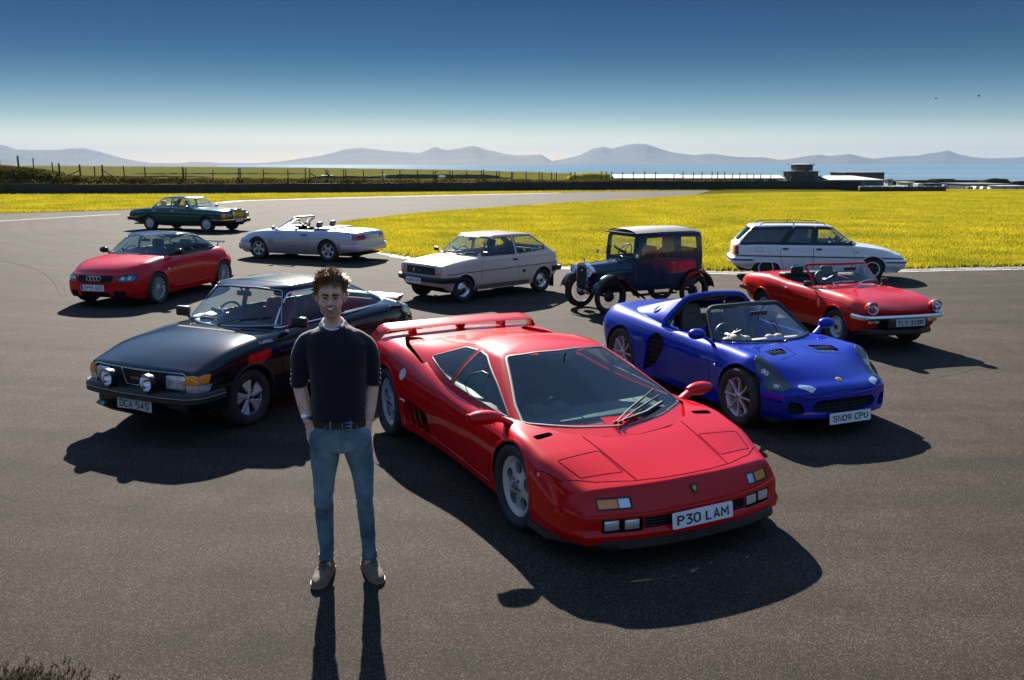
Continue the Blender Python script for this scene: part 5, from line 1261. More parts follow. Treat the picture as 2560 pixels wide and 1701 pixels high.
    if q:
        M = facing(q[0]+q[1]*.001, q[1]); mb = MB(); mb.prism([(-.028, .035), (.028, .035), (.03, .01), (.02, -.022), (0, -.042), (-.02, -.022), (-.03, .01)], 0, .004, 'top', M); b = mb.obj('shield_badge', pbsdf('badge_black', (.012, .01, .008), .3), car)
        mb = MB(); mb.prism([(-.014, .018), (.012, .022), (.016, .002), (.004, -.022), (-.012, -.006)], .004, .006, 'top', M); mb.obj('emblem', pbsdf('badge_gold', (.55, .38, .1), .35, .8), b)
    # chin spoiler
    pth = [cast(bv, (y, .20), 'front', 1)[0]+Vector((0, 0, -.03))+Vector((.012, 0, 0)) for y in np.linspace(-.70, .70, 25)]
    ends = [Vector((1.62, -.945, .155)), Vector((1.85, -.93, .145))]
    pth = ends+[p for p in pth if abs(p.y) < .8]+[Vector((1.85, .93, .145)), Vector((1.62, .945, .155))]
    mb = MB(); mb.sweep(pth, [(-.05, .035), (.014, .022), (.020, -.02), (.006, -.040), (-.06, -.03)]); mb.obj('chin_spoiler', BLACK, car)
    # bonnet, lamp lids, vents
    bn_ = [(1.46, .42), (2.04, .33), (2.10, 0), (2.04, -.33), (1.46, -.42), (1.55, 0)]
    b = body.cut([(1.30, .46), (2.12, .39), (2.165, 0), (2.12, -.39), (1.30, -.46)], 'top', fT); bo = b.obj('bonnet', P, car)
    for s_ in (-1, 1): strip(bv, [(1.50, s_*.445), (2.12, s_*.39)], 'top', 1, .008, .001, SEAM, 'bonnet_gap', bo, closed=False)
    ed = [(1.68, -.93), (1.90, -.85), (2.04, -.66), (2.125, -.42), (2.16, -.2), (2.17, 0), (2.16, .2), (2.125, .42), (2.04, .66), (1.90, .85), (1.68, .93)]
    strip(bv, ed, 'top', 1, .006, .001, SEAM, 'nose_gap', car, closed=False)
    for s_ in (-1, 1):
        ld = rnd([(1.72, s_*.44), (1.74, s_*.79), (1.96, s_*.73), (2.01, s_*.42)], .08)
        l = body.cut(ld, 'top', fT).obj('headlamp_lid', P, car); strip(bv, ld, 'top', 1, .006, .001, SEAM, 'lid_gap', l)
        v = body.cut(rnd([(1.36, s_*.64), (1.38, s_*.80), (1.45, s_*.79), (1.42, s_*.64)], .25), 'top', fT); recess(v, .05, DARK, 'bonnet_vent', car, DARK)
    strip(bv, [(-1.95, -.66), (-1.3, -.60), (-1.0, -.52)], 'top', 1, .006, .001, SEAM, 'engine_cover_gap', car, closed=False)
    body.obj('body', P, car)
    gh.polys = [p for p in gh.polys]; gh.obj('roof', P, car, .012)
    strip(gv, [(.05, -.53), (-.75, -.50), (-1.5, -.44)], 'top', 1, .007, .001, SEAM, 'roof_gap', car, closed=False)
    strip(gv, [(-.64, -.50), (-.66, 0), (-.64, .50)], 'top', 1, .007, .001, SEAM, 'roof_gap', car, closed=False)
    # rear wing
    W = []; n = 40
    for i in range(n+1):
        u = -1+2*i/n; y = u*.99; a = abs(u)
        drop = .15*sstep(.82, 1.0, a)+.035*a*a; yk = y if a < .86 else math.copysign(.86*.99+(a-.86)*.99*.75, u)
        ch = .27-.05*a; xc = -1.84+.10*(1-a*a)-.06*sstep(.85, 1, a); z = .995-drop
        W.append([(xc+ch/2, yk, z), (xc+ch*.3, yk, z+.020), (xc-ch*.1, yk, z+.025), (xc-ch/2, yk, z+.036), (xc-ch/2+.01, yk, z+.024), (xc, yk, z+.002), (xc+ch*.35, yk, z-.012)])
    mb = MB(); mb.grid(W, False, True); mb.add(W[0], [list(range(7))], False); mb.add(W[-1], [list(range(7))], False); wing = mb.obj('rear_wing', P, car)
    for s_ in (-1, 1):
        mb = MB(); mb.sweep([(-1.80, s_*.50, .88), (-1.84, s_*.52, .95), (-1.80, s_*.53, 1.0)], [(-.02, -.09), (.02, -.07), (.022, .07), (-.02, .09)], up=(1, 0, 0)); mb.obj('wing_support', P, wing)
    mb = MB(); mb.box((-1.76, 0, .965), (.08, .10, .07), .02); mb.obj('brake_light_pod', P, wing)
    # mirrors
    for s_ in (-1, 1):
        mb = MB()
        mb.tube([(1.04, s_*.80, .70), (1.03, s_*.87, .745), (1.02, s_*.93, .755)], [.045, .036, .036], 10, flat=(1.2, .7))
        m_ = mb.obj('door_mirror', P, car)
        V = []
        for k in range(9):
            t = k/8; y = .88+.25*t; rr = .055*math.sin(math.pi*min(max(t*.86+.07, .02), .98))**.45
            V.append([(1.015-.02*t+1.35*rr*math.cos(a), s_*y, .765+.01*t+rr*math.sin(a)) for a in np.linspace(0, 2*math.pi, 14)[:-1]])
        mb = MB(); mb.grid(V, False, True); mb.add(V[0], [list(range(13))], False); mb.add(V[-1], [list(range(13))], False); mb.obj('mirror_shell', P, m_)
        mb = MB(); mb.box((.945, s_*1.04, .77), (.004, .17, .055), .001); mb.obj('mirror_glass', MIRROR, m_)
    # wheels
    for s_ in (-1, 1):
        make_wheel(car, '', .318, .245, .236, 'five_hole', SILVER, (1.325, s_*.815, .315), s_ > 0)
        make_wheel(car, '', .335, .335, .247, 'five_hole', SILVER, (-1.325, s_*.835, .333), s_ > 0)
    # wiper: one big arm with linkage
    def on(y, z):
        q = cast(gv, (y, z), 'front', 1); return q[0]+q[1]*.018
    wiper(car, on(-.10, .700)+Vector((.03, 0, .0)), on(.56, .790), .015); wiper(car, on(-.06, .70)+Vector((.03, 0, 0)), on(.54, .758), .015)
    mb = MB(); mb.tube([on(.0, .703), on(.25, .712), on(.5, .73)], .014, 6); mb.obj('wiper_linkage', BLACK, car)
    # cabin
    GI = noise_col(pbsdf('grey_leather', (.10, .10, .10), .6), (.07, .07, .07), (.13, .13, .12), 40)
    tub(car, -.45, 1.15, .74, .20, .70, INT); dash(car, .66, 1.38, .68, .35, .665, GI, -.33, .28)
    steering(car, (.62, -.33, .70), .175, 68); seat(car, (.08, -.34, .22), INT, .50, .58, False, 28); seat(car, (.08, .34, .22), INT, .50, .58, False, 28)
    mb = MB(); mb.box((-.45, 0, .60), (.05, 1.30, .55), .02); mb.obj('bulkhead', INT, car)
    rear_mirror(car, (.42, 0, .99)); underfloor(car, -2.0, 2.15, .80, .16)
    return car
# ================================================================ black fastback saloon with driving lamps
def side_glass(gh, gv, car, outs, mat, trim=None, tw=.016, th=.006, names=None, thick=.004):
    for s_, f in ((-1, fR), (1, fL)):
        for k, o in enumerate(outs):
            pane(gh.cut(o, 'side', f), (names[k] if names else 'side_window'), car, mat, thick)
            if trim: strip(gv, o, 'side', s_, tw, th, trim, 'window_trim', car)
def seams(bv, car, outs, name='door_gap', w=.007, cut=None, P=None):
    """door outlines: the panel becomes a part of its own with its gap"""
    for s_, f in ((-1, fR), (1, fL)):
        for o in outs:
            d = cut.cut(o, 'side', f)
            if d.polys:
                dd = d.obj('door', P, car); strip(bv, o, 'side', s_, w, .001, SEAM, name, dd)
def plan_path(bv, z, y0, y1, n, side=1, off=0.):
    out = []
    for y in np.linspace(y0, y1, n):
        q = cast(bv, (y, z), 'front', side); out.append(q[0]+Vector((side*off, 0, 0)))
    return out
def bumper(bv, car, z, hw, back, sec, mat, side=1, off=.05, n=21, name='bumper', rad=.12, wrap_y=None, smooth=False):
    """bumper bar following the nose, wrapping back along the flanks by `back`"""
    c = [p for p in plan_path(bv, z, -hw, hw, n, side, off)]
    xe = c[0].x; wy = wrap_y or hw+.05
    left = [Vector((xe-side*back, wy, z)), Vector((xe-side*rad, wy-.005, z)), Vector((xe-side*rad*.35, wy-.03, z))]
    right = [Vector((p.x, -p.y, p.z)) for p in left]
    pth = right+[Vector((p.x, p.y, z)) for p in c]+left[::-1]
    if side < 0: pth = pth[::-1]
    mb = MB(); mb.sweep(pth, sec, smooth=smooth); return mb.obj(name, mat, car), pth
def black_fastback():
    car = empty('hatchback_car'); P = paint('black_paint', (.006, .006, .0075), 0, .25, 0, .03); SI = pbsdf('red_velour', (.26, .018, .026), .85)
    xs = [2.05, 1.9, 1.55, 1.2365, .85, .3, -.4, -1.2365, -1.75, -2.25]
    body = loft_body(rails_xyz(xs, [
        ([.70, .74, .77, .77, .77, .77, .77, .76, .70, .58], [.36, .31, .25, .23, .21, .20, .20, .25, .32, .44]),
        ([.76, .80, .82, .825, .825, .825, .825, .815, .76, .64], [.44, .42, .40, .40, .38, .37, .37, .40, .45, .52]),
        ([.78, .82, .84, .845, .845, .845, .845, .835, .79, .67], [.60, .62, .66, .69, .70, .70, .70, .71, .70, .68]),
        ([.745, .775, .79, .795, .80, .80, .80, .78, .72, .58], [.715, .765, .845, .885, .92, .935, .945, .955, .93, .84]),
        ([.50, .53, .56, .57, .60, .6, .6, .55, .45, .36], [.74, .80, .89, .935, .965, .98, .99, 1.01, .98, .87]),
        ([0]*10, [.745, .81, .905, .95, .98, .99, 1.0, 1.02, .99, .88]),
    ]), [0, .4, .45, .32, .5, 0], .02, .05, nose=dict(x0=1.3, bow=.10, pw=2.4, rake=[(.3, -.08), (.5, -.01), (.62, .0), (.70, -.01), (.75, -.04)]),
        tail=dict(x0=-1.6, bow=.16, rake=[(.4, -.1), (.65, 0), (.9, -.04)]), nx=90)
    bv = body.bvh()
    gh = greenhouse([(0, 1.02), (1, .44)], [(0, -2.15), (.5, -1.62), (1, -.85)], [(0, .79), (.5, .71), (1, .60)],
                    [(-2.2, .84), (-1.6, .90), (-.5, .90), (.5, .90), (1.05, .92)], [(-2.2, 1.12), (-1.5, 1.27), (-.9, 1.355), (-.4, 1.385), (.1, 1.385), (.44, 1.36), (1.05, 1.2)],
                    bowf=[(0, .34), (1, .20)], bowr=[(0, .35), (1, .14)], crown=.035, wf=.93, wr=[(0, .70), (1, .82)], ff=.25, fr=.5, side_curve=.012)
    gv = gh.bvh()
    body.cut([(.88, .3), (.55, .68), (-1.3, .68), (-1.75, .3), (-1.75, -.3), (-1.3, -.68), (.55, -.68), (.88, -.3)], 'top', fT)
    ws = rnd([(-.69, .985), (-.66, 1.05), (-.505, 1.33), (-.2, 1.36), (.2, 1.36), (.505, 1.33), (.66, 1.05), (.69, .985), (.3, .975), (-.3, .975)], .10, 3)
    pane(gh.cut(ws, 'front', lambda p: cen(p, 3) > .25), 'windscreen', car); strip(gv, ws, 'front', 1, .030, .010, BLACK, 'windscreen_rubber', car); strip(gv, ws, 'front', 1, .008, .013, CHROME, 'windscreen_trim', car)
    rw = rnd([(-.42, 1.02), (-.40, 1.24), (.40, 1.24), (.42, 1.02)], .15, 3); pane(gh.cut(rw, 'front', lambda p: cen(p, 3) < -.2), 'rear_window', car)
    side_glass(gh, gv, car, [rnd([(.66, .965), (.44, 1.19), (.30, 1.315), (-.34, 1.325), (-.34, .975)], [.04, .2, .12, .05, .04]), rnd([(-.40, .975), (-.40, 1.325), (-.85, 1.315), (-1.10, 1.26), (-1.53, 1.06), (-1.50, .985), (-1.35, .975)], [.05, .05, .3, .3, .3, .3, .3])], GLASS, CHROME, .018, .008, ['side_window', 'quarter_window'])
    arches(body, car, [(1.2365, .33, .345, .24), (-1.2365, .33, .345, .24)], P, .010, lipmat=BLACK)
    seams(bv, car, [rnd([(.74, .25), (.76, .90), (.70, .925), (-.36, .93), (-.36, .40), (-.46, .25)], .08)], cut=body, P=P)
    # clamshell bonnet
    bo = body.cut([(1.0, .815), (1.0, -.815), (1.94, -.79), (2.03, -.6), (2.06, 0), (2.03, .6), (1.94, .79)], 'top', lambda p: cen(p, 5) > .35).obj('bonnet', P, car)
    for s_ in (-1, 1):
        strip(bv, [(1.96, .665), (1.6, .735), (1.3, .775), (.98, .80), (.80, .82)], 'side', s_, .007, .001, SEAM, 'bonnet_gap', bo, closed=False)
        strip(bv, [(1.94, .60), (1.58, .655)], 'side', s_, .006, .001, SEAM, 'wing_gap', car, closed=False)
        strip(bv, [(.80, .735), (.2, .74), (-.6, .75), (-1.5, .76)], 'side', s_, .010, .005, BLACK, 'side_moulding', car, closed=False)
    strip(bv, [(1.02, -.45), (1.06, 0), (1.02, .45)], 'top', 1, .05, .004, DARK, 'scuttle_grille', car, closed=False)
    # front panel: grille with lamps
    pan = body.cut(rnd([(-.66, .515), (-.66, .685), (-.62, .705), (.62, .705), (.66, .685), (.66, .515), (.6, .50), (-.6, .50)], .12), 'front', fF); g = recess(pan, .035, BLACK, 'grille', car, BLACK)
    strip(bv, rnd([(-.66, .515), (-.66, .685), (-.62, .705), (.62, .705), (.66, .685), (.66, .515), (.6, .50), (-.6, .50)], .12), 'front', 1, .010, .008, CHROME, 'grille_trim', g)
    for k in range(8):
        z = .525+.022*k; pth = [p-Vector((.02, 0, 0)) for p in plan_path(bv, z, -.40, .40, 9)]; mb = MB(); mb.tube(pth, .004, 5); mb.obj('slat', pbsdf('grille_grey', (.03, .03, .032), .4), g)
    tr = [(-.2, .70), (.2, .70), (.13, .535), (-.13, .535)]; strip(bv, tr, 'front', 1, .012, .004, CHROME, 'grille_centre_frame', g)
    q = cast(bv, (.0, .615), 'front', 1); lettering(g, facing(q[0]+Vector((.006, 0, 0)), (1, 0, .05)), 'SAAB', .032, pbsdf('gold_badge', (.6, .42, .12), .3, .8), .13, 'badge_lettering')
    for s_ in (-1, 1):
        q = cast(bv, (s_*.525, .603), 'front', 1); n = (1, s_*.14, .03); M = facing(q[0]-Vector((.012, 0, 0)), n)
        mb = MB(); mb.box((0, 0, -.01), (.235, .150, .03), .02, M, 3); h = mb.obj('headlight', CHROME, car)
        mb = MB(); mb.box((0, 0, .006), (.215, .130, .022), .012, M, 3); mb.obj('lens', noise_col(pbsdf('ribbed_lens', (.45, .5, .52), .15, .4, 1), (.30, .34, .36), (.66, .70, .72), 26), h)
        # wrap-round indicator: amber over clear
        for (z0, z1, mt, nm) in ((.60, .69, AMBER, 'indicator'), (.52, .596, WHITELENS, 'side_light')):
            a = body.cut(rrect(min(s_*.675, s_*.80), max(s_*.675, s_*.80), z0, z1, .006), 'front', lambda p: cen(p, 3) > .3 and cen(p, 1)*s_ > 0).offset(.012)
            b = body.cut(rnd([(2.1, z0), (2.1, z1), (1.80, z1-.005), (1.84, z0)], .05), 'side', lambda p: cen(p, 1)*s_ > .3 and abs(cen(p, 4)) > .12).offset(.012)
            Soup(a.polys+b.polys).obj(nm, mt, car)
        round_lamp(car, (2.17, s_*.285, .605), .083, (1, 0, .0), .09, BLACK, 'driving_lamp', BLACK, .35)
        mb = MB(); mb.tube([(2.15, s_*.285, .53), (2.12, s_*.285, .46)], .012, 6); mb.obj('lamp_bracket', BLACK, car)
    # bumpers
    BB = pbsdf('bumper_rubber', (.022, .022, .024), .38)
    sec = [(-.05, -.06), (.035, -.06), (.055, -.045), (.055, -.012), (.045, -.006), (.055, 0), (.055, .03), (.04, .055), (-.05, .06)]
    b1, pth = bumper(bv, car, .46, .70, .38, sec, BB, 1, .06, 21, 'bumper', .16, .80)
    mb = MB(); mb.sweep([p+Vector((0, 0, .006)) for p in pth], [(.0555, -.004), (.059, -.004), (.059, .004), (.0555, .004)]); mb.obj('bumper_stripe', pbsdf('stripe_grey', (.35, .35, .36), .4), b1)
    bumper(bv, car, .50, .56, .35, sec, BB, -1, .06, 21, 'bumper', .16, .78)
    # valance spoiler below
    mb = MB(); pts = [Vector((1.80, -.73, .28)), Vector((2.00, -.62, .275)), Vector((2.08, -.3, .27)), Vector((2.10, 0, .27)), Vector((2.08, .3, .27)), Vector((2.00, .62, .275)), Vector((1.80, .73, .28))]
    mb.sweep(pts, [(-.10, .08), (.0, .03), (.045, .0), (.04, -.02), (-.02, -.012), (-.11, .05)]); mb.obj('front_spoiler', P, car)
    mb = MB(); mb.box((1.97, 0, .36), (.06, 1.30, .16), .02); mb.obj('front_valance', BLACK, car)
    plate(car, facing((2.105, .02, .345), (1, 0, .05)), 'DCA 54S', .50, .125, pbsdf('old_plate_white', (.55, .54, .50), .45))
    # tail spoiler, vents, mirrors, badge
    mb = MB(); W = [[(-1.97+.02*math.cos(y*2), y, .93), (-2.02, y, .975), (-2.13, y, .985), (-2.14, y, .97), (-2.04, y, .90)] for y in np.linspace(-.52, .52, 15)]
    mb.grid(W, False, True); mb.add(W[0], [list(range(5))], False); mb.add(W[-1], [list(range(5))], False); mb.obj('tail_spoiler', pbsdf('grey_rubber', (.10, .10, .10), .45), car)
    for s_ in (-1, 1):
        o = rnd([(-1.44, .925), (-1.44, .870), (-1.76, .845), (-1.76, .890)], .1); v = recess(body.cut(o, 'side', fR if s_ < 0 else fL), .012, DARK, 'pillar_vent', car, BLACK)
        strip(bv, o, 'side', s_, .012, .005, BLACK, 'vent_frame', v)
        for k in range(7):
            x = -1.48-.04*k; z = .895-.03*(k/7); q = cast(bv, (x, z), 'side', s_); mb = MB(); mb.box((0, 0, 0), (.006, .05, .008), .001, facing(q[0], q[1])); mb.obj('vent_bar', BLACK, v)
        q = cast(bv, (.98, .875), 'side', s_); lettering(car, facing(q[0]+q[1]*.002, q[1]), 'TURBO', .035, pbsdf('white_script', (.7, .7, .7), .3), .20, 'turbo_lettering')
        mb = MB(); mb.box((.52, s_*.90, 1.025), (.07, .20, .12), .025, None, 3); mb.tube([(.54, s_*.76, .96), (.53, s_*.84, 1.0)], .022, 8); m_ = mb.obj('door_mirror', BLACK, car)
        mb = MB(); mb.box((.482, s_*.90, 1.025), (.006, .17, .095), .002); mb.obj('mirror_glass', MIRROR, m_)
        mb = MB(); mb.box((-.20, s_*.825, .84), (.15, .03, .03), .01); mb.obj('door_handle', CHROME, car)
        q = cast(gv, (.63, .98), 'side', s_)
        make_wheel(car, '', .308, .18, .200, 'step', ALLOY, (1.2365, s_*.715, .308), s_ > 0, barrel=DALLOY); make_wheel(car, '', .308, .18, .200, 'step', ALLOY, (-1.2365, s_*.715, .308), s_ > 0)
    mb = MB(); mb.box((.62, .80, .935), (.012, .05, .03), .004); mb.obj('flag_badge', PLATEW, car)
    body.obj('body', P, car); gh.obj('roof', P, car, .012)
    sr = rnd([(.18, .36), (.18, -.36), (-.42, -.36), (-.42, .36)], .08); strip(gv, sr, 'top', 1, .008, .001, SEAM, 'sunroof_gap', car)
    for s_ in (-1, 1):
        strip(gv, [(.46, 1.345), (.1, 1.36), (-.5, 1.358), (-.95, 1.32), (-1.3, 1.24)], 'side', s_, .014, .012, P, 'roof_gutter', car, closed=False)
    def on(y, z):
        q = cast(gv, (y, z), 'front', 1); return q[0]+q[1]*.015
    wiper(car, on(.05, .985), on(.56, 1.06), .02); wiper(car, on(-.52, .985), on(-.02, 1.03), .02)
    tub(car, -1.5, .80, .72, .26, .93, INT); dash(car, .45, .88, .66, .55, .965, BLACK, -.33, .2)
    steering(car, (.36, -.33, .97), .19, 62); seat(car, (-.25, -.34, .38), SI, .52, .60); seat(car, (-.25, .34, .38), SI, .52, .60); seat(car, (-1.1, 0, .40), SI, 1.25, .52, False, 22, 'rear_seat')
    rear_mirror(car, (.42, 0, 1.285)); underfloor(car, -2.0, 1.85, .68, .26)
    return car
# ================================================================ blue open roadster
def frame_tube(gv, car, pts, r, mat, name, flat=None):
    Q = []
    for p in pts:
        q = cast(gv, p, 'front', 1); Q.append(q[0])
    mb = MB(); mb.tube(Q, r, 8, flat=flat); return mb.obj(name, mat, car)
def blue_roadster():
    car = empty('roadster'); P = paint('blue_paint', (.001, .015, .33), .2, .36, .05, .015, .8); TAN = noise_col(pbsdf('tan_trim', (.36, .30, .22), .7), (.32, .26, .19), (.42, .35, .27), 30)
    xs = [1.86, 1.74, 1.5, 1.15, .8, .35, -.15, -.65, -1.15, -1.6, -1.9]
    body = loft_body(rails_xyz(xs, [
        ([.56, .66, .76, .80, .78, .75, .75, .81, .84, .82, .72], [.17, .145, .145, .16, .14, .13, .13, .15, .18, .25, .36]),
        ([.64, .74, .81, .835, .79, .755, .76, .835, .865, .845, .77], [.26, .27, .30, .33, .28, .25, .25, .29, .34, .42, .50]),
        ([.64, .745, .82, .845, .825, .80, .805, .845, .87, .85, .75], [.40, .43, .50, .56, .56, .55, .56, .60, .63, .67, .68]),
        ([.56, .635, .70, .72, .72, .715, .725, .735, .73, .68, .58], [.485, .56, .68, .765, .765, .745, .755, .79, .830, .845, .82]),
        ([.38, .43, .47, .48, .52, .54, .56, .55, .50, .44, .40], [.495, .550, .635, .705, .745, .75, .765, .80, .835, .855, .84]),
        ([0]*11, [.508, .565, .640, .715, .765, .77, .78, .81, .84, .86, .845]),
    ]), [0, .42, .5, .46, .5, 0], .02, .05, nose=dict(x0=1.15, bow=.34, pw=2.3, rake=[(.13, -.05), (.20, .0), (.28, -.01), (.40, -.01), (.46, -.03), (.52, -.12)]),
        tail=dict(x0=-1.45, bow=.16, rake=[(.3, -.15), (.6, 0), (.9, -.03)]), nx=90, nb=5)
    bv = body.bvh()
    gh = greenhouse([(0, .98), (1, .30)], [(0, -1.0), (1, -.7)], [(0, .70), (1, .56)], [(-1, .74), (0, .72), (.98, .70)], [(-1, 1.08), (.0, 1.085), (.30, 1.075), (1, 1.0)],
                    bowf=[(0, .36), (1, .24)], crown=.02, wf=.93, ff=.28, nl=10)
    gv = gh.bvh()
    body.cut(rnd([(.66, .34), (.42, .60), (-.44, .60), (-.50, .3), (-.50, -.3), (-.44, -.60), (.42, -.60), (.66, -.34)], .2), 'top', fT)
    wsO = [(-.62, .76), (-.56, .90), (-.46, 1.045), (-.2, 1.068), (.2, 1.068), (.46, 1.045), (.56, .90), (.62, .76), (.3, .765), (-.3, .765)]
    ws = rnd(wsO, .12, 3); pane(gh.cut(ws, 'front', lambda p: cen(p, 3) > .2), 'windscreen', car)
    top = [(-.64, .755), (-.60, .84), (-.545, .955), (-.485, 1.05), (-.36, 1.072), (0, 1.085), (.36, 1.072), (.485, 1.05), (.545, .955), (.60, .84), (.64, .755)]
    frame_tube(gv, car, rnd(top, [0]+[.4]*9+[0], 3, False), .026, BLACK, 'windscreen_frame', (1.0, 1.0))
    strip(gv, [(-.62, .762), (-.3, .767), (0, .768), (.3, .767), (.62, .762)], 'front', 1, .03, .008, BLACK, 'windscreen_rubber', car, closed=False)
    # roll-over hoop with sloping buttresses behind
    V = []; n = 26
    for i in range(15):
        t = i/14; x = -.40-1.05*t; zt = 1.105-.265*t**1.1; yt = .44-.02*t; yb = .665-.03*t; zb = .79+.05*t-.04*t*t
        C = np.array([(yb+.02, zb-.05), (yb-.02, zb+.06*(1-t)), (yt+.05, zt-.10*(1-t)-.01), (yt-.06, zt-.004), (0, zt+.012)]); S = fillet(C, [0, .45, .5, .45, 0], 5, 2)
        row = [(x-.04*(1-t)*abs(y/.6)**2, y, z) for y, z in S]+[(x-.04*(1-t)*abs(y/.6)**2, -y, z) for y, z in S[-2::-1]]
        V.append(row)
    V = np.array(V); a, b = V.shape[:2]
    can = Soup.from_grid([tuple(v) for v in V.reshape(-1, 3)], [[i*b+j, (i+1)*b+j, (i+1)*b+j+1, i*b+j+1] for i in range(a-1) for j in range(b-1)]); can.flip_out((-.8, 0, .5)); cv = can.bvh()
    hole = rnd([(-.56, -.36), (-.56, .36), (-1.02, .33), (-1.02, -.33)], .12); can.cut(hole, 'top', fT)
    can.obj('buttress', P, car, .02)
    mb = MB(); mb.tube([tuple(v) for v in V[0]], .034, 8); ho_ = mb.obj('roll_hoop', P, car); mb = MB(); mb.tube([(v[0]+.035, v[1]*.95, v[2]-.02) for v in V[0]], .016, 8); mb.obj('hoop_seal', BLACK, ho_)
    mb = MB(); W = []
    for i in range(9):
        y = -.50+i*.125; W.append([(-.50, y, .72), (-.52, y, .86)])
    mb.grid(W); mb.obj('rear_bulkhead', BLACK, car)
    mb = MB(); mb.add([(-.52, -.44, .85), (-.52, .44, .85), (-.60, .36, 1.04), (-.60, -.36, 1.04)], [[0, 1, 2, 3]], False); mb.obj('rear_window', GLASS, car)
    mb = MB(); mb.box((-.42, 0, 1.055), (.05, .30, .035), .012); mb.obj('roof_catch_plate', BLACK, car)
    mb = MB(); mb.box((-.85, 0, .83), (.55, .62, .06), .02); mb.obj('engine_cover', BLACK, car)
    q = cast(cv, (-.80, .905), 'side', -1); M = facing(q[0], q[1]); mb = MB(); mb.lathe([(.045, 0), (.060, .004), (.062, .010), (.045, .012), (.043, .004), (0, .006)], 28, 'z', M=M); mb.obj('fuel_cap', CHROME, car)
    arches(body, car, [(1.15, .315, .335, .26), (-1.15, .325, .355, .28)], P, .004)
    for s_, f in ((-1, fR), (1, fL)):
        o = rnd([(-.30, .66), (-.26, .54), (-.44, .30), (-.66, .20), (-.60, .36), (-.56, .62), (-.46, .70)], .28)
        i1 = recess(body.cut(o, 'side', f), .06, DARK, 'side_intake', car, P)
        for k in range(6):
            z = .30+.06*k; x0 = -.36-.12*max(0, (.5-z)/.3); q = cast(bv, (x0-.10, z), 'side', s_); mb = MB(); mb.box((0, 0, -.025), (.22, .008, .02), .002, facing(q[0], q[1])); mb.obj('slat', BLACK, i1)
        dr = rnd([(.60, .20), (.64, .45), (.62, .735), (.2, .755), (-.28, .775), (-.30, .66), (-.27, .54), (-.42, .32), (-.40, .20)], .1)
        d = body.cut(dr, 'side', f); dd = d.obj('door', P, car); strip(bv, dr, 'side', s_, .006, .001, SEAM, 'door_gap', dd)
        # almond headlamp under a clear cover
        ho = rnd([(1.22, s_*.63), (1.30, s_*.735), (1.48, s_*.740), (1.63, s_*.650), (1.685, s_*.555), (1.60, s_*.525), (1.42, s_*.56)], .30)
        hs = body.cut(ho, 'top', lambda p: cen(p, 5) > .15 and cen(p, 1)*s_ > 0); h = recess(hs, .05, pbsdf('lamp_bowl', (.02, .02, .022), .3), 'headlight', car, BLACK)
        hs.obj('lamp_cover', LENS, h, 0, .001); strip(bv, ho, 'top', 1, .010, .003, BLACK, 'lamp_rubber', h)
        for (x, y, r) in ((1.38, .660, .042), (1.53, .620, .050)):
            q = cast(bv, (x, s_*y), 'top'); mb = MB(); mb.lathe([(r, 0), (r*.96, .012), (r*.8, -.012), (r*.5, -.02), (0, -.02)], 20, 'z', M=facing(q[0]-Vector((0, 0, .045)), (.8, s_*.15, .75))); mb.obj('projector', CHROME, h)
            mb = MB(); mb.ico(q[0]-Vector((-.005, 0, .042)), r*.55, 2); mb.obj('bulb_lens', WHITELENS, h)
        io = rnd([(1.66, s_*.47), (1.70, s_*.51), (1.785, s_*.40), (1.775, s_*.335), (1.72, s_*.37)], .3); body.cut(io, 'top', fT).obj('indicator', WHITELENS, car, 0, .004); strip(bv, io, 'top', 1, .008, .002, SEAM, 'indicator_gap', car)
        vo = rnd([(1.02, s_*.17), (1.06, s_*.43), (1.20, s_*.42), (1.17, s_*.20)], .25) if s_ < 0 else rnd([(1.00, .17), (1.06, .46), (1.24, .44), (1.20, .20)], .25)
        v = recess(body.cut(vo, 'top', fT), .03, DARK, 'bonnet_vent', car, P)
        for k in range(5):
            q = cast(bv, (1.11+.0*k, s_*(.22+.048*k)), 'top'); mb = MB(); mb.box((0, 0, -.006), (.11, .012, .006), .002, facing(q[0], q[1], (0, 1, 0), 20)); mb.obj('vent_bar', BLACK, v)
        so = rnd([(s_*.455, .245), (s_*.50, .345), (s_*.60, .36), (s_*.63, .25), (s_*.55, .225)], .25); recess(body.cut(so, 'front', fF), .05, DARK, 'brake_intake', car, P)
        q = cast(bv, (.74, .55), 'side', s_); mb = MB(); mb.ico(q[0], .018, 2, (1, .5, 1)); mb.obj('side_repeater', WHITELENS, car)
        q = cast(bv, (-.22, .72), 'side', s_); mb = MB(); mb.lathe([(.014, 0), (.014, .004), (0, .005)], 14, 'z', M=facing(q[0], q[1])); mb.obj('door_lock', BLACK, car)
        mb = MB(); mb.tube([(.56, s_*.70, .74), (.53, s_*.78, .80), (.52, s_*.83, .835)], [.035, .022, .022], 10, flat=(1.3, .7)); m_ = mb.obj('door_mirror', P, car)
        mb = MB(); mb.ico((.52, s_*.885, .85), 1, 3, (.075, .105, .06), None, lambda v: Vector((max(v.x, .475), v.y, v.z))); mb.obj('mirror_shell', P, m_)
        mb = MB(); mb.ico((.474, s_*.885, .85), 1, 2, (.003, .085, .045)); mb.obj('mirror_glass', MIRROR, m_)
        make_wheel(car, '', .300, .185, .212, 'multi', SILVER, (1.15, s_*.735, .300), s_ > 0, n=8, sw=.030, steer=R(0)); make_wheel(car, '', .317, .225, .226, 'multi', SILVER, (-1.15, s_*.74, .317), s_ > 0, n=8, sw=.030)
    mo = rnd([(-.38, .25), (-.40, .33), (-.34, .375), (0, .385), (.34, .375), (.40, .33), (.38, .25), (0, .225)], .28)
    g = recess(body.cut(mo, 'front', fF), .06, DARK, 'grille', car, P); strip(bv, mo, 'front', 1, .014, .004, P, 'mouth_lip', g)
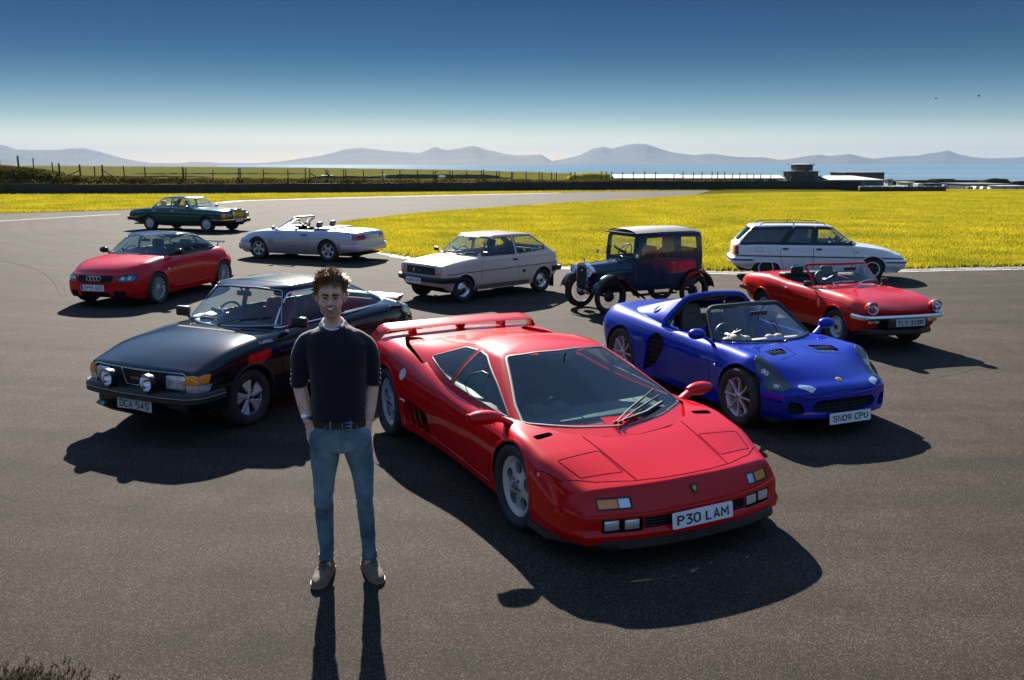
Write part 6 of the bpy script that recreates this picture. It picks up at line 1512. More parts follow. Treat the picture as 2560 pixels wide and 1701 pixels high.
    for k in range(4):
        mb = MB(); mb.tube([p-Vector((.03, 0, 0)) for p in plan_path(bv, .255+.032*k, -.36, .36, 11)], .004, 5); mb.obj('mesh_bar', BLACK, g)
    for k in range(11):
        y = -.35+.07*k; mb = MB(); mb.tube([cast(bv, (y, z), 'front', 1)[0]-Vector((.032, 0, 0)) for z in (.235, .3, .375)], .004, 5); mb.obj('mesh_bar', BLACK, g)
    q = cast(bv, (0, .22), 'front', 1); plate(car, facing((q[0].x+.02, .02, .185), (1, 0, .06)), 'SN09 CPU', .52, .111)
    ed = [(-.60, .40), (-.3, .44), (0, .455), (.3, .44), (.60, .40)]; strip(bv, ed, 'front', 1, .006, .001, SEAM, 'nose_gap', car, closed=False)
    q = cast(bv, (1.70, 0), 'top'); M = facing(q[0], q[1]); mb = MB(); mb.lathe([(.032, 0), (.03, .004), (0, .006)], 24, 'z', M=M); b_ = mb.obj('round_badge', pbsdf('badge_yellow', (.75, .55, .05), .3), car)
    mb = MB(); mb.prism([(-.017, -.012), (.017, -.012), (0, .018)], .006, .007, 'top', M); mb.obj('emblem', pbsdf('badge_green', (.01, .08, .03), .3), b_)
    strip(bv, [(1.30, -.40), (1.22, -.14), (1.0, -.1)], 'top', 1, .006, .001, SEAM, 'bonnet_gap', car, closed=False); strip(bv, [(1.30, .40), (1.22, .14), (1.0, .1)], 'top', 1, .006, .001, SEAM, 'bonnet_gap', car, closed=False)
    body.obj('body', P, car)
    # cockpit
    tub(car, -.48, .72, .62, .14, .74, P, 'cockpit_tub', .66); dash(car, .38, .84, .56, .5, .715, TAN, None, .2)
    for (x, y, r) in ((.46, -.32, .10), (.47, -.20, .06), (.47, -.44, .06), (.48, .12, .05), (.48, .24, .05)):
        mb = MB(); mb.ico((x, y, .73), 1, 2, (r*1.3, r, r*.75)); mb.obj('dash_hump', TAN, car)
    steering(car, (.30, -.32, .73), .16, 66, BLACK, 3, .012)
    for y in (-.32, .30):
        mb = MB(); mb.box((-.05, y, .24), (.46, .40, .12), .05, None, 3)
        B = trs((-.25, y, .27), 0, -17, 0); mb.box((0, 0, .36), (.09, .44, .72), .04, B, 3, taper=(1, .62)); mb.box((.04, -.18, .25), (.12, .06, .40), .025, B); mb.box((.04, .18, .25), (.12, .06, .40), .025, B)
        mb.box((.01, 0, .70), (.08, .24, .16), .035, B, 3); mb.obj('seat', noise_col(pbsdf('black_leather', (.016, .016, .017), .5), (.012, .012, .013), (.026, .026, .027), 25), car)
    rear_mirror(car, (.42, .0, 1.0)); q = cast(gv, (.02, .78), 'front', 1); wiper(car, q[0]+Vector((.05, 0, -.02)), cast(gv, (.12, .95), 'front', 1)[0]+Vector((.03, 0, .01)), .01)
    underfloor(car, -1.8, 1.6, .70, .15)
    return car
# ================================================================ red classic open two-seater
def red_tourer():
    car = empty('convertible_car'); P = paint('signal_red_paint', (.52, .008, .004), 0, .35, 0, .02, .7)
    xs = [1.74, 1.62, 1.36, 1.055, .6, .15, -.35, -.75, -1.055, -1.5, -1.96]
    body = loft_body(rails_xyz(xs, [
        ([.54, .60, .655, .67, .65, .64, .64, .655, .67, .65, .58], [.33, .30, .27, .25, .21, .20, .20, .24, .27, .35, .45]),
        ([.60, .66, .71, .72, .69, .68, .68, .70, .72, .70, .63], [.41, .40, .40, .40, .36, .35, .35, .38, .40, .46, .54]),
        ([.62, .68, .735, .74, .72, .715, .715, .73, .745, .73, .66], [.55, .57, .60, .61, .60, .60, .60, .62, .63, .65, .66]),
        ([.565, .60, .63, .63, .635, .65, .66, .655, .64, .62, .57], [.655, .72, .785, .81, .80, .785, .785, .825, .855, .83, .765]),
        ([.40, .43, .45, .45, .47, .5, .52, .50, .45, .42, .40], [.635, .695, .765, .795, .82, .82, .82, .84, .855, .835, .77]),
        ([0]*11, [.60, .665, .765, .815, .855, .86, .86, .865, .865, .845, .78]),
    ]), [0, .4, .5, .48, .5, 0], .03, .04, nose=dict(x0=1.2, bow=.05, pw=2, rake=[(.3, -.08), (.5, -.02), (.6, 0), (.72, .0), (.8, -.02)]), tail=dict(x0=-1.6, bow=.10, rake=[(.4, -.1), (.62, 0), (.8, -.02)]), nx=80)
    bv = body.bvh()
    gh = greenhouse([(0, .60), (1, .20)], [(0, -1.0), (1, -.8)], [(0, .62), (1, .54)], [(-1, .80), (.6, .82)], [(-1, 1.15), (.6, 1.15)], bowf=[(0, .20), (1, .17)], crown=.0, wf=.95, ff=.25, nl=8); gv = gh.bvh()
    body.cut(rnd([(.42, .30), (.30, .555), (-.62, .555), (-.72, .3), (-.72, -.3), (-.62, -.555), (.30, -.555), (.42, -.3)], .15), 'top', fT)
    ws = rnd([(-.565, .865), (-.52, 1.12), (-.2, 1.135), (.2, 1.135), (.52, 1.12), (.565, .865), (.2, .87), (-.2, .87)], .08, 3)
    pane(gh.cut(ws, 'front', lambda p: cen(p, 3) > .2), 'windscreen', car)
    frame_tube(gv, car, rnd([(-.60, .82), (-.575, .92), (-.535, 1.135), (-.25, 1.142), (0, 1.145), (.25, 1.142), (.535, 1.135), (.575, .92), (.60, .82)], [0, .2, .18, .4, .4, .4, .18, .2, 0], 3, False), .019, P, 'windscreen_frame')
    strip(gv, [(-.56, .868), (-.2, .872), (.2, .872), (.56, .868)], 'front', 1, .025, .008, BLACK, 'windscreen_rubber', car, closed=False)
    arches(body, car, [(1.055, .30, .318, .22), (-1.055, .30, .318, .22)], P, .022)
    seams(bv, car, [rnd([(.46, .24), (.48, .74), (.42, .79), (-.46, .79), (-.52, .70), (-.46, .34), (-.36, .24)], .1)], cut=body, P=P)
    for s_ in (-1, 1):
        strip(bv, [(.52, .80), (.54, .50), (.58, .24)], 'side', s_, .006, .001, SEAM, 'bonnet_gap', car, closed=False)
        strip(bv, [(1.45, .655), (1.1, .69), (.56, .695)], 'side', s_, .007, .004, P, 'wing_crease', car, closed=False)
        round_lamp(car, (1.735, s_*.555, .665), .085, (1, s_*.06, .04), .09, CHROME, 'headlight', P, .5)
        # side screens, half raised
        mb = MB(); mb.prism(rnd([(.20, .82), (.0, 1.10), (-.34, 1.10), (-.40, .82)], .08), s_*.585, s_*.589, 'side'); mb.obj('side_window', GLASS, car)
        q = cast(bv, (-.36, .705), 'side', s_); mb = MB(); mb.box((0, 0, .015), (.10, .022, .018), .007, facing(q[0], q[1])); mb.ico(q[0]+q[1]*.01, .02, 1); mb.obj('door_handle', CHROME, car)
        q = cast(bv, (.62, .60), 'side', s_); mb = MB(); mb.tube([q[0]+Vector((.01, s_*.012, .06)), q[0]+Vector((0, s_*.02, 0)), q[0]+Vector((.01, s_*.012, -.07))], [.007, .012, .007], 6); mb.obj('bonnet_latch', CHROME, car)
        mb = MB(); mb.box((1.69, s_*.50, .455), (.05, .17, .055), .015); o = mb.obj('side_light', CHROME, car)
        mb = MB(); mb.box((1.715, s_*.455, .455), (.03, .075, .045), .01); mb.obj('clear_lens', WHITELENS, o)
        mb = MB(); mb.box((1.715, s_*.54, .455), (.03, .08, .045), .01); mb.obj('amber_lens', AMBER, o)
        mb = MB(); mb.box((1.80, s_*.27, .43), (.10, .13, .16), .035, None, 3); mb.obj('overrider', BLACK, car)
        mb = MB(); mb.box((.30, s_*.72, .86), (.06, .13, .085), .02, None, 2); mb.tube([(.32, s_*.64, .80), (.31, s_*.68, .84)], .01, 6); m_ = mb.obj('door_mirror', BLACK, car)
        make_wheel(car, '', .288, .165, .178, 'steel', SILVER, (1.055, s_*.615, .288), s_ > 0, n=16, hub=BLACK); make_wheel(car, '', .288, .165, .178, 'steel', SILVER, (-1.055, s_*.615, .288), s_ > 0, n=16, hub=BLACK)
    sec = [(-.02, -.035), (.012, -.035), (.028, -.01), (.028, .012), (.012, .032), (-.02, .035)]
    bumper(bv, car, .525, .60, .30, sec, CHROME, 1, .07, 17, 'bumper', .12, .70, True); bumper(bv, car, .54, .54, .30, sec, CHROME, -1, .07, 17, 'bumper', .12, .70, True)
    gr = body.cut(rnd([(-.40, .345), (-.44, .49), (.44, .49), (.40, .345)], .1), 'front', fF); g = recess(gr, .05, DARK, 'grille', car, BLACK)
    for k in range(5): mb = MB(); mb.tube([p-Vector((.01, 0, 0)) for p in plan_path(bv, .365+.027*k, -.40, .40, 7)], .004, 5); mb.obj('slat', BLACK, g)
    mb = MB(); mb.sweep([(1.52, -.60, .30), (1.66, -.5, .30), (1.74, -.25, .295), (1.75, 0, .295), (1.74, .25, .295), (1.66, .5, .30), (1.52, .60, .30)], [(-.08, .05), (.02, .045), (.04, 0), (.03, -.04), (-.06, -.02)]); mb.obj('front_spoiler', BLACK, car)
    plate(car, facing((1.865, .01, .455), (1, 0, .04)), 'TLY 313R', .50, .111, pbsdf('silver_plate', (.50, .52, .52), .4))
    body.obj('body', P, car)
    tub(car, -.70, .50, .60, .18, .79, INT); dash(car, .22, .50, .54, .55, .82, BLACK, None, .12); steering(car, (.12, -.29, .86), .185, 66, BLACK, 3, .011)
    for y in (-.29, .29): seat(car, (-.30, y, .24), INT, .44, .50, True, 18)
    mb = MB()
    mb.box((-.78, 0, .87), (.22, 1.06, .08), .035, None, 3); mb.obj('folded_hood', INT, car)
    rear_mirror(car, (.36, 0, 1.08))
    for y0, y1 in ((-.36, -.02), (.06, .42)):
        a = cast(gv, (y0, .875), 'front', 1)[0]; b = cast(gv, (y1, .905), 'front', 1)[0]; wiper(car, a+Vector((.03, 0, 0)), b+Vector((.02, 0, 0)), .015, CHROME)
    underfloor(car, -1.8, 1.55, .60, .25)
    return car
# ================================================================ white estate
def white_estate():
    car = empty('estate_car'); P = paint('white_paint', (.84, .84, .84), 0, .3, 0, .06)
    xs = [2.20, 2.05, 1.7, 1.3275, .9, .2, -.6, -1.3275, -1.8, -2.18]
    body = loft_body(rails_xyz(xs, [
        ([.62, .69, .74, .755, .755, .755, .755, .75, .73, .68], [.27, .22, .21, .21, .20, .20, .20, .22, .26, .34]),
        ([.70, .76, .80, .81, .815, .815, .815, .81, .78, .72], [.36, .36, .38, .38, .36, .36, .36, .38, .40, .44]),
        ([.73, .79, .82, .825, .83, .83, .83, .825, .80, .74], [.54, .56, .60, .62, .63, .63, .63, .63, .63, .62]),
        ([.68, .735, .775, .79, .80, .80, .80, .79, .77, .71], [.64, .70, .78, .84, .885, .90, .905, .91, .91, .90]),
        ([.50, .53, .56, .58, .6, .6, .6, .6, .6, .55], [.665, .725, .81, .87, .91, .93, .93, .93, .93, .92]),
        ([0]*10, [.675, .735, .82, .88, .92, .94, .94, .94, .94, .93])]), [0, .35, .4, .25, .5, 0], .03, .03,
        nose=dict(x0=1.5, bow=.14, pw=2.2, rake=[(.25, -.06), (.42, .0), (.55, .0), (.63, -.05), (.70, -.12)]), tail=dict(x0=-1.8, bow=.06, rake=[(.3, -.06), (.5, 0), (.9, -.03)]), nx=70)
    bv = body.bvh()
    gh = greenhouse([(0, 1.15), (1, .36)], [(0, -2.15), (1, -1.72)], [(0, .79), (.5, .72), (1, .615)], [(-2.2, .86), (1.2, .86)], [(-2.2, 1.34), (-1.7, 1.37), (-.8, 1.395), (0, 1.39), (.4, 1.37), (1.2, 1.3)], bowf=[(0, .22), (1, .14)], bowr=.06, crown=.03, wf=.95, wr=.95, ff=.2, fr=.18); gv = gh.bvh()
    body.cut([(.95, .3), (.7, .7), (-1.9, .7), (-1.9, -.7), (.7, -.7), (.95, -.3)], 'top', fT)
    ws = rnd([(-.70, .93), (-.535, 1.345), (.535, 1.345), (.70, .93), (0, .925)], .08); pane(gh.cut(ws, 'front', lambda p: cen(p, 3) > .25), 'windscreen', car); strip(gv, ws, 'front', 1, .02, .004, BLACK, 'windscreen_rubber', car)
    rw = rnd([(-.62, .97), (-.54, 1.33), (.54, 1.33), (.62, .97)], .08); pane(gh.cut(rw, 'front', lambda p: cen(p, 3) < -.25), 'rear_window', car, TGLASS); strip(gv, rw, 'front', -1, .03, .004, BLACK, 'rear_window_rubber', car)
    DG = glass('smoked_glass', (.10, .11, .12))
    side_glass(gh, gv, car, [rnd([(.82, .925), (.40, 1.32), (-.08, 1.335), (-.11, .925)], .05), rnd([(-.19, .925), (-.16, 1.335), (-.62, 1.335), (-.92, .925)], .05), rnd([(-1.0, .925), (-.70, 1.335), (-1.72, 1.30), (-2.02, .98), (-2.0, .925)], .05)], GLASS, BLACK, .085, .004, ['side_window', 'rear_door_window', 'luggage_window'])
    for s_ in (-1, 1): strip(gv, [(.93, .905), (-.5, .905), (-2.05, .905)], 'side', s_, .03, .004, BLACK, 'belt_rubber', car, closed=False)
    for o in list(car.children):
        if o.name.startswith(('luggage_window', 'rear_door_window')): o.data.materials[0] = DG
    arches(body, car, [(1.3275, .31, .335, .24)], P, .012)
    for s_, f in ((-1, fR), (1, fL)):
        body.cut(rnd([(-1.70, .02), (-1.70, .28), (-1.62, .45), (-1.02, .45), (-.95, .28), (-.92, .02)], .25), 'side', lambda p: abs(cen(p, 1)) > .4)
        strip(bv, rnd([(-1.72, .16), (-1.70, .30), (-1.60, .455), (-1.04, .455), (-.95, .30), (-.90, .16)], .3, 4, False), 'side', s_, .035, .014, P, 'arch_lip', car, closed=False)
    seams(bv, car, [rnd([(.86, .235), (.88, .60), (.80, .895), (-.15, .895), (-.15, .235)], .04), rnd([(-.16, .235), (-.16, .895), (-.98, .895), (-.98, .55), (-.86, .235)], .04)], cut=body, P=P)
    for s_ in (-1, 1):
        strip(bv, [(2.1, .575), (1.6, .59), (.5, .60), (-1.0, .605), (-2.1, .61)], 'side', s_, .028, .010, BLACK, 'side_moulding', car, closed=False)
        for x in (-.02, -.86): q = cast(bv, (x, .80), 'side', s_); mb = MB(); mb.box((0, 0, .005), (.14, .045, .02), .008, facing(q[0], q[1])); mb.obj('door_handle', BLACK, car)
        q = cast(bv, (.92, .73), 'side', s_); mb = MB(); mb.box((0, 0, .004), (.05, .035, .012), .004, facing(q[0], q[1])); mb.obj('side_repeater', AMBER, car)
        o = body.cut(rnd([(2.3, .60), (2.3, .70), (1.90, .715), (1.94, .625)], .05), 'side', lambda p: cen(p, 1)*s_ > .45 and cen(p, 5) < .85); o.obj('headlight', WHITELENS, car, 0, .003)
        o = body.cut(rrect(-2.3, -2.04, .63, .86, .02), 'side', lambda p: cen(p, 1)*s_ > .5 and cen(p, 5) < .7); o.obj('tail_light', REDLENS, car, 0, .004)
        mb = MB(); mb.box((.72, s_*.89, .985), (.08, .17, .11), .03, None, 2); mb.tube([(.74, s_*.78, .93), (.73, s_*.83, .96)], .02, 6); mb.obj('door_mirror', BLACK, car)
        o = rrect(-1.60, -1.44, .72, .84, .015); strip(bv, o, 'side', s_, .006, .001, SEAM, 'fuel_flap_gap', car)
        mb = MB(); mb.tube([(.15, s_*.53, 1.40), (.10, s_*.53, 1.45), (-.5, s_*.54, 1.462), (-1.4, s_*.53, 1.45), (-1.5, s_*.53, 1.40)], .014, 6); mb.tube([(-.65, s_*.54, 1.46), (-.65, s_*.54, 1.40)], .016, 6); mb.obj('roof_rail', BLACK, car)
        for x, zz in ((1.3275, 0), (-1.3275, 0)): make_wheel(car, '', .297, .185, .198, 'six', pbsdf('dark_wheel', (.02, .02, .022), .4), (x, s_*.71, .297), s_ > 0, n=8, barrel=pbsdf('white_rim', (.72, .72, .72), .4), hub=BLACK, ring=True)
    sec = [(-.06, -.09), (.02, -.09), (.05, -.04), (.05, .05), (.02, .09), (-.06, .09)]
    b1, pth = bumper(bv, car, .44, .66, .50, sec, P, 1, .03, 15, 'bumper', .16, .80); mb = MB(); mb.sweep([p+Vector((0, 0, .045)) for p in pth], [(.05, -.018), (.058, -.018), (.058, .018), (.05, .018)]); mb.obj('bumper_strip', BLACK, b1)
    b1, pth = bumper(bv, car, .46, .66, .50, sec, P, -1, .03, 15, 'bumper', .12, .80); mb = MB(); mb.sweep([p+Vector((0, 0, .045)) for p in pth], [(.05, -.02), (.058, -.02), (.058, .02), (.05, .02)]); mb.obj('bumper_strip', BLACK, b1)
    body.obj('body', P, car); gh.obj('roof', P, car, .012)
    tub(car, -1.95, .85, .74, .26, .88, INT); dash(car, .5, .98, .66, .55, .91, INT, -.33, .15); steering(car, (.40, -.33, .92), .18, 62)
    for y in (-.33, .33): seat(car, (-.10, y, .36), INT, .48, .58)
    seat(car, (-.95, 0, .38), INT, 1.25, .50, False, 18, 'rear_seat')
    mb = MB(); mb.box((-1.7, 0, .90), (.55, 1.25, .03), .01); mb.obj('parcel_shelf', INT, car); underfloor(car, -2.0, 2.0, .68, .24)
    return car

# ================================================================ beige small hatchback
def beige_hatch():
    car = empty('hatchback_car'); P = paint('beige_paint', (.74, .56, .44), 0, .34, 0, .10); BI = pbsdf('blue_cloth', (.03, .06, .13), .9)
    xs = [1.74, 1.60, 1.35, 1.143, .8, .2, -.5, -1.143, -1.5, -1.74]
    body = loft_body(rails_xyz(xs, [
        ([.66, .69, .705, .71, .71, .71, .71, .705, .69, .65], [.31, .25, .22, .22, .21, .21, .21, .24, .27, .33]),
        ([.735, .755, .765, .77, .77, .77, .77, .765, .75, .70], [.40, .40, .40, .40, .38, .38, .38, .40, .42, .46]),
        ([.75, .77, .78, .783, .783, .783, .783, .78, .765, .72], [.60, .60, .61, .62, .62, .62, .62, .62, .62, .62]),
        ([.715, .73, .74, .745, .75, .755, .755, .75, .735, .68], [.755, .79, .82, .845, .875, .89, .90, .905, .905, .89]),
        ([.52, .54, .55, .55, .56, .58, .58, .58, .56, .5], [.785, .82, .86, .88, .91, .92, .93, .935, .935, .91]),
        ([0]*10, [.79, .825, .865, .89, .92, .93, .93, .94, .94, .92])]), [0, .35, .35, .28, .5, 0], .03, .04,
        nose=dict(x0=1.3, bow=.07, pw=2.5, rake=[(.25, -.12), (.5, -.02), (.62, -.01), (.78, .0), (.82, -.01)]), tail=dict(x0=-1.3, bow=.06, rake=[(.3, -.08), (.6, 0), (.93, -.07)]), nx=70)
    bv = body.bvh()
    gh = greenhouse([(0, .90), (1, .28)], [(0, -1.70), (1, -1.02)], [(0, .745), (.5, .685), (1, .575)], [(-1.75, .86), (.95, .87)], [(-1.75, 1.27), (-1.0, 1.31), (-.4, 1.33), (.1, 1.325), (.28, 1.305), (.9, 1.2)], bowf=[(0, .17), (1, .12)], bowr=.06, crown=.032, wf=.95, wr=.93, ff=.2, fr=.22); gv = gh.bvh()
    body.cut([(.72, .3), (.5, .66), (-1.3, .66), (-1.45, .4), (-1.45, -.4), (-1.3, -.66), (.5, -.66), (.72, -.3)], 'top', fT)
    ws = rnd([(-.655, .935), (-.50, 1.275), (.50, 1.275), (.655, .935), (0, .93)], .09); pane(gh.cut(ws, 'front', lambda p: cen(p, 3) > .25), 'windscreen', car); strip(gv, ws, 'front', 1, .028, .006, BLACK, 'windscreen_rubber', car)
    rw = rnd([(-.57, 1.0), (-.48, 1.26), (.48, 1.26), (.57, 1.0)], .1); pane(gh.cut(rw, 'front', lambda p: cen(p, 3) < -.25), 'rear_window', car); strip(gv, rw, 'front', -1, .028, .006, BLACK, 'rear_window_rubber', car)
    side_glass(gh, gv, car, [rnd([(.62, .925), (.26, 1.265), (-.30, 1.28), (-.32, .925)], .06), rnd([(-.40, .925), (-.37, 1.28), (-.92, 1.27), (-1.28, 1.03), (-1.26, .965)], .09)], GLASS, BLACK, .020, .005, ['side_window', 'quarter_window'])
    for s_ in (-1, 1): strip(gv, [(.33, .925), (.37, 1.10), (.36, 1.19)], 'side', s_, .012, .006, BLACK, 'quarter_light_bar', car, closed=False)
    arches(body, car, [(1.143, .29, .305, .20), (-1.143, .29, .305, .20)], P, .014)
    seams(bv, car, [rnd([(.66, .24), (.68, .62), (.62, .90), (-.36, .90), (-.41, .66), (-.37, .24)], .06)], cut=body, P=P)
    bo = body.cut([(.86, .69), (.86, -.69), (1.62, -.715), (1.71, -.66), (1.72, .66), (1.62, .715)], 'top', lambda p: cen(p, 5) > .5).obj('bonnet', P, car)
    for s_ in (-1, 1): strip(bv, [(.86, s_*.69), (1.62, s_*.715), (1.70, s_*.67)], 'top', 1, .006, .001, SEAM, 'bonnet_gap', bo, closed=False)
    fr_ = rrect(-.66, .66, .575, .745, .012); pan = body.cut(fr_, 'front', fF); g = recess(pan, .03, BLACK, 'grille', car, P)
    GS = pbsdf('grille_plastic', (.05, .05, .055), .45)
    for k in range(7): mb = MB(); mb.tube([p-Vector((.012, 0, 0)) for p in plan_path(bv, .59+.022*k, -.46, .46, 5)], .007, 6, flat=(1, .7)); mb.obj('slat', GS, g)
    q = cast(bv, (.0, .65), 'front', 1); mb = MB(); mb.lathe([(.04, 0), (.036, .006), (0, .008)], 24, 'z', M=facing(q[0], (1, 0, .05)) @ Matrix.Diagonal((1.5, .75, 1, 1))); mb.obj('oval_badge', pbsdf('badge_blue', (.03, .06, .2), .3), car)
    mb = MB(); mb.box((q[0].x, -.19, .66), (.015, .055, .075), .006); mb.obj('club_badge', pbsdf('badge_amber', (.8, .45, .03), .4), car)
    for s_ in (-1, 1):
        q = cast(bv, (s_*.575, .68), 'front', 1); M = facing((q[0].x-.012, s_*.568, .678), (1, s_*.04, 0)); mb = MB(); mb.box((0, 0, 0), (.175, .125, .03), .015, M, 2); h = mb.obj('headlight', pbsdf('lamp_glass', (.55, .56, .54), .12, .45, 1), car)
        mb = MB(); mb.box((0, -.086, 0), (.17, .042, .035), .008, M, 2); mb.obj('indicator', AMBER, h)
        strip(bv, [(1.60, .605), (.8, .62), (-.4, .635), (-1.65, .65)], 'side', s_, .014, .006, BLACK, 'side_moulding', car, closed=False)
        strip(bv, [(1.55, .69), (.7, .715), (-.4, .735), (-1.6, .75)], 'side', s_, .006, .002, P, 'waist_crease', car, closed=False)
        strip(bv, [(.75, .285), (0, .285), (-.75, .285)], 'side', s_, .09, .003, pbsdf('brown_sill', (.20, .15, .13), .5), 'sill_band', car, closed=False)
        q = cast(bv, (-.30, .80), 'side', s_); mb = MB(); mb.box((0, 0, .006), (.11, .045, .02), .01, facing(q[0], q[1])); mb.obj('door_handle', BLACK, car)
        q = cast(bv, (-.56, .53), 'side', s_); mb = MB(); mb.lathe([(.038, 0), (.036, .012), (.018, .013), (.016, .008), (0, .009)], 20, 'z', M=facing(q[0], q[1])); mb.obj('fuel_cap', BLACK, car)
        mb = MB(); mb.box((.62, s_*.83, .985), (.05, .14, .09), .025, None, 2); mb.tube([(.62, s_*.74, .92), (.62, s_*.79, .95)], .012, 6); mb.obj('door_mirror', BLACK, car)
        mb = MB(); mb.box((-1.49, s_*.70, .24), (.02, .13, .28), .005); mb.obj('mud_flap', BLACK, car); mb = MB(); mb.box((.80, s_*.70, .24), (.02, .13, .24), .005); mb.obj('mud_flap', BLACK, car)
        for x in (1.143, -1.143): make_wheel(car, '', .272, .150, .170, 'steel', CHROME, (x, s_*.675, .272), s_ > 0, n=8, hub=BLACK)
    BB = pbsdf('bumper_black', (.02, .02, .021), .5); sec = [(-.05, -.055), (.02, -.055), (.04, -.03), (.04, .035), (.02, .055), (-.05, .055)]
    bumper(bv, car, .49, .70, .42, sec, BB, 1, .05, 13, 'bumper', .10, .79); bumper(bv, car, .52, .64, .30, sec, BB, -1, .05, 13, 'bumper', .10, .78)
    plate(car, facing((1.872, -.04, .462), (1, 0, .03)), 'A290 FOF', .50, .111)
    body.obj('body', P, car); gh.obj('roof', P, car, .012)
    for s_ in (-1, 1): strip(gv, [(.42, 1.21), (.25, 1.295), (-.4, 1.315), (-1.0, 1.30)], 'side', s_, .012, .010, P, 'roof_gutter', car, closed=False)
    def on(y, z): q = cast(gv, (y, z), 'front', 1); return q[0]+q[1]*.012
    wiper(car, on(.1, .94), on(.58, .98), .012); wiper(car, on(-.45, .94), on(.02, .965), .012)
    tub(car, -1.5, .70, .68, .26, .90, BI); dash(car, .42, .76, .62, .55, .91, INT, -.3, .12); steering(car, (.34, -.30, .90), .185, 58)
    for y in (-.30, .30): seat(car, (-.18, y, .36), BI, .46, .52, True)
    seat(car, (-.95, 0, .38), BI, 1.10, .48, False, 20, 'rear_seat'); rear_mirror(car, (.28, 0, 1.22)); underfloor(car, -1.6, 1.5, .62, .24)
    for k, (y, c) in enumerate(((.0, (.5, .5, .1)), (.1, (.1, .4, .5)), (.22, (.6, .6, .6)))):
        q = cast(gv, (-.62-.25*k, .985), 'side', 1); mb = MB(); mb.lathe([(.04, .002), (0, .003)], 18, 'z', M=facing(q[0], q[1])); mb.obj('window_sticker', pbsdf('sticker%d' % k, c, .5), car)
    return car
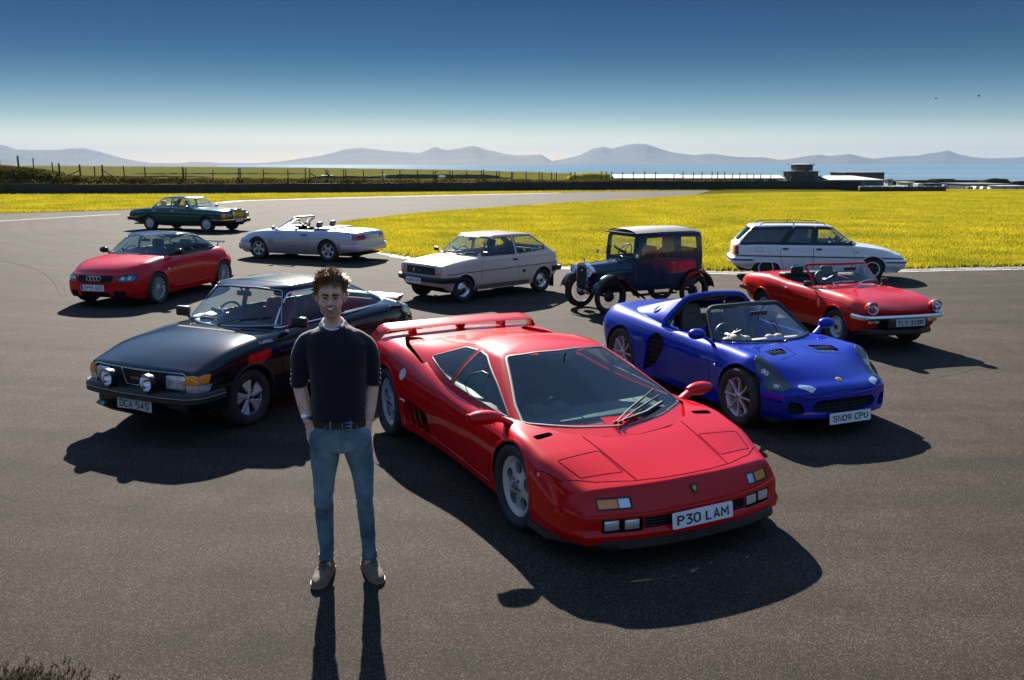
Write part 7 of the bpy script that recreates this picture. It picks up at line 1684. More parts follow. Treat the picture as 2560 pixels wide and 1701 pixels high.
# ================================================================ red coupe with a domed black roof
def red_coupe():
    car = empty('coupe_car'); P = paint('bright_red_paint', (.58, .003, .007), 0, .35, 0, .015, .7); K = paint('gloss_black_paint', (.006, .006, .007), 0, .2, 0, .04)
    xs = [2.04, 1.92, 1.65, 1.2135, .8, .2, -.5, -1.2135, -1.65, -1.96]
    body = loft_body(rails_xyz(xs, [
        ([.66, .74, .80, .82, .79, .77, .78, .82, .78, .66], [.20, .17, .16, .18, .17, .17, .17, .20, .25, .34]),
        ([.72, .80, .855, .875, .83, .80, .82, .875, .83, .72], [.32, .32, .33, .35, .32, .30, .31, .36, .40, .46]),
        ([.72, .81, .865, .885, .86, .85, .85, .885, .84, .72], [.50, .52, .56, .60, .60, .60, .61, .62, .63, .62]),
        ([.64, .71, .755, .775, .78, .78, .78, .77, .70, .58], [.64, .71, .79, .855, .885, .895, .90, .91, .87, .78]),
        ([.46, .50, .54, .56, .6, .6, .6, .55, .48, .42], [.67, .745, .825, .89, .925, .93, .94, .94, .89, .80]),
        ([0]*10, [.675, .755, .84, .905, .945, .95, .95, .95, .90, .81])]), [0, .4, .48, .42, .5, 0], .04, .06,
        nose=dict(x0=1.2, bow=.30, pw=2.2, rake=[(.17, -.05), (.3, 0), (.5, 0), (.62, -.04), (.68, -.10)]), tail=dict(x0=-1.3, bow=.26, rake=[(.3, -.1), (.6, 0), (.8, -.05)]), nx=84, nb=5)
    bv = body.bvh()
    gh = greenhouse([(0, 1.08), (.5, .68), (1, .26)], [(0, -1.82), (.5, -1.48), (1, -.95)], [(0, .775), (.5, .71), (1, .60)], [(-1.9, .80), (-1.2, .86), (1.1, .87)], [(-1.9, .90), (-1.4, 1.07), (-.9, 1.205), (-.45, 1.285), (0, 1.310), (.26, 1.285), (.7, 1.17), (1.1, 1.0)],
                    bowf=[(0, .34), (1, .20)], bowr=[(0, .34), (1, .2)], crown=.042, wf=.93, wr=.84, ff=.28, fr=.45, side_curve=.015); gv = gh.bvh()
    body.cut([(.88, .3), (.6, .68), (-1.1, .68), (-1.35, .3), (-1.35, -.3), (-1.1, -.68), (.6, -.68), (.88, -.3)], 'top', fT)
    ws = rnd([(-.68, .955), (-.52, 1.245), (-.2, 1.29), (.2, 1.29), (.52, 1.245), (.68, .955), (0, .95)], .1); pane(gh.cut(ws, 'front', lambda p: cen(p, 3) > .2), 'windscreen', car, TGLASS); strip(gv, ws, 'front', 1, .02, .004, BLACK, 'windscreen_rubber', car)
    rw = rnd([(-.5, 1.0), (-.42, 1.2), (.42, 1.2), (.5, 1.0)], .2); pane(gh.cut(rw, 'front', lambda p: cen(p, 3) < -.2), 'rear_window', car, TGLASS)
    side_glass(gh, gv, car, [rnd([(.74, .935), (.42, 1.14), (.16, 1.245), (-.40, 1.26), (-.44, .945)], [.05, .2, .2, .06, .05]), rnd([(-.50, .945), (-.47, 1.255), (-.75, 1.215), (-1.0, 1.12), (-1.36, .955)], [.05, .05, .3, .3, .08])], TGLASS, BLACK, .016, .004, ['side_window', 'quarter_window'])
    arches(body, car, [(1.2135, .325, .345, .25), (-1.2135, .325, .345, .25)], P, .016)
    seams(bv, car, [rnd([(.66, .24), (.70, .60), (.66, .90), (-.45, .91), (-.50, .70), (-.42, .24)], .08)], cut=body, P=P)
    gr = rnd([(-.40, .60), (-.36, .50), (.36, .50), (.40, .60), (.36, .635), (-.36, .635)], .2); g = recess(body.cut(gr, 'front', fF), .035, DARK, 'grille', car, P); strip(bv, gr, 'front', 1, .012, .005, BLACK, 'grille_frame', g)
    for k in range(5): mb = MB(); mb.tube([p-Vector((.012, 0, 0)) for p in plan_path(bv, .512+.025*k, -.36, .36, 9)], .004, 5); mb.obj('mesh_bar', pbsdf('gloss_black', (.015, .015, .016), .2), g)
    for k in range(19): y = -.35+.039*k; mb = MB(); mb.tube([cast(bv, (y, z), 'front', 1)[0]-Vector((.014, 0, 0)) for z in (.502, .57, .63)], .004, 5); mb.obj('mesh_bar', pbsdf('gloss_black', (.015,)*3, .2), g)
    for k in range(4):
        q = cast(bv, (-.08+.075*k+.0-.03, .578), 'front', 1); ring = [(q[0].x+.012, q[0].y+.046*math.cos(2*math.pi*i/24), .578+.046*math.sin(2*math.pi*i/24)) for i in range(24)]; mb = MB(); mb.tube(ring, .007, 6, True); mb.obj('emblem_ring', CHROME, g)
    lo = [rnd([(-.30, .215), (-.32, .315), (.32, .315), (.30, .215)], .15), rnd([(.40, .23), (.40, .34), (.60, .34), (.62, .25)], .15), rnd([(-.40, .23), (-.40, .34), (-.60, .34), (-.62, .25)], .15)]
    for o in lo: recess(body.cut(o, 'front', fF), .05, DARK, 'lower_grille', car, BLACK)
    for k in range(3): mb = MB(); mb.tube([p-Vector((.02, 0, 0)) for p in plan_path(bv, .24+.026*k, -.29, .29, 7)], .005, 5); mb.obj('mesh_bar', BLACK, car)
    q = cast(bv, (0, .40), 'front', 1); plate(car, facing((q[0].x+.02, -.02, .40), (1, 0, .05)), 'OY55 GCO', .52, .115, None, True)
    for s_ in (-1, 1):
        ho = rnd([(s_*.44, .515), (s_*.46, .60), (s_*.56, .655), (s_*.74, .665), (s_*.76, .53), (s_*.62, .505)], .25); hs = body.cut(ho, 'front', lambda p: cen(p, 3) > .1 and cen(p, 5) < .9); h = recess(hs, .05, pbsdf('lamp_bowl_grey', (.10, .11, .12), .25, .6), 'headlight', car, BLACK); hs.obj('lamp_cover', LENS, h, 0, .001)
        strip(bv, ho, 'front', 1, .008, .002, SEAM, 'lamp_gap', h)
        for y, r in ((.545, .045), (.655, .04)):
            q = cast(bv, (s_*y, .585), 'front', 1); mb = MB(); mb.lathe([(r, 0), (r*.96, .012), (r*.5, -.01), (0, -.012)], 20, 'z', M=facing(q[0]-Vector((.04, 0, 0)), (1, s_*.1, .1))); mb.obj('projector', CHROME, h)
        strip(bv, [(.62, .285), (0, .265), (-.75, .30)], 'side', s_, .05, .016, P, 'side_skirt', car, closed=False)
        q = cast(bv, (-.36, .80), 'side', s_); mb = MB(); mb.box((0, 0, .012), (.15, .03, .024), .010, facing(q[0], q[1])); mb.obj('door_handle', P, car)
        q = cast(bv, (.80, .66), 'side', s_); mb = MB(); mb.box((0, 0, .002), (.06, .03, .008), .003, facing(q[0], q[1])); mb.obj('side_repeater', WHITELENS, car)
        mb = MB(); mb.ico((.50, s_*.895, .985), 1, 3, (.07, .10, .065), None, lambda v: Vector((max(v.x, .455), v.y, v.z))); mb.tube([(.52, s_*.74, .93), (.51, s_*.82, .955)], .025, 8); m_ = mb.obj('door_mirror', K, car)
        make_wheel(car, '', .318, .235, .236, 'multi', SILVER, (1.2135, s_*.765, .318), s_ > 0, n=15, sw=.019); make_wheel(car, '', .318, .235, .236, 'multi', SILVER, (-1.2135, s_*.765, .318), s_ > 0, n=15, sw=.019)
    mb = MB(); W = [[(-1.72-.10*(1-(y/.6)**2), y, .985), (-1.80-.10*(1-(y/.6)**2), y, 1.005), (-1.84-.10*(1-(y/.6)**2), y, .995), (-1.76-.10*(1-(y/.6)**2), y, .97)] for y in np.linspace(-.55, .55, 13)]; mb.grid(W, False, True)
    for y in (-.4, .4): mb.tube([(-1.72, y, .86), (-1.80, y, .985)], .014, 6)
    mb.obj('tail_spoiler', K, car)
    body.obj('body', P, car)
    Soup([p for p in gh.polys]).obj('roof', K, car, .012)
    bo = [(.92, -.60), (1.5, -.66), (1.82, -.52), (1.90, 0), (1.82, .52), (1.5, .66), (.92, .60)]; strip(bv, bo, 'top', 1, .006, .001, SEAM, 'bonnet_gap', car, closed=False)
    tub(car, -1.2, .85, .72, .22, .88, INT); dash(car, .45, .94, .64, .5, .92, BLACK, -.33, .2); steering(car, (.40, -.33, .90), .18, 64)
    for y in (-.34, .34): seat(car, (-.15, y, .30), INT, .52, .58, True, 20)
    rear_mirror(car, (.32, 0, 1.19)); underfloor(car, -1.85, 1.75, .72, .20)
    return car

# ================================================================ dark green limousine
def green_saloon():
    car = empty('saloon_car'); P = paint('green_paint', (.004, .055, .032), .2, .28, .04, .08); CI = pbsdf('cream_leather', (.55, .42, .25), .6)
    xs = [2.40, 2.2, 1.9, 1.53, 1.1, .3, -.6, -1.53, -2.2, -2.78]
    body = loft_body(rails_xyz(xs, [
        ([.82, .86, .88, .88, .87, .87, .87, .87, .84, .76], [.36, .30, .27, .27, .24, .23, .23, .27, .34, .44]),
        ([.88, .915, .93, .935, .935, .935, .935, .93, .90, .83], [.44, .42, .42, .43, .42, .41, .41, .43, .46, .52]),
        ([.90, .93, .945, .95, .95, .95, .95, .945, .915, .85], [.68, .70, .71, .72, .72, .72, .72, .71, .69, .67]),
        ([.84, .86, .87, .875, .88, .88, .88, .87, .83, .74], [.875, .90, .92, .94, .955, .955, .96, .955, .92, .85]),
        ([.60, .62, .63, .64, .66, .66, .66, .64, .58, .5], [.90, .925, .955, .975, .99, 1.0, 1.0, .985, .945, .88]),
        ([0]*10, [.91, .94, .97, .99, 1.0, 1.0, 1.0, .99, .95, .89])]), [0, .35, .42, .3, .5, 0], .04, .06, nose=dict(x0=2.0, bow=.06, pw=2.6, rake=[(.3, -.06), (.6, 0), (.9, -.01)]), tail=dict(x0=-2.2, bow=.10, rake=[(.4, -.08), (.7, 0), (.9, -.04)]), nx=70)
    bv = body.bvh()
    gh = greenhouse([(0, .98), (1, .38)], [(0, -1.75), (1, -1.05)], [(0, .86), (.5, .79), (1, .66)], [(-1.8, .92), (1, .93)], [(-1.8, 1.40), (-1.05, 1.425), (-.4, 1.455), (.1, 1.45), (.38, 1.43), (1, 1.3)], bowf=[(0, .16), (1, .12)], bowr=[(0, .12), (1, .10)], crown=.03, wf=.94, wr=.88, ff=.25, fr=.3); gv = gh.bvh()
    body.cut([(.80, .3), (.6, .76), (-1.3, .76), (-1.5, .4), (-1.5, -.4), (-1.3, -.76), (.6, -.76), (.80, -.3)], 'top', fT)
    ws = rnd([(-.75, 1.005), (-.58, 1.40), (.58, 1.40), (.75, 1.005)], .09); pane(gh.cut(ws, 'front', lambda p: cen(p, 3) > .25), 'windscreen', car); strip(gv, ws, 'front', 1, .02, .006, CHROME, 'windscreen_trim', car)
    rw = rnd([(-.62, 1.05), (-.52, 1.38), (.52, 1.38), (.62, 1.05)], .1); pane(gh.cut(rw, 'front', lambda p: cen(p, 3) < -.25), 'rear_window', car)
    side_glass(gh, gv, car, [rnd([(.70, .995), (.32, 1.385), (-.28, 1.40), (-.32, .995)], .05), rnd([(-.40, .995), (-.36, 1.40), (-.95, 1.385), (-1.32, 1.01)], .06)], GLASS, CHROME, .018, .006, ['side_window', 'rear_door_window'])
    for s_ in (-1, 1):
        strip(gv, [(.42, .995), (.40, 1.27)], 'side', s_, .02, .006, BLACK, 'quarter_light_bar', car, closed=False); strip(gv, [(-1.02, .995), (-1.0, 1.34)], 'side', s_, .02, .006, BLACK, 'quarter_light_bar', car, closed=False)
    arches(body, car, [(1.53, .35, .36, .25), (-1.53, .35, .36, .25)], P, .012)
    seams(bv, car, [rnd([(.86, .28), (.84, .955), (-.34, .965), (-.34, .28)], .04), rnd([(-.36, .28), (-.36, .965), (-1.40, .965), (-1.42, .80), (-1.12, .50), (-1.08, .28)], .05)], cut=body, P=P)
    # radiator shell with gilded slats
    GO = pbsdf('gilt', (.62, .42, .09), .25, .9)
    mb = MB(); mb.box((2.42, 0, .75), (.20, .60, .46), .03, None, 2); r_ = mb.obj('radiator_shell', CHROME, car)
    mb = MB(); mb.box((2.515, 0, .74), (.02, .50, .40), .005); mb.obj('radiator_core', DARK, r_)
    for k in range(17): mb = MB(); mb.box((2.53, -.236+.0295*k, .74), (.02, .018, .40), .003); mb.obj('slat', GO, r_)
    mb = MB(); mb.tube([(2.44, 0, .97), (2.43, 0, 1.02), (2.40, 0, 1.05)], .012, 6); mb.obj('mascot', CHROME, r_)
    for s_ in (-1, 1):
        mb = MB(); mb.box((2.395, s_*.52, .70), (.06, .40, .20), .02); p_ = mb.obj('lamp_panel', BLACK, car)
        for y in (.41, .60): round_lamp(car, (2.435, s_*y, .71), .078, (1, 0, 0), .06, CHROME)
        mb = MB(); mb.box((2.37, s_*.80, .70), (.14, .17, .20), .03, None, 2); mb.obj('indicator', AMBER, car)
        o = body.cut(rrect(-2.9, -2.62, .66, .82, .02), 'side', lambda p: cen(p, 1)*s_ > .6); o.obj('tail_light', REDLENS, car, 0, .004)
        for x in (-.22, -1.22): q = cast(bv, (x, .87), 'side', s_); mb = MB(); mb.box((0, 0, .015), (.20, .028, .025), .010, facing(q[0], q[1])); mb.obj('door_handle', CHROME, car)
        strip(bv, [(2.3, .80), (.5, .82), (-1.5, .82), (-2.6, .79)], 'side', s_, .006, .003, CHROME, 'coach_line', car, closed=False)
        mb = MB(); mb.box((.62, s_*.98, 1.05), (.07, .16, .11), .03, None, 2); mb.tube([(.64, s_*.85, .99), (.63, s_*.91, 1.02)], .016, 6); mb.obj('door_mirror', P, car)
        for x in (1.53, -1.53): make_wheel(car, '', .34, .235, .215, 'cover', SILVER, (x, s_*.80, .34), s_ > 0, n=10, h0=.66, h1=.86, hw=.06)
    sec = [(-.06, -.08), (.03, -.08), (.06, -.04), (.06, .04), (.03, .07), (-.06, .08)]
    b1, pth = bumper(bv, car, .47, .84, .55, sec, BLACK, 1, .10, 13, 'bumper', .16, .96); mb = MB(); mb.sweep([p+Vector((0, 0, .06)) for p in pth], [(.02, -.012), (.066, -.012), (.066, .014), (.02, .02)]); mb.obj('bumper_strip', CHROME, b1)
    b1, pth = bumper(bv, car, .52, .80, .75, sec, BLACK, -1, .06, 13, 'bumper', .16, .93); mb = MB(); mb.sweep([p+Vector((0, 0, .06)) for p in pth], [(.02, -.012), (.066, -.012), (.066, .014), (.02, .02)]); mb.obj('bumper_strip', CHROME, b1)
    plate(car, facing((2.59, .0, .49), (1, 0, .02)), 'J18 PHL', .50, .111)
    body.obj('body', P, car); gh.obj('roof', P, car, .012)
    tub(car, -1.45, .70, .80, .30, .96, CI); dash(car, .42, .82, .70, .6, .99, INT, None, .1); steering(car, (.34, -.38, .99), .19, 60)
    for y in (-.38, .38): seat(car, (-.10, y, .42), CI, .54, .58)
    seat(car, (-1.05, 0, .44), CI, 1.35, .55, True, 18, 'rear_seat', .3); rear_mirror(car, (.32, 0, 1.34)); underfloor(car, -2.5, 2.2, .78, .28)
    return car

# ================================================================ silver open cabriolet
def silver_cabriolet():
    car = empty('cabriolet_car'); P = paint('silver_paint', (.46, .46, .51), .55, .35, .06, .06)
    xs = [2.10, 1.95, 1.6, 1.2575, .85, .2, -.5, -1.2575, -1.8, -2.34]
    body = loft_body(rails_xyz(xs, [
        ([.72, .78, .81, .82, .80, .80, .80, .81, .79, .72], [.22, .19, .18, .19, .18, .18, .18, .21, .26, .33]),
        ([.80, .85, .875, .88, .865, .86, .865, .88, .86, .80], [.34, .34, .35, .36, .34, .34, .34, .36, .39, .44]),
        ([.82, .87, .895, .905, .90, .90, .90, .905, .88, .82], [.52, .55, .58, .60, .60, .60, .61, .62, .62, .61]),
        ([.70, .76, .79, .80, .81, .815, .82, .82, .79, .73], [.64, .71, .79, .835, .865, .875, .885, .905, .895, .86]),
        ([.52, .56, .58, .60, .62, .64, .64, .62, .6, .54], [.665, .74, .825, .875, .91, .92, .92, .93, .92, .885]),
        ([0]*10, [.675, .75, .84, .89, .925, .93, .93, .94, .93, .895])]), [0, .35, .42, .3, .5, 0], .04, .04, nose=dict(x0=1.4, bow=.16, pw=2.2, rake=[(.2, -.06), (.4, 0), (.55, 0), (.66, -.10)]), tail=dict(x0=-1.8, bow=.10, rake=[(.3, -.04), (.5, 0), (.88, -.06)]), nx=70)
    bv = body.bvh()
    gh = greenhouse([(0, .94), (1, .28)], [(0, -1), (1, -.8)], [(0, .78), (1, .60)], [(-1, .86), (.95, .88)], [(-1, 1.25), (.3, 1.26), (.95, 1.2)], bowf=[(0, .22), (1, .18)], crown=.0, wf=.94, ff=.25, nl=8); gv = gh.bvh()
    body.cut(rnd([(.72, .3), (.55, .70), (-.82, .70), (-.90, .4), (-.90, -.4), (-.82, -.70), (.55, -.70), (.72, -.3)], .1), 'top', fT)
    ws = rnd([(-.68, .94), (-.56, 1.235), (0, 1.245), (.56, 1.235), (.68, .94)], .08); pane(gh.cut(ws, 'front', lambda p: cen(p, 3) > .2), 'windscreen', car)
    frame_tube(gv, car, rnd([(-.72, .89), (-.69, .96), (-.575, 1.245), (-.3, 1.25), (0, 1.252), (.3, 1.25), (.575, 1.245), (.69, .96), (.72, .89)], [0, .2, .2, .4, .4, .4, .2, .2, 0], 3, False), .03, P, 'windscreen_frame', (1.2, .8))
    arches(body, car, [(1.2575, .335, .36, .25), (-1.2575, .335, .36, .25)], P, .010)
    seams(bv, car, [rnd([(.66, .23), (.68, .55), (.62, .875), (-.54, .885), (-.58, .65), (-.50, .23)], .05)], cut=body, P=P)
    CL = pbsdf('grey_cladding', (.38, .38, .42), .35, .6, .6)
    for s_ in (-1, 1):
        strip(bv, [(1.9, .47), (1.65, .48)], 'side', s_, .008, .002, SEAM, 'cladding_gap', car, closed=False)
        strip(bv, [(.86, .455), (0, .46), (-.88, .465)], 'side', s_, .012, .008, CL, 'side_moulding', car, closed=False); strip(bv, [(-1.64, .47), (-2.2, .48)], 'side', s_, .012, .008, CL, 'side_moulding', car, closed=False)
        for z in (.52, .555, .59): strip(bv, [(.88, z), (.70, z)], 'side', s_, .014, .001, DARK, 'wing_vent', car, closed=False)
        q = cast(bv, (-.42, .77), 'side', s_); mb = MB(); mb.box((0, 0, .010), (.20, .04, .025), .010, facing(q[0], q[1])); mb.obj('door_handle', BLACK, car)
        q = cast(bv, (.92, .64), 'side', s_); mb = MB(); mb.box((0, 0, .002), (.06, .025, .008), .003, facing(q[0], q[1])); mb.obj('side_repeater', AMBER, car)
        o = body.cut(rrect(-2.5, -2.08, .66, .80, .015), 'side', lambda p: cen(p, 1)*s_ > .6); o2 = body.cut(rrect(min(s_*.42, s_*.86), max(s_*.42, s_*.86), .66, .80, .015), 'front', lambda p: cen(p, 3) < -.2)
        Soup(o.polys+o2.polys).obj('tail_light', noise_col(pbsdf('ribbed_red', (.40, .01, .012), .15, 0, 1), (.45, .012, .012), (.20, .01, .01), 3), car, 0, .006)
        o = body.cut(rnd([(2.2, .54), (2.2, .66), (1.84, .69), (1.92, .57)], .1), 'side', lambda p: cen(p, 1)*s_ > .5); o.obj('headlight', WHITELENS, car, 0, .003)
        mb = MB(); mb.box((.62, s_*.90, .96), (.08, .17, .12), .035, None, 3); mb.tube([(.64, s_*.78, .90), (.63, s_*.84, .93)], .02, 6); mb.obj('door_mirror', P, car)
        for x in (1.2575, -1.2575): make_wheel(car, '', .327, .225, .218, 'six', SILVER, (x, s_*.765, .327), s_ > 0, n=5, ph=.3)
    strip(bv, [(-1.25, -.80), (-1.25, 0), (-1.25, .80)], 'top', 1, .007, .001, SEAM, 'boot_gap', car, closed=False); strip(bv, [(-.95, -.78), (-.95, 0), (-.95, .78)], 'top', 1, .007, .001, SEAM, 'hood_cover_gap', car, closed=False)
    sec = [(-.06, -.12), (.02, -.12), (.05, -.06), (.05, .03), (.02, .08), (-.06, .09)]; b1, pth = bumper(bv, car, .44, .74, .55, sec, P, -1, .03, 13, 'bumper', .16, .89); mb = MB(); mb.sweep([p+Vector((0, 0, .02)) for p in pth], [(.05, -.01), (.056, -.01), (.056, .01), (.05, .01)]); mb.obj('bumper_strip', CL, b1)
    bumper(bv, car, .40, .74, .50, sec, P, 1, .0, 13, 'bumper', .18, .88)
    q = cast(bv, (0, .73), 'front', -1); mb = MB(); mb.box((q[0].x-.003, 0, .725), (.014, .56, .13), .01); mb.obj('number_plate', pbsdf('plain_plate', (.62, .60, .50), .4), car)
    body.obj('body', P, car)
    tub(car, -.88, .75, .74, .22, .87, INT); dash(car, .40, .84, .66, .5, .90, BLACK, -.36, .15); steering(car, (.32, -.36, .92), .19, 62)
    for y in (-.36, .36): seat(car, (-.25, y, .32), pbsdf('grey_leather2', (.06, .06, .07), .5), .52, .56, True, 20, 'seat', .26)
    mb = MB(); mb.box((-.92, 0, .955), (.5, 1.42, .05), .02, None, 2); mb.obj('hood_cover', P, car)
    rear_mirror(car, (.34, 0, 1.16)); underfloor(car, -2.1, 1.85, .74, .20)
    return car

# ================================================================ dark blue vintage saloon
def vintage_saloon():
    car = empty('vintage_car'); P = paint('navy_paint', (.020, .040, .072), 0, .35, 0, .14); K = paint('wing_black_paint', (.006, .006, .007), 0, .3, 0, .10); TAN = pbsdf('brown_leather', (.05, .03, .02), .6)
    a = .98
    # cabin: box with rounded edges, slightly tumbled
    C = lambda x, hw, z0, z1, r: [(hw*.94, z0), (hw, z0+.12), (hw*1.0, .98), (hw*.955, z1-.10), (hw*.93, z1-.02), (hw*.6, z1+.018), (0, z1+.035)]
    xs = [.42, .38, .1, -.4, -.9, -1.18, -1.26]; hw = [.50, .52, .56, .585, .58, .55, .52]; z0 = [.44, .42, .42, .42, .43, .50, .56]; z1 = [1.50, 1.50, 1.515, 1.525, 1.52, 1.50, 1.45]
    rows = list(zip(*[C(x, h, q, t, 0) for x, h, q, t in zip(xs, hw, z0, z1)]))
    cab = loft_body([[(x, p[0], p[1]) for x, p in zip(xs, r)] for r in rows], [0, .35, .3, .4, .35, .5, 0], .01, .10, nose=dict(x0=.0, bow=.0, rake=[(.4, .0), (1.0, 0), (1.55, -.06)]), tail=dict(x0=-.9, bow=.05, rake=[(.4, -.08), (.9, 0), (1.5, -.04)]), nx=40, nb=4, ns=4); cv = cab.bvh()
    ws = rnd([(-.47, 1.03), (-.46, 1.44), (.46, 1.44), (.47, 1.03)], .06); pane(cab.cut(ws, 'front', lambda p: cen(p, 3) > .5), 'windscreen', car); strip(cv, ws, 'front', 1, .028, .012, P, 'windscreen_frame', car)
    rw = rnd([(-.28, 1.12), (-.28, 1.36), (.28, 1.36), (.28, 1.12)], .12); pane(cab.cut(rw, 'front', lambda p: cen(p, 3) < -.5), 'rear_window', car)
    side_glass(cab, cv, car, [rnd([(.30, 1.0), (.28, 1.41), (-.46, 1.43), (-.46, 1.0)], .05), rnd([(-.60, 1.03), (-.60, 1.42), (-.98, 1.41), (-1.02, 1.05)], .10)], GLASS, P, .022, .008, ['door_window', 'rear_side_window'])
    dr = rnd([(.36, .46), (.36, 1.45), (-.53, 1.465), (-.53, .60), (-.46, .46)], .04)
    for s_, f in ((-1, fR), (1, fL)):
        d = cab.cut(dr, 'side', f); dd = d.obj('door', P, car); strip(cv, dr, 'side', s_, .009, .001, SEAM, 'door_gap', dd)
        q = cast(cv, (-.44, .92), 'side', s_); mb = MB(); mb.tube([q[0]+Vector((0, s_*.03, 0)), q[0]+Vector((.10, s_*.03, 0))], .008, 6); mb.tube([q[0], q[0]+Vector((0, s_*.03, 0))], .009, 6); mb.obj('door_handle', pbsdf('brass', (.5, .34, .12), .35, .9), dd)
        strip(cv, [(.38, .965), (-.4, .965), (-1.22, .965)], 'side', s_, .018, .008, P, 'waist_moulding', car, closed=False)
    cab.obj('body', P, car, .012)
    mb = MB(); V = []
    for x in np.linspace(.40, -1.20, 14): wv = .535-.03*abs((x+.4)/.8)**3; V.append([(x, y*wv, 1.497+.068*(1-abs(y)**3)+.018*math.sin((x+1.2)/1.6*math.pi)-.05*max(0, (-1.0-x)/.2)) for y in np.linspace(-1, 1, 13)])
    mb.grid(V); mb.obj('roof_covering', noise_col(pbsdf('roof_fabric', (.05, .05, .055), .6), (.035, .035, .04), (.07, .07, .075), 20), car)
    mb = MB(); mb.box((.42, 0, 1.49), (.10, .94, .03), .012); mb.obj('sun_visor', P, car)
    # bonnet and scuttle
    xs = [1.20, 1.0, .75, .55, .40]; V = []
    for x, w, zt, zb in zip(xs, [.215, .25, .30, .36, .46], [.915, .935, .955, .975, 1.0], [.52, .50, .48, .46, .44]):
        S = fillet(np.array([(w, zb), (w, zt-.14), (w*.72, zt-.02), (0, zt+.01)]), [0, .3, .45, 0], 5, 3); V.append([(x, y, z) for y, z in S]+[(x, -y, z) for y, z in S[-2::-1]])
    V = np.array(V); xx = np.linspace(0, 1, 21); VV = np.stack([np.stack([np.interp(xx, np.linspace(0, 1, 5), V[:, j, k]) for k in range(3)], 1) for j in range(V.shape[1])], 1)
    mb = MB(); mb.grid(VV); bo = mb.obj('bonnet', P, car); bz = Soup([[(*VV[i, j], 0, 0, 1), (*VV[i+1, j], 0, 0, 1), (*VV[i+1, j+1], 0, 0, 1), (*VV[i, j+1], 0, 0, 1)] for i in range(20) for j in range(VV.shape[1]-1)]).bvh()
    strip(bz, [(.58, -.35), (.58, 0), (.58, .35)], 'top', 1, .008, .001, SEAM, 'bonnet_gap', bo, closed=False); strip(bz, [(1.19, 0), (.58, 0)], 'top', 1, .012, .006, P, 'bonnet_hinge', bo, closed=False)
    for s_ in (-1, 1):
        strip(bz, [(1.15, .70), (.6, .72)], 'side', s_, .008, .001, SEAM, 'bonnet_gap', bo, closed=False)
        for k in range(5): q = cast(bz, (.70+.06*k, .62), 'side', s_); mb = MB(); mb.box((0, 0, .003), (.02, .13, .012), .004, facing(q[0], q[1])); mb.obj('louvre', P, bo)
        q = cast(bz, (.50, .70), 'side', s_); mb = MB(); mb.box((0, 0, .004), (.035, .13, .012), .004, facing(q[0], q[1])); mb.obj('semaphore', BLACK, car)
    # radiator
    out = rnd([(-.20, .46), (-.215, .84), (-.15, .925), (0, .945), (.15, .925), (.215, .84), (.20, .46)], .3); mb = MB(); mb.prism(out, 1.18, 1.28, 'front'); rd = mb.obj('radiator_shell', CHROME, car)
    inn = rnd([(-.165, .50), (-.175, .82), (-.11, .875), (.11, .875), (.175, .82), (.165, .50)], .25); mb = MB(); mb.prism(inn, 1.275, 1.284, 'front'); mb.obj('radiator_core', noise_col(pbsdf('core', (.012, .012, .012), .7), (.006, .006, .006), (.03, .03, .03), 200), rd)
    mb = MB(); mb.tube([(1.286, -.06, .78), (1.288, 0, .80), (1.286, .06, .81)], .007, 5); mb.obj('script_badge', CHROME, rd)
    mb = MB(); mb.lathe([(.03, 0), (.028, .02), (.012, .03), (.012, .05)], 14, 'z', (1.23, 0, .94)); mb.ico((1.235, 0, 1.01), .028, 2, (.7, .7, 1.2)); mb.ico((1.25, 0, 1.045), .014, 1); mb.obj('mascot', CHROME, rd)
    for s_ in (-1, 1):
        round_lamp(car, (1.30, s_*.30, .80), .085, (1, 0, .02), .10, CHROME, 'headlight', CHROME, .5); mb = MB(); mb.tube([(1.25, s_*.30, .72), (1.22, s_*.26, .62), (1.18, s_*.22, .56)], .014, 6); mb.obj('lamp_bracket', K, car)
        # cycle wings: curved sheet over each wheel running into the running board
        V = []
        for t in np.linspace(0, 1, 24):
            if t < .62: an = R(168)-R(138)*(t/.62); r_ = .40; x, z = a-r_*math.cos(an), .33+r_*math.sin(an)
            else: k = (t-.62)/.38; x, z = a-.40*math.cos(R(30))-.0+(-.0), .0; x = a-.346-.52*k; z = .53-.13*k-.12*math.sin(k*math.pi/2)
            x = 2*a-x if t < .62 else x
            w = .095
            V.append([(x, s_*(.57+w*u), z+.035*(1-u*u)-(.05 if abs(u) > .95 else 0)) for u in np.linspace(-1.05, 1.05, 9)])
        # order: front lip first, over the top, then back and down
        V = []
        for t in np.linspace(0, 1, 26):
            if t < .6: an = R(12)+R(118)*(t/.6); x, z = a+.40*math.cos(an), .34+.40*math.sin(an)
            else: k = (t-.6)/.4; x, z = a+.40*math.cos(R(130))-.46*k, .34+.40*math.sin(R(130))-.36*k+.08*k*(1-k)*-1
            V.append([(x, s_*(.57+.10*u), z+.03*(1-u*u)-(.045 if abs(u) > .99 else 0)) for u in (-1.0, -.95, -.6, -.2, .2, .6, .95, 1.0)])
        mb = MB(); mb.grid(V); mb.obj('front_wing', K, car)
        V = []
        for t in np.linspace(0, 1, 22):
            an = R(172)-R(150)*t*0+0; an = R(-8)+R(170)*t; x, z = -a-.40*math.cos(an), .34+.41*math.sin(an); x = -a+.41*math.cos(R(172)-R(0)-(R(190)*t)) if False else -a+.41*math.cos(R(160)*t+R(15)); z = .34+.41*math.sin(R(160)*t+R(15))
            V.append([(x, s_*(.575+.10*u), z+.03*(1-u*u)-(.045 if abs(u) > .99 else 0)) for u in (-1.0, -.95, -.6, -.2, .2, .6, .95, 1.0)])
        mb = MB(); mb.grid(V); mb.obj('rear_wing', K, car)
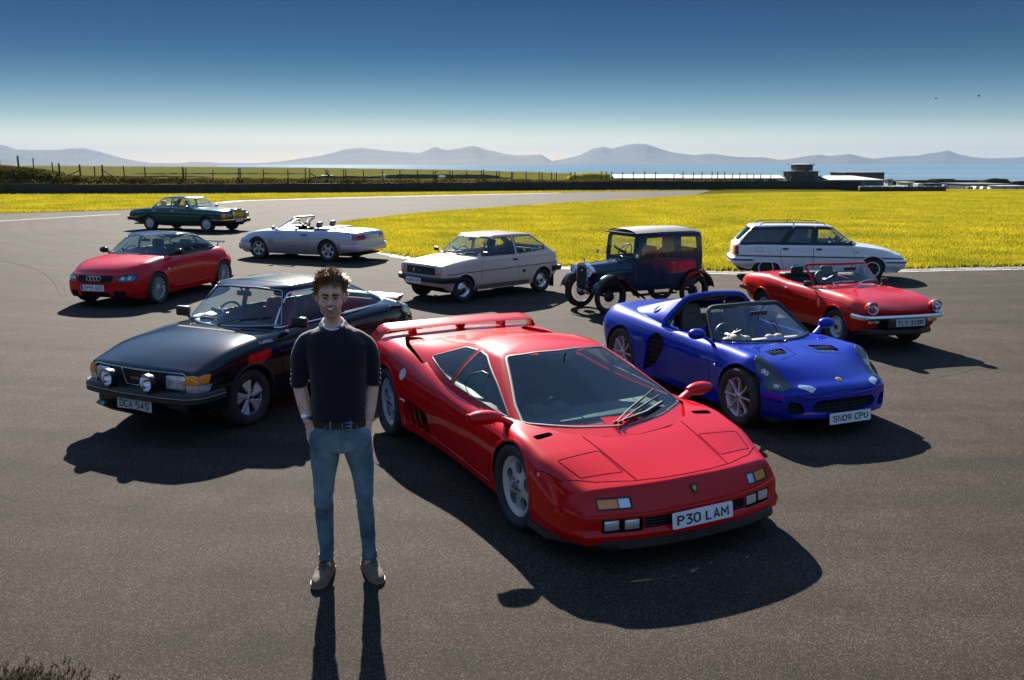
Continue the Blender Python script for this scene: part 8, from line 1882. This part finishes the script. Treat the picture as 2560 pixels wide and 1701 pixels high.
        mb = MB(); mb.box((-.02, s_*.575, .335), (.95, .17, .025), .008); mb.obj('running_board', K, car)
        for x in (a, -a): make_wheel(car, '', .335, .095, .265, 'wire', BLACK, (x, s_*.545, .335), s_ > 0, barrel=BLACK)
        mb = MB(); mb.tube([(.46, s_*.54, 1.05), (.50, s_*.66, 1.08)], .006, 5); mb.ico((.50, s_*.69, 1.08), 1, 2, (.012, .05, .05)); mb.obj('door_mirror', CHROME, car)
    mb = MB(); mb.box((0, 0, .40), (2.3, .62, .07), .02); mb.obj('chassis', DARK, car)
    for x in (a, -a): mb = MB(); mb.tube([(x, -.50, .335), (x, .50, .335)], .028, 8); mb.ico((x, 0, .335), .08 if x < 0 else .03, 2); mb.obj('axle', DARK, car)
    mb = MB(); mb.tube([(a+.05, -.34, .47), (a+.22, -.34, .46)], .012, 6); mb.tube([(a+.05, .34, .47), (a+.22, .34, .46)], .012, 6); mb.tube([(a+.20, -.36, .46), (a+.20, .36, .46)], .014, 6); mb.obj('front_crossbar', BLACK, car)
    M = facing((a+.27, -.02, .40), (1, 0, 0)); mb = MB(); mb.prism(rrect(-.22, .22, -.05, .05, .01), -.005, 0, 'top', M); pl = mb.obj('number_plate', PLATEK, car); lettering(pl, M, 'SV 96', .07, PLATEW, .36)
    tub(car, -1.15, .40, .52, .45, .98, INT); dash(car, .30, .40, .48, .7, 1.0, INT, None, 0); steering(car, (.14, -.26, 1.06), .20, 60, BLACK, 4, .011)
    for y in (-.26, .26): seat(car, (-.18, y, .55), TAN, .42, .52, False, 12)
    seat(car, (-.85, 0, .55), TAN, .95, .50, False, 12, 'rear_seat')
    return car
# ================================================================ the cars in their places
CARS = [
    (supercar, .239, 7.937, -63.3, 1.0, 'low red wedge shaped supercar with a rear wing and five hole alloy wheels', 'sports car'),
    (black_fastback, -2.807, 10.396, -117.1, .95, 'black fastback with round driving lamps and TURBO lettering behind the standing man', 'car'),
    (blue_roadster, 2.586, 10.379, -66.7, 1.0, 'metallic blue open roadster with black seats and tan dashboard', 'roadster'),
    (red_tourer, 5.137, 14.333, -74.6, .96, 'red classic open two seater with chrome bumper and round headlights', 'convertible'),
    (white_estate, 7.13, 21.45, -8, .885, 'white angular estate car with roof rails parked by the grass', 'estate car'),
    (vintage_saloon, 2.33, 16.8, -153, .94, 'dark blue vintage box saloon with wire wheels and black wings', 'vintage car'),
    (beige_hatch, -.62, 18.6, -137, .925, 'beige small hatchback with black bumpers and brown sills', 'hatchback'),
    (red_coupe, -7.26, 18.52, -103.8, .95, 'bright red rounded coupe with a domed black roof and multi spoke wheels', 'coupe'),
    (green_saloon, -12.85, 36.65, -21, .905, 'dark green limousine with a gilded radiator grille', 'saloon'),
    (silver_cabriolet, -5.78, 25.85, 158, .91, 'silver open cabriolet seen from its tail', 'cabriolet')]
for fn, X_, Y_, deg, sc_, lab, cat in CARS:
    c = fn(); place(c, X_, Y_, deg, sc_); tag(c, lab, cat, 'cars on show on the track')
# ================================================================ the man
def fuse(mb, name, mat, parent, voxel, smooth=4, f=None):
    """weld overlapping closed shapes into one continuous skin"""
    me = mb.mesh('t', True, None); o = bpy.data.objects.new('t', me); COL.objects.link(o)
    r = o.modifiers.new('r', 'REMESH'); r.mode = 'VOXEL'; r.voxel_size = voxel; r.use_smooth_shade = True
    s = o.modifiers.new('s', 'SMOOTH'); s.iterations = smooth; s.factor = .5
    m2 = bpy.data.meshes.new_from_object(o.evaluated_get(bpy.context.evaluated_depsgraph_get())); bpy.data.objects.remove(o)
    if f is not None:
        n = len(m2.vertices); co = np.empty(n*3); nn = np.empty(n*3); m2.vertices.foreach_get('co', co); m2.vertices.foreach_get('normal', nn); co = f(co.reshape(-1, 3), nn.reshape(-1, 3)); m2.vertices.foreach_set('co', co.ravel())
    m2.polygons.foreach_set('use_smooth', [True]*len(m2.polygons)); m2.update(); m2.name = name; return link(name, m2, mat, parent)
def rings(mb, R_, n=28, M=None, ex=2.0):
    """closed tube through (x, y, z, rx, ry) rings, horizontal super-elliptic sections"""
    V = []; Rr = np.array(R_, float); t = np.linspace(0, 1, len(Rr)); tt = np.linspace(0, 1, len(Rr)*4-3); Q = np.stack([pchip(t, Rr[:, k], tt) for k in range(5)], 1)
    for x, y, z, a, b in Q:
        V.append([(x+a*math.copysign(abs(math.cos(q))**(2/ex), math.cos(q)), y+b*math.copysign(abs(math.sin(q))**(2/ex), math.sin(q)), z) for q in np.linspace(0, 2*math.pi, n+1)[:-1]])
    mb.grid(V, False, True, M); k = len(mb.V); mb.add(V[0], [list(range(n))], True, M); mb.add(V[-1], [list(range(n))], True, M); return mb
def limb(mb, P, r, n=12):
    Q = np.array(P, float); t = np.linspace(0, 1, len(Q)); tt = np.linspace(0, 1, len(Q)*5-4); mb.tube([tuple(pchip(t, Q[:, k], u)[()] for k in range(3)) for u in tt], [float(pchip(t, r, u)) for u in tt], n); return mb
def skin_mat():
    m = pbsdf('skin', (.50, .27, .18), .5, spec=.35); b = m.node_tree.nodes['Principled BSDF']; b.inputs['Subsurface Weight'].default_value = .12; b.inputs['Subsurface Radius'].default_value = (.012, .005, .003); b.inputs['Subsurface Scale'].default_value = 1.
    nt = m.node_tree; N = nt.nodes.new; L = nt.links.new; tc = N('ShaderNodeTexCoord')
    no = N('ShaderNodeTexNoise'); no.inputs['Scale'].default_value = 28; no.inputs['Detail'].default_value = 5; L(tc.outputs['Object'], no.inputs['Vector'])
    rp = N('ShaderNodeValToRGB'); rp.color_ramp.elements[0].position = .3; rp.color_ramp.elements[1].position = .72; rp.color_ramp.elements[0].color = (.66, .38, .26, 1); rp.color_ramp.elements[1].color = (.84, .55, .41, 1); L(no.outputs['Fac'], rp.inputs[0])
    # stubble on jaw, chin and lip: a soft ball of darker hair colour round the mouth
    g = N('ShaderNodeVectorMath'); g.operation = 'DISTANCE'; g.inputs[1].default_value = (-.058, -.085, 1.598); L(tc.outputs['Object'], g.inputs[0])
    mr = N('ShaderNodeMapRange'); mr.inputs[1].default_value = .045; mr.inputs[2].default_value = .085; mr.inputs[3].default_value = .55; mr.inputs[4].default_value = 0; L(g.outputs['Value'], mr.inputs[0])
    mx = N('ShaderNodeMix'); mx.data_type = 'RGBA'; mx.inputs[7].default_value = (.22, .125, .08, 1); L(mr.outputs[0], mx.inputs[0]); L(rp.outputs[0], mx.inputs[6]); L(mx.outputs[2], b.inputs['Base Color']); return m
def man():
    p = empty('person'); SK = skin_mat(); hx, hy, hz = -.056, -.015, 1.70
    # ---- body: head, neck, trunk, arms, hands with five fingers, legs
    b = MB(); E = lambda c, s: b.ico((hx+c[0], hy+c[1], hz+c[2]), 1, 4, s)
    E((0, .012, .028), (.074, .094, .088)); E((0, -.020, -.045), (.060, .068, .072)); E((0, -.050, -.090), (.036, .034, .028)); E((0, -.068, -.100), (.022, .018, .016))     # skull, face, jaw, chin
    for s in (-1, 1):
        E((s*.048, -.045, -.030), (.020, .028, .026)); E((s*.028, -.078, .022), (.026, .014, .008)); E((s*.080, .006, -.006), (.009, .019, .031)); E((s*.038, -.022, -.078), (.018, .040, .026)); E((s*.033, -.064, -.050), (.017, .016, .015))
        E((s*.011, -.092, -.037), (.009, .011, .008)); E((s*.028, -.078, .004), (.016, .010, .006)); E((s*.028, -.076, -.012), (.016, .008, .005))
    E((0, -.090, .003), (.0095, .018, .032)); E((0, -.104, -.028), (.0125, .018, .014)); E((0, -.080, .036), (.05, .014, .020)); E((0, -.086, -.055), (.030, .010, .006)); E((0, -.084, -.076), (.026, .010, .007))
    rings(b, [(-.036, .012, 1.40, .09, .06), (-.040, .008, 1.50, .056, .060), (-.046, .010, 1.57, .047, .054), (-.052, .010, 1.63, .046, .055)])
    rings(b, [(-.012, 0, .86, .13, .09), (-.015, 0, 1.05, .13, .085), (-.02, 0, 1.25, .145, .09), (-.03, 0, 1.40, .13, .08), (-.035, .01, 1.50, .07, .05)])
    for s, W in ((-1, [(-.165, .012, 1.40), (-.226, .012, 1.31), (-.236, .025, 1.19), (-.215, .0, 1.08), (-.186, -.030, .965)]), (1, [(.10, .012, 1.40), (.166, .012, 1.31), (.178, .025, 1.19), (.168, .0, 1.08), (.158, -.030, .975)])):
        limb(b, W, [.035, .036, .040, .038, .026]); w = Vector(W[-1]); d = Vector((-s*.38, -.10, -1)).normalized()
        c = w+d*.055; b.ico(c, 1, 3, (.036, .022, .048)); b.ico(w+d*.02, 1, 3, (.028, .022, .03))
        for k in range(4):                                          # fingers run on into the pocket, slightly curled
            o = Vector((s*(.024-.016*k), -.004*abs(k-1.5), -.03)); L_ = (.070, .082, .078, .062)[k]; a = c+o; limb(b, [a, a+d*L_*.45+Vector((0, -.006, 0)), a+d*L_+Vector((0, .012, 0))], [.0095, .009, .0075], 8)
        a = c+Vector((-s*.026, -.016, .018)); limb(b, [a, a+Vector((-s*.018, -.016, -.018)), a+Vector((-s*.022, -.010, -.046))], [.012, .010, .008], 8)   # thumb
    for x0, x1, x2 in ((-.095, -.103, -.092), (.085, .131, .16)): limb(b, [(x0*.8, .01, .90), (x0, 0, .80), ((x0+x1)/2, -.005, .66), (x1, -.01, .50), ((x1+x2)/2, .015, .34), (x2, .01, .14), (x2, -.02, .07)], [.06, .06, .046, .036, .034, .027, .025])
    fuse(b, 'body', SK, p, .0046, 2)
    # eyes, brows, mouth
    H = lambda c: (hx+c[0], hy+c[1], hz+c[2])
    for s in (-1, 1):
        mb = MB(); mb.ico(H((s*.0285, -.0790, -.0035)), 1, 3, (.0130, .009, .0033)); e = mb.obj('eye', pbsdf('eye_white', (.55, .50, .46), .25), p); mb = MB(); mb.ico(H((s*.0285, -.0855, -.0035)), 1, 2, (.0065, .004, .0034)); mb.obj('iris', pbsdf('iris', (.025, .018, .012), .15), e)
        mb = MB(); limb(mb, [H((s*.013, -.086, .0035)), H((s*.029, -.0885, .0045)), H((s*.044, -.078, -.001))], [.0016, .0028, .0014], 6); mb.obj('eyelashes', pbsdf('lash', (.03, .018, .012), .8), e)
        mb = MB(); limb(mb, [H((s*.012, -.0925, .016)), H((s*.030, -.0935, .0215)), H((s*.050, -.076, .015))], [.0042, .0052, .0022], 6); mb.obj('eyebrow', pbsdf('brow_hair', (.035, .020, .011), .8), p)
    V = []
    for k in range(13):
        u = -1+k/6; yy = -.0990+.020*u*u; V.append([H((u*.029, yy, -.0575+.010*u*u+(.0078 if j == 0 else (-.0086 if j == 2 else 0))*(1-.75*u*u))) for j in range(3)])
    mb = MB(); mb.grid(V); mb.obj('teeth', pbsdf('teeth', (.88, .85, .78), .25), p)
    LIP = pbsdf('lips', (.36, .13, .10), .45)
    for nm, zz, k_ in (('upper_lip', .0098, .0034), ('lower_lip', -.0108, .0044)): mb = MB(); limb(mb, [H((u*.030, -.0985+.022*u*u, -.0575+.0125*u*u+zz*(1-u*u))) for u in (-1, -.5, 0, .5, 1)], [.0016, k_, k_, k_, .0016], 7); mb.obj(nm, LIP, p)
    # ---- hair: tousled locks growing from the scalp
    HM = noise_col(pbsdf('brown_hair', (.13, .065, .028), .5, spec=.5), (.12, .06, .026), (.40, .23, .10), 90); mb = MB()
    mb.ico(H((0, .018, .036)), 1, 4, (.079, .094, .087), None, lambda v: Vector((v.x, max(v.y, hy-.062+.9*max(0, hz+.060-v.z)), max(v.z, hz-.055))))
    for k in range(4200):
        ph = rng.uniform(0, 2*math.pi); ct = rng.uniform(-.42, 1); st = math.sqrt(1-ct*ct); n_ = Vector((st*math.cos(ph), st*math.sin(ph), ct))
        if n_.y < -.42 and n_.z < .50: continue
        if n_.y < -.15 and n_.z < .1: continue
        q = Vector(H((n_.x*.077, .018+n_.y*.092, .036+n_.z*.085))); L_ = rng.uniform(.022, .050)*(1.15 if n_.z > .4 else .8); fl = Vector((math.sin(q.x*95+q.z*60), math.sin(q.y*80+q.x*50), math.sin(q.z*90+q.y*70))); d = (n_*.75+fl*.55+Vector((rng.normal(.1, .20), rng.normal(-.2, .20), rng.normal(.05, .18)))).normalized(); e = (d*.7+fl*.5+Vector((rng.normal(.15, .25), rng.normal(-.2, .25), rng.normal(-.30, .22)))).normalized()
        mb.tube([q-n_*.008, q+d*L_*.5, q+d*L_*.55+e*L_*.5], [.0030, .0026, .0007], 3, cap=False)
    mb.obj('hair', HM, p, recalc=False, sharp=None)
    # ---- clothes
    def folds(amp, fz, fx, seed):
        def f(co, nn):
            w = fbm(co[:, 0]*fx+seed, co[:, 2]*fz+co[:, 1]*3, 4, seed)-.47; return co+nn*(w*amp)[:, None]
        return f
    s_ = MB(); rings(s_, [(-.010, .0, .965, .150, .108), (-.012, .0, 1.00, .156, .112), (-.014, 0, 1.10, .153, .112), (-.016, 0, 1.22, .160, .116), (-.020, 0, 1.34, .176, .122), (-.028, .004, 1.43, .186, .114), (-.032, .010, 1.475, .160, .098), (-.037, .018, 1.510, .112, .082), (-.041, .024, 1.530, .078, .066)], 32, None, 2.3)
    for W in ([(-.120, .012, 1.450), (-.190, .012, 1.420), (-.228, .012, 1.33), (-.236, .025, 1.22), (-.233, .022, 1.165)], [(.050, .012, 1.450), (.124, .012, 1.420), (.166, .012, 1.33), (.177, .025, 1.22), (.176, .022, 1.165)]): limb(s_, W, [.060, .066, .057, .051, .049], 16)
    KN = noise_col(pbsdf('navy_knit', (.010, .009, .016), .9, spec=.2, **{'Sheen_Weight': .25}), (.007, .006, .011), (.015, .014, .023), 260, bump=.25, bump_scale=420, dist=.002)
    def sw(co, nn):
        co = folds(.020, 11, 7, 2)(co, nn); z = co[:, 2]; arm = (co[:, 0] < -.185) | (co[:, 0] > .13); r = np.where(arm & (z < 1.27), .004*np.sin(z*210+co[:, 0]*25), 0); return co+nn*r[:, None]
    sweater = fuse(s_, 'sweater', KN, p, .0075, 10, sw)
    j = MB(); rings(j, [(-.008, 0, .985, .149, .106), (-.006, 0, .93, .160, .115), (-.004, .005, .86, .176, .124), (-.003, .008, .80, .172, .115)], 32, None, 2.2)
    for s in (-1, 1): j.ico((-.004+s*.128, -.062, .868), 1, 3, (.050, .046, .075))
    for T in ([(-.085, .0, .86, .092, .110), (-.098, .0, .76, .086, .096), (-.100, -.004, .675, .074, .084), (-.103, -.010, .57, .061, .070), (-.104, -.014, .50, .057, .064), (-.103, .008, .40, .055, .064), (-.098, .016, .28, .049, .057), (-.092, .012, .17, .043, .050), (-.091, .010, .105, .045, .054)], [(.080, .0, .86, .092, .110), (.100, .0, .76, .084, .096), (.117, -.004, .675, .071, .084), (.127, -.010, .57, .058, .070), (.131, -.014, .50, .053, .064), (.139, .008, .40, .051, .062), (.150, .016, .28, .046, .056), (.159, .012, .17, .041, .050), (.161, .010, .105, .043, .054)]): rings(j, T, 24)
    DN = pbsdf('denim', (.035, .075, .11), .85, spec=.2); nt = DN.node_tree; N = nt.nodes.new; L = nt.links.new; tc = N('ShaderNodeTexCoord'); no = N('ShaderNodeTexNoise'); no.inputs['Scale'].default_value = 6; no.inputs['Detail'].default_value = 8; L(tc.outputs['Object'], no.inputs['Vector']); rp = N('ShaderNodeValToRGB'); rp.color_ramp.elements[0].position = .32; rp.color_ramp.elements[1].position = .74; rp.color_ramp.elements[0].color = (.035, .078, .115, 1); rp.color_ramp.elements[1].color = (.20, .29, .33, 1)
    fd = N('ShaderNodeVectorMath'); fd.operation = 'DISTANCE'; fd.inputs[1].default_value = (.012, -.10, .66); sc = N('ShaderNodeMapping'); sc.inputs['Scale'].default_value = (1, 1, .8); L(tc.outputs['Object'], fd.inputs[0]); mr = N('ShaderNodeMapRange'); mr.inputs[1].default_value = .10; mr.inputs[2].default_value = .30; mr.inputs[3].default_value = .16; mr.inputs[4].default_value = -.06; L(fd.outputs['Value'], mr.inputs[0]); ad = N('ShaderNodeMath'); L(no.outputs['Fac'], ad.inputs[0]); L(mr.outputs[0], ad.inputs[1]); L(ad.outputs[0], rp.inputs[0]); L(rp.outputs[0], nt.nodes['Principled BSDF'].inputs['Base Color'])
    def jf(co, nn):
        z = co[:, 2]; a = .4+1.2*np.exp(-((z-.49)/.06)**2)+1.3*np.exp(-((z-.14)/.06)**2)+.8*np.exp(-((z-.80)/.06)**2); w = fbm(co[:, 0]*9, z*26+co[:, 0]*8, 3, 4)-.45; return co+nn*(w*.016*a)[:, None]
    jeans = fuse(j, 'jeans', DN, p, .0075, 3, jf)
    ST = pbsdf('denim_stitch', (.20, .16, .09), .8)
    mb = MB(); limb(mb, [(.004, -.119, .985), (.006, -.128, .90), (.004, -.118, .835)], [.004, .005, .004], 6); mb.obj('fly_seam', DN, jeans)
    for s, x in ((-1, -.03), (1, .03)): mb = MB(); limb(mb, [(x+s*.055, -.112, .965), (x+s*.078, -.112, .925), (x+s*.12, -.085, .905), (x+s*.14, -.06, .905)], [.0035]*4, 6); mb.obj('pocket_edge', DN, jeans)
    for x in (-.062, .052): mb = MB(); mb.box((x, -.114, .963), (.013, .010, .062), .003); mb.obj('belt_loop', DN, jeans)
    mb = MB(); V = []
    for q in np.linspace(0, 2*math.pi, 41)[:-1]: cx, cy = math.cos(q), math.sin(q); a, c = .156*math.copysign(abs(cx)**.9, cx), .113*math.copysign(abs(cy)**.9, cy); V.append([(-.008+a, c, .945), (-.008+a*1.025, c*1.03, .945), (-.008+a*1.02, c*1.03, .982), (-.008+a*.99, c, .982)])
    mb.grid(V, True, True); belt = mb.obj('belt', noise_col(pbsdf('brown_belt', (.022, .012, .008), .5), (.016, .009, .006), (.035, .019, .012), 30), p); mb = MB(); mb.tube([(.022, -.120, .944), (.066, -.117, .944), (.066, -.117, .984), (.022, -.120, .984)], .0035, 6, True); mb.tube([(.024, -.122, .964), (.06, -.12, .964)], .003, 6); mb.obj('buckle', pbsdf('pewter', (.35, .34, .32), .35, 1.), belt)
    mb = MB(); ring = [(-.043+.060*math.cos(q), .008+.063*math.sin(q), 1.543+.030*math.sin(q)) for q in np.linspace(0, 2*math.pi, 37)[:-1]]; mb.tube(ring, .0075, 8, True); mb.obj('tshirt_collar', pbsdf('white_cotton', (.75, .75, .74), .8), p)
    mb = MB(); ring = [(-.042+.073*math.cos(q), .010+.076*math.sin(q), 1.527+.032*math.sin(q)) for q in np.linspace(0, 2*math.pi, 37)[:-1]]; mb.tube(ring, .0085, 8, True); mb.obj('sweater_collar', KN, sweater)
    # ---- watch
    M = trs((-.193, -.020, .99), 0, 0, 0) @ rotm('X', -28) @ rotm('Y', 20); mb = MB(); mb.lathe([(.030, -.011), (.033, -.011), (.033, .011), (.030, .011)], 24, 'z', M=M); w = mb.obj('watch', pbsdf('watch_strap', (.10, .10, .11), .4, .6), p); mb = MB(); mb.lathe([(0, .008), (.015, .008), (.019, .004), (.019, -.004), (0, -.004)], 20, 'z', M=M @ Matrix.Translation((-.018, -.030, 0)) @ rotm('X', 90) @ rotm('Y', -25)); mb.obj('watch_case', CHROME, w)
    # ---- shoes
    SU = noise_col(pbsdf('brown_suede', (.15, .11, .075), .85), (.11, .08, .055), (.21, .155, .105), 25, bump=.2, bump_scale=120, dist=.003); SO = pbsdf('gum_sole', (.30, .16, .07), .6)
    for (x, y, rz) in ((-.098, .03, 14), (.166, .045, -14)):
        M = trs((x, y, 0), 0, 0, -rz); b2 = MB()
        prof = [(.068, .030, .030), (.075, .040, .075), (.04, .043, .115), (.0, .043, .112), (-.05, .044, .088), (-.10, .048, .066), (-.15, .047, .052), (-.19, .037, .044), (-.212, .018, .034)]; V = []
        for (yy, hw, hh) in prof: V.append([(hw*math.cos(q), yy, .014+max(0, hh*abs(math.sin(q))**.8*(1 if math.sin(q) > 0 else 0))) for q in np.linspace(0, 2*math.pi, 20)[:-1]])
        b2.grid(V, False, True, M); b2.add(V[0], [list(range(19))], True, M); b2.add(V[-1], [list(range(19))], True, M); sh = b2.obj('shoe', SU, p, sharp=None)
        o = [(hw*1.06, yy*1.015) for yy, hw, _ in prof]; o = o+[(-a, c) for a, c in o[::-1]]; mb = MB(); mb.prism(rnd(o, .2), 0, .022, 'top', M); mb.obj('sole', SO, sh)
        mb = MB(); mb.tube([tuple(M @ Vector((.040*math.cos(q), .012+.046*math.sin(q), .118))) for q in np.linspace(0, 2*math.pi, 25)[:-1]], .008, 7, True); mb.obj('shoe_collar', SU, sh)
        mb = MB()
        for k in range(5): yy = -.035-.022*k; zz = .107-.011*k; mb.tube([(-.020, yy, zz), (0, yy-.010, zz+.006), (.020, yy, zz)], .0028, 5, M=M); mb.tube([(-.020, yy, zz), (.020, yy-.022, zz-.010)], .0024, 5, M=M)
        mb.tube([(0, -.03, .112), (.022, -.02, .124), (.034, -.05, .105)], .0028, 5, M=M); mb.tube([(0, -.03, .112), (-.022, -.02, .124), (-.030, -.06, .100)], .0028, 5, M=M); mb.obj('laces', pbsdf('lace', (.05, .04, .03), .8), sh)
    g = unproject(856, 1438); p.location = (g.x, g.y, 0); p.scale = (1.085, 1.085, 1.085); p.rotation_euler = (0, R(1.7), math.atan2(-g.x, g.y)*.9)
    tag(p, 'smiling man in a navy sweater and blue jeans standing with hands in pockets', 'person')
man()
# dry weeds poking up at the near edge of the asphalt
def weeds():
    g = unproject(70, 1700); n = 260; P = np.c_[g.x+rng.normal(0, .16, n)-.02, g.y-.06+rng.normal(0, .07, n), np.zeros(n)]
    o = tufts('dry_weeds', P, .015, .05, blade_mat('weed_blade', (.05, .045, .03), (.16, .12, .07), .3), 'clump of grey dry weeds growing on bare asphalt', 4, .004)
weeds()
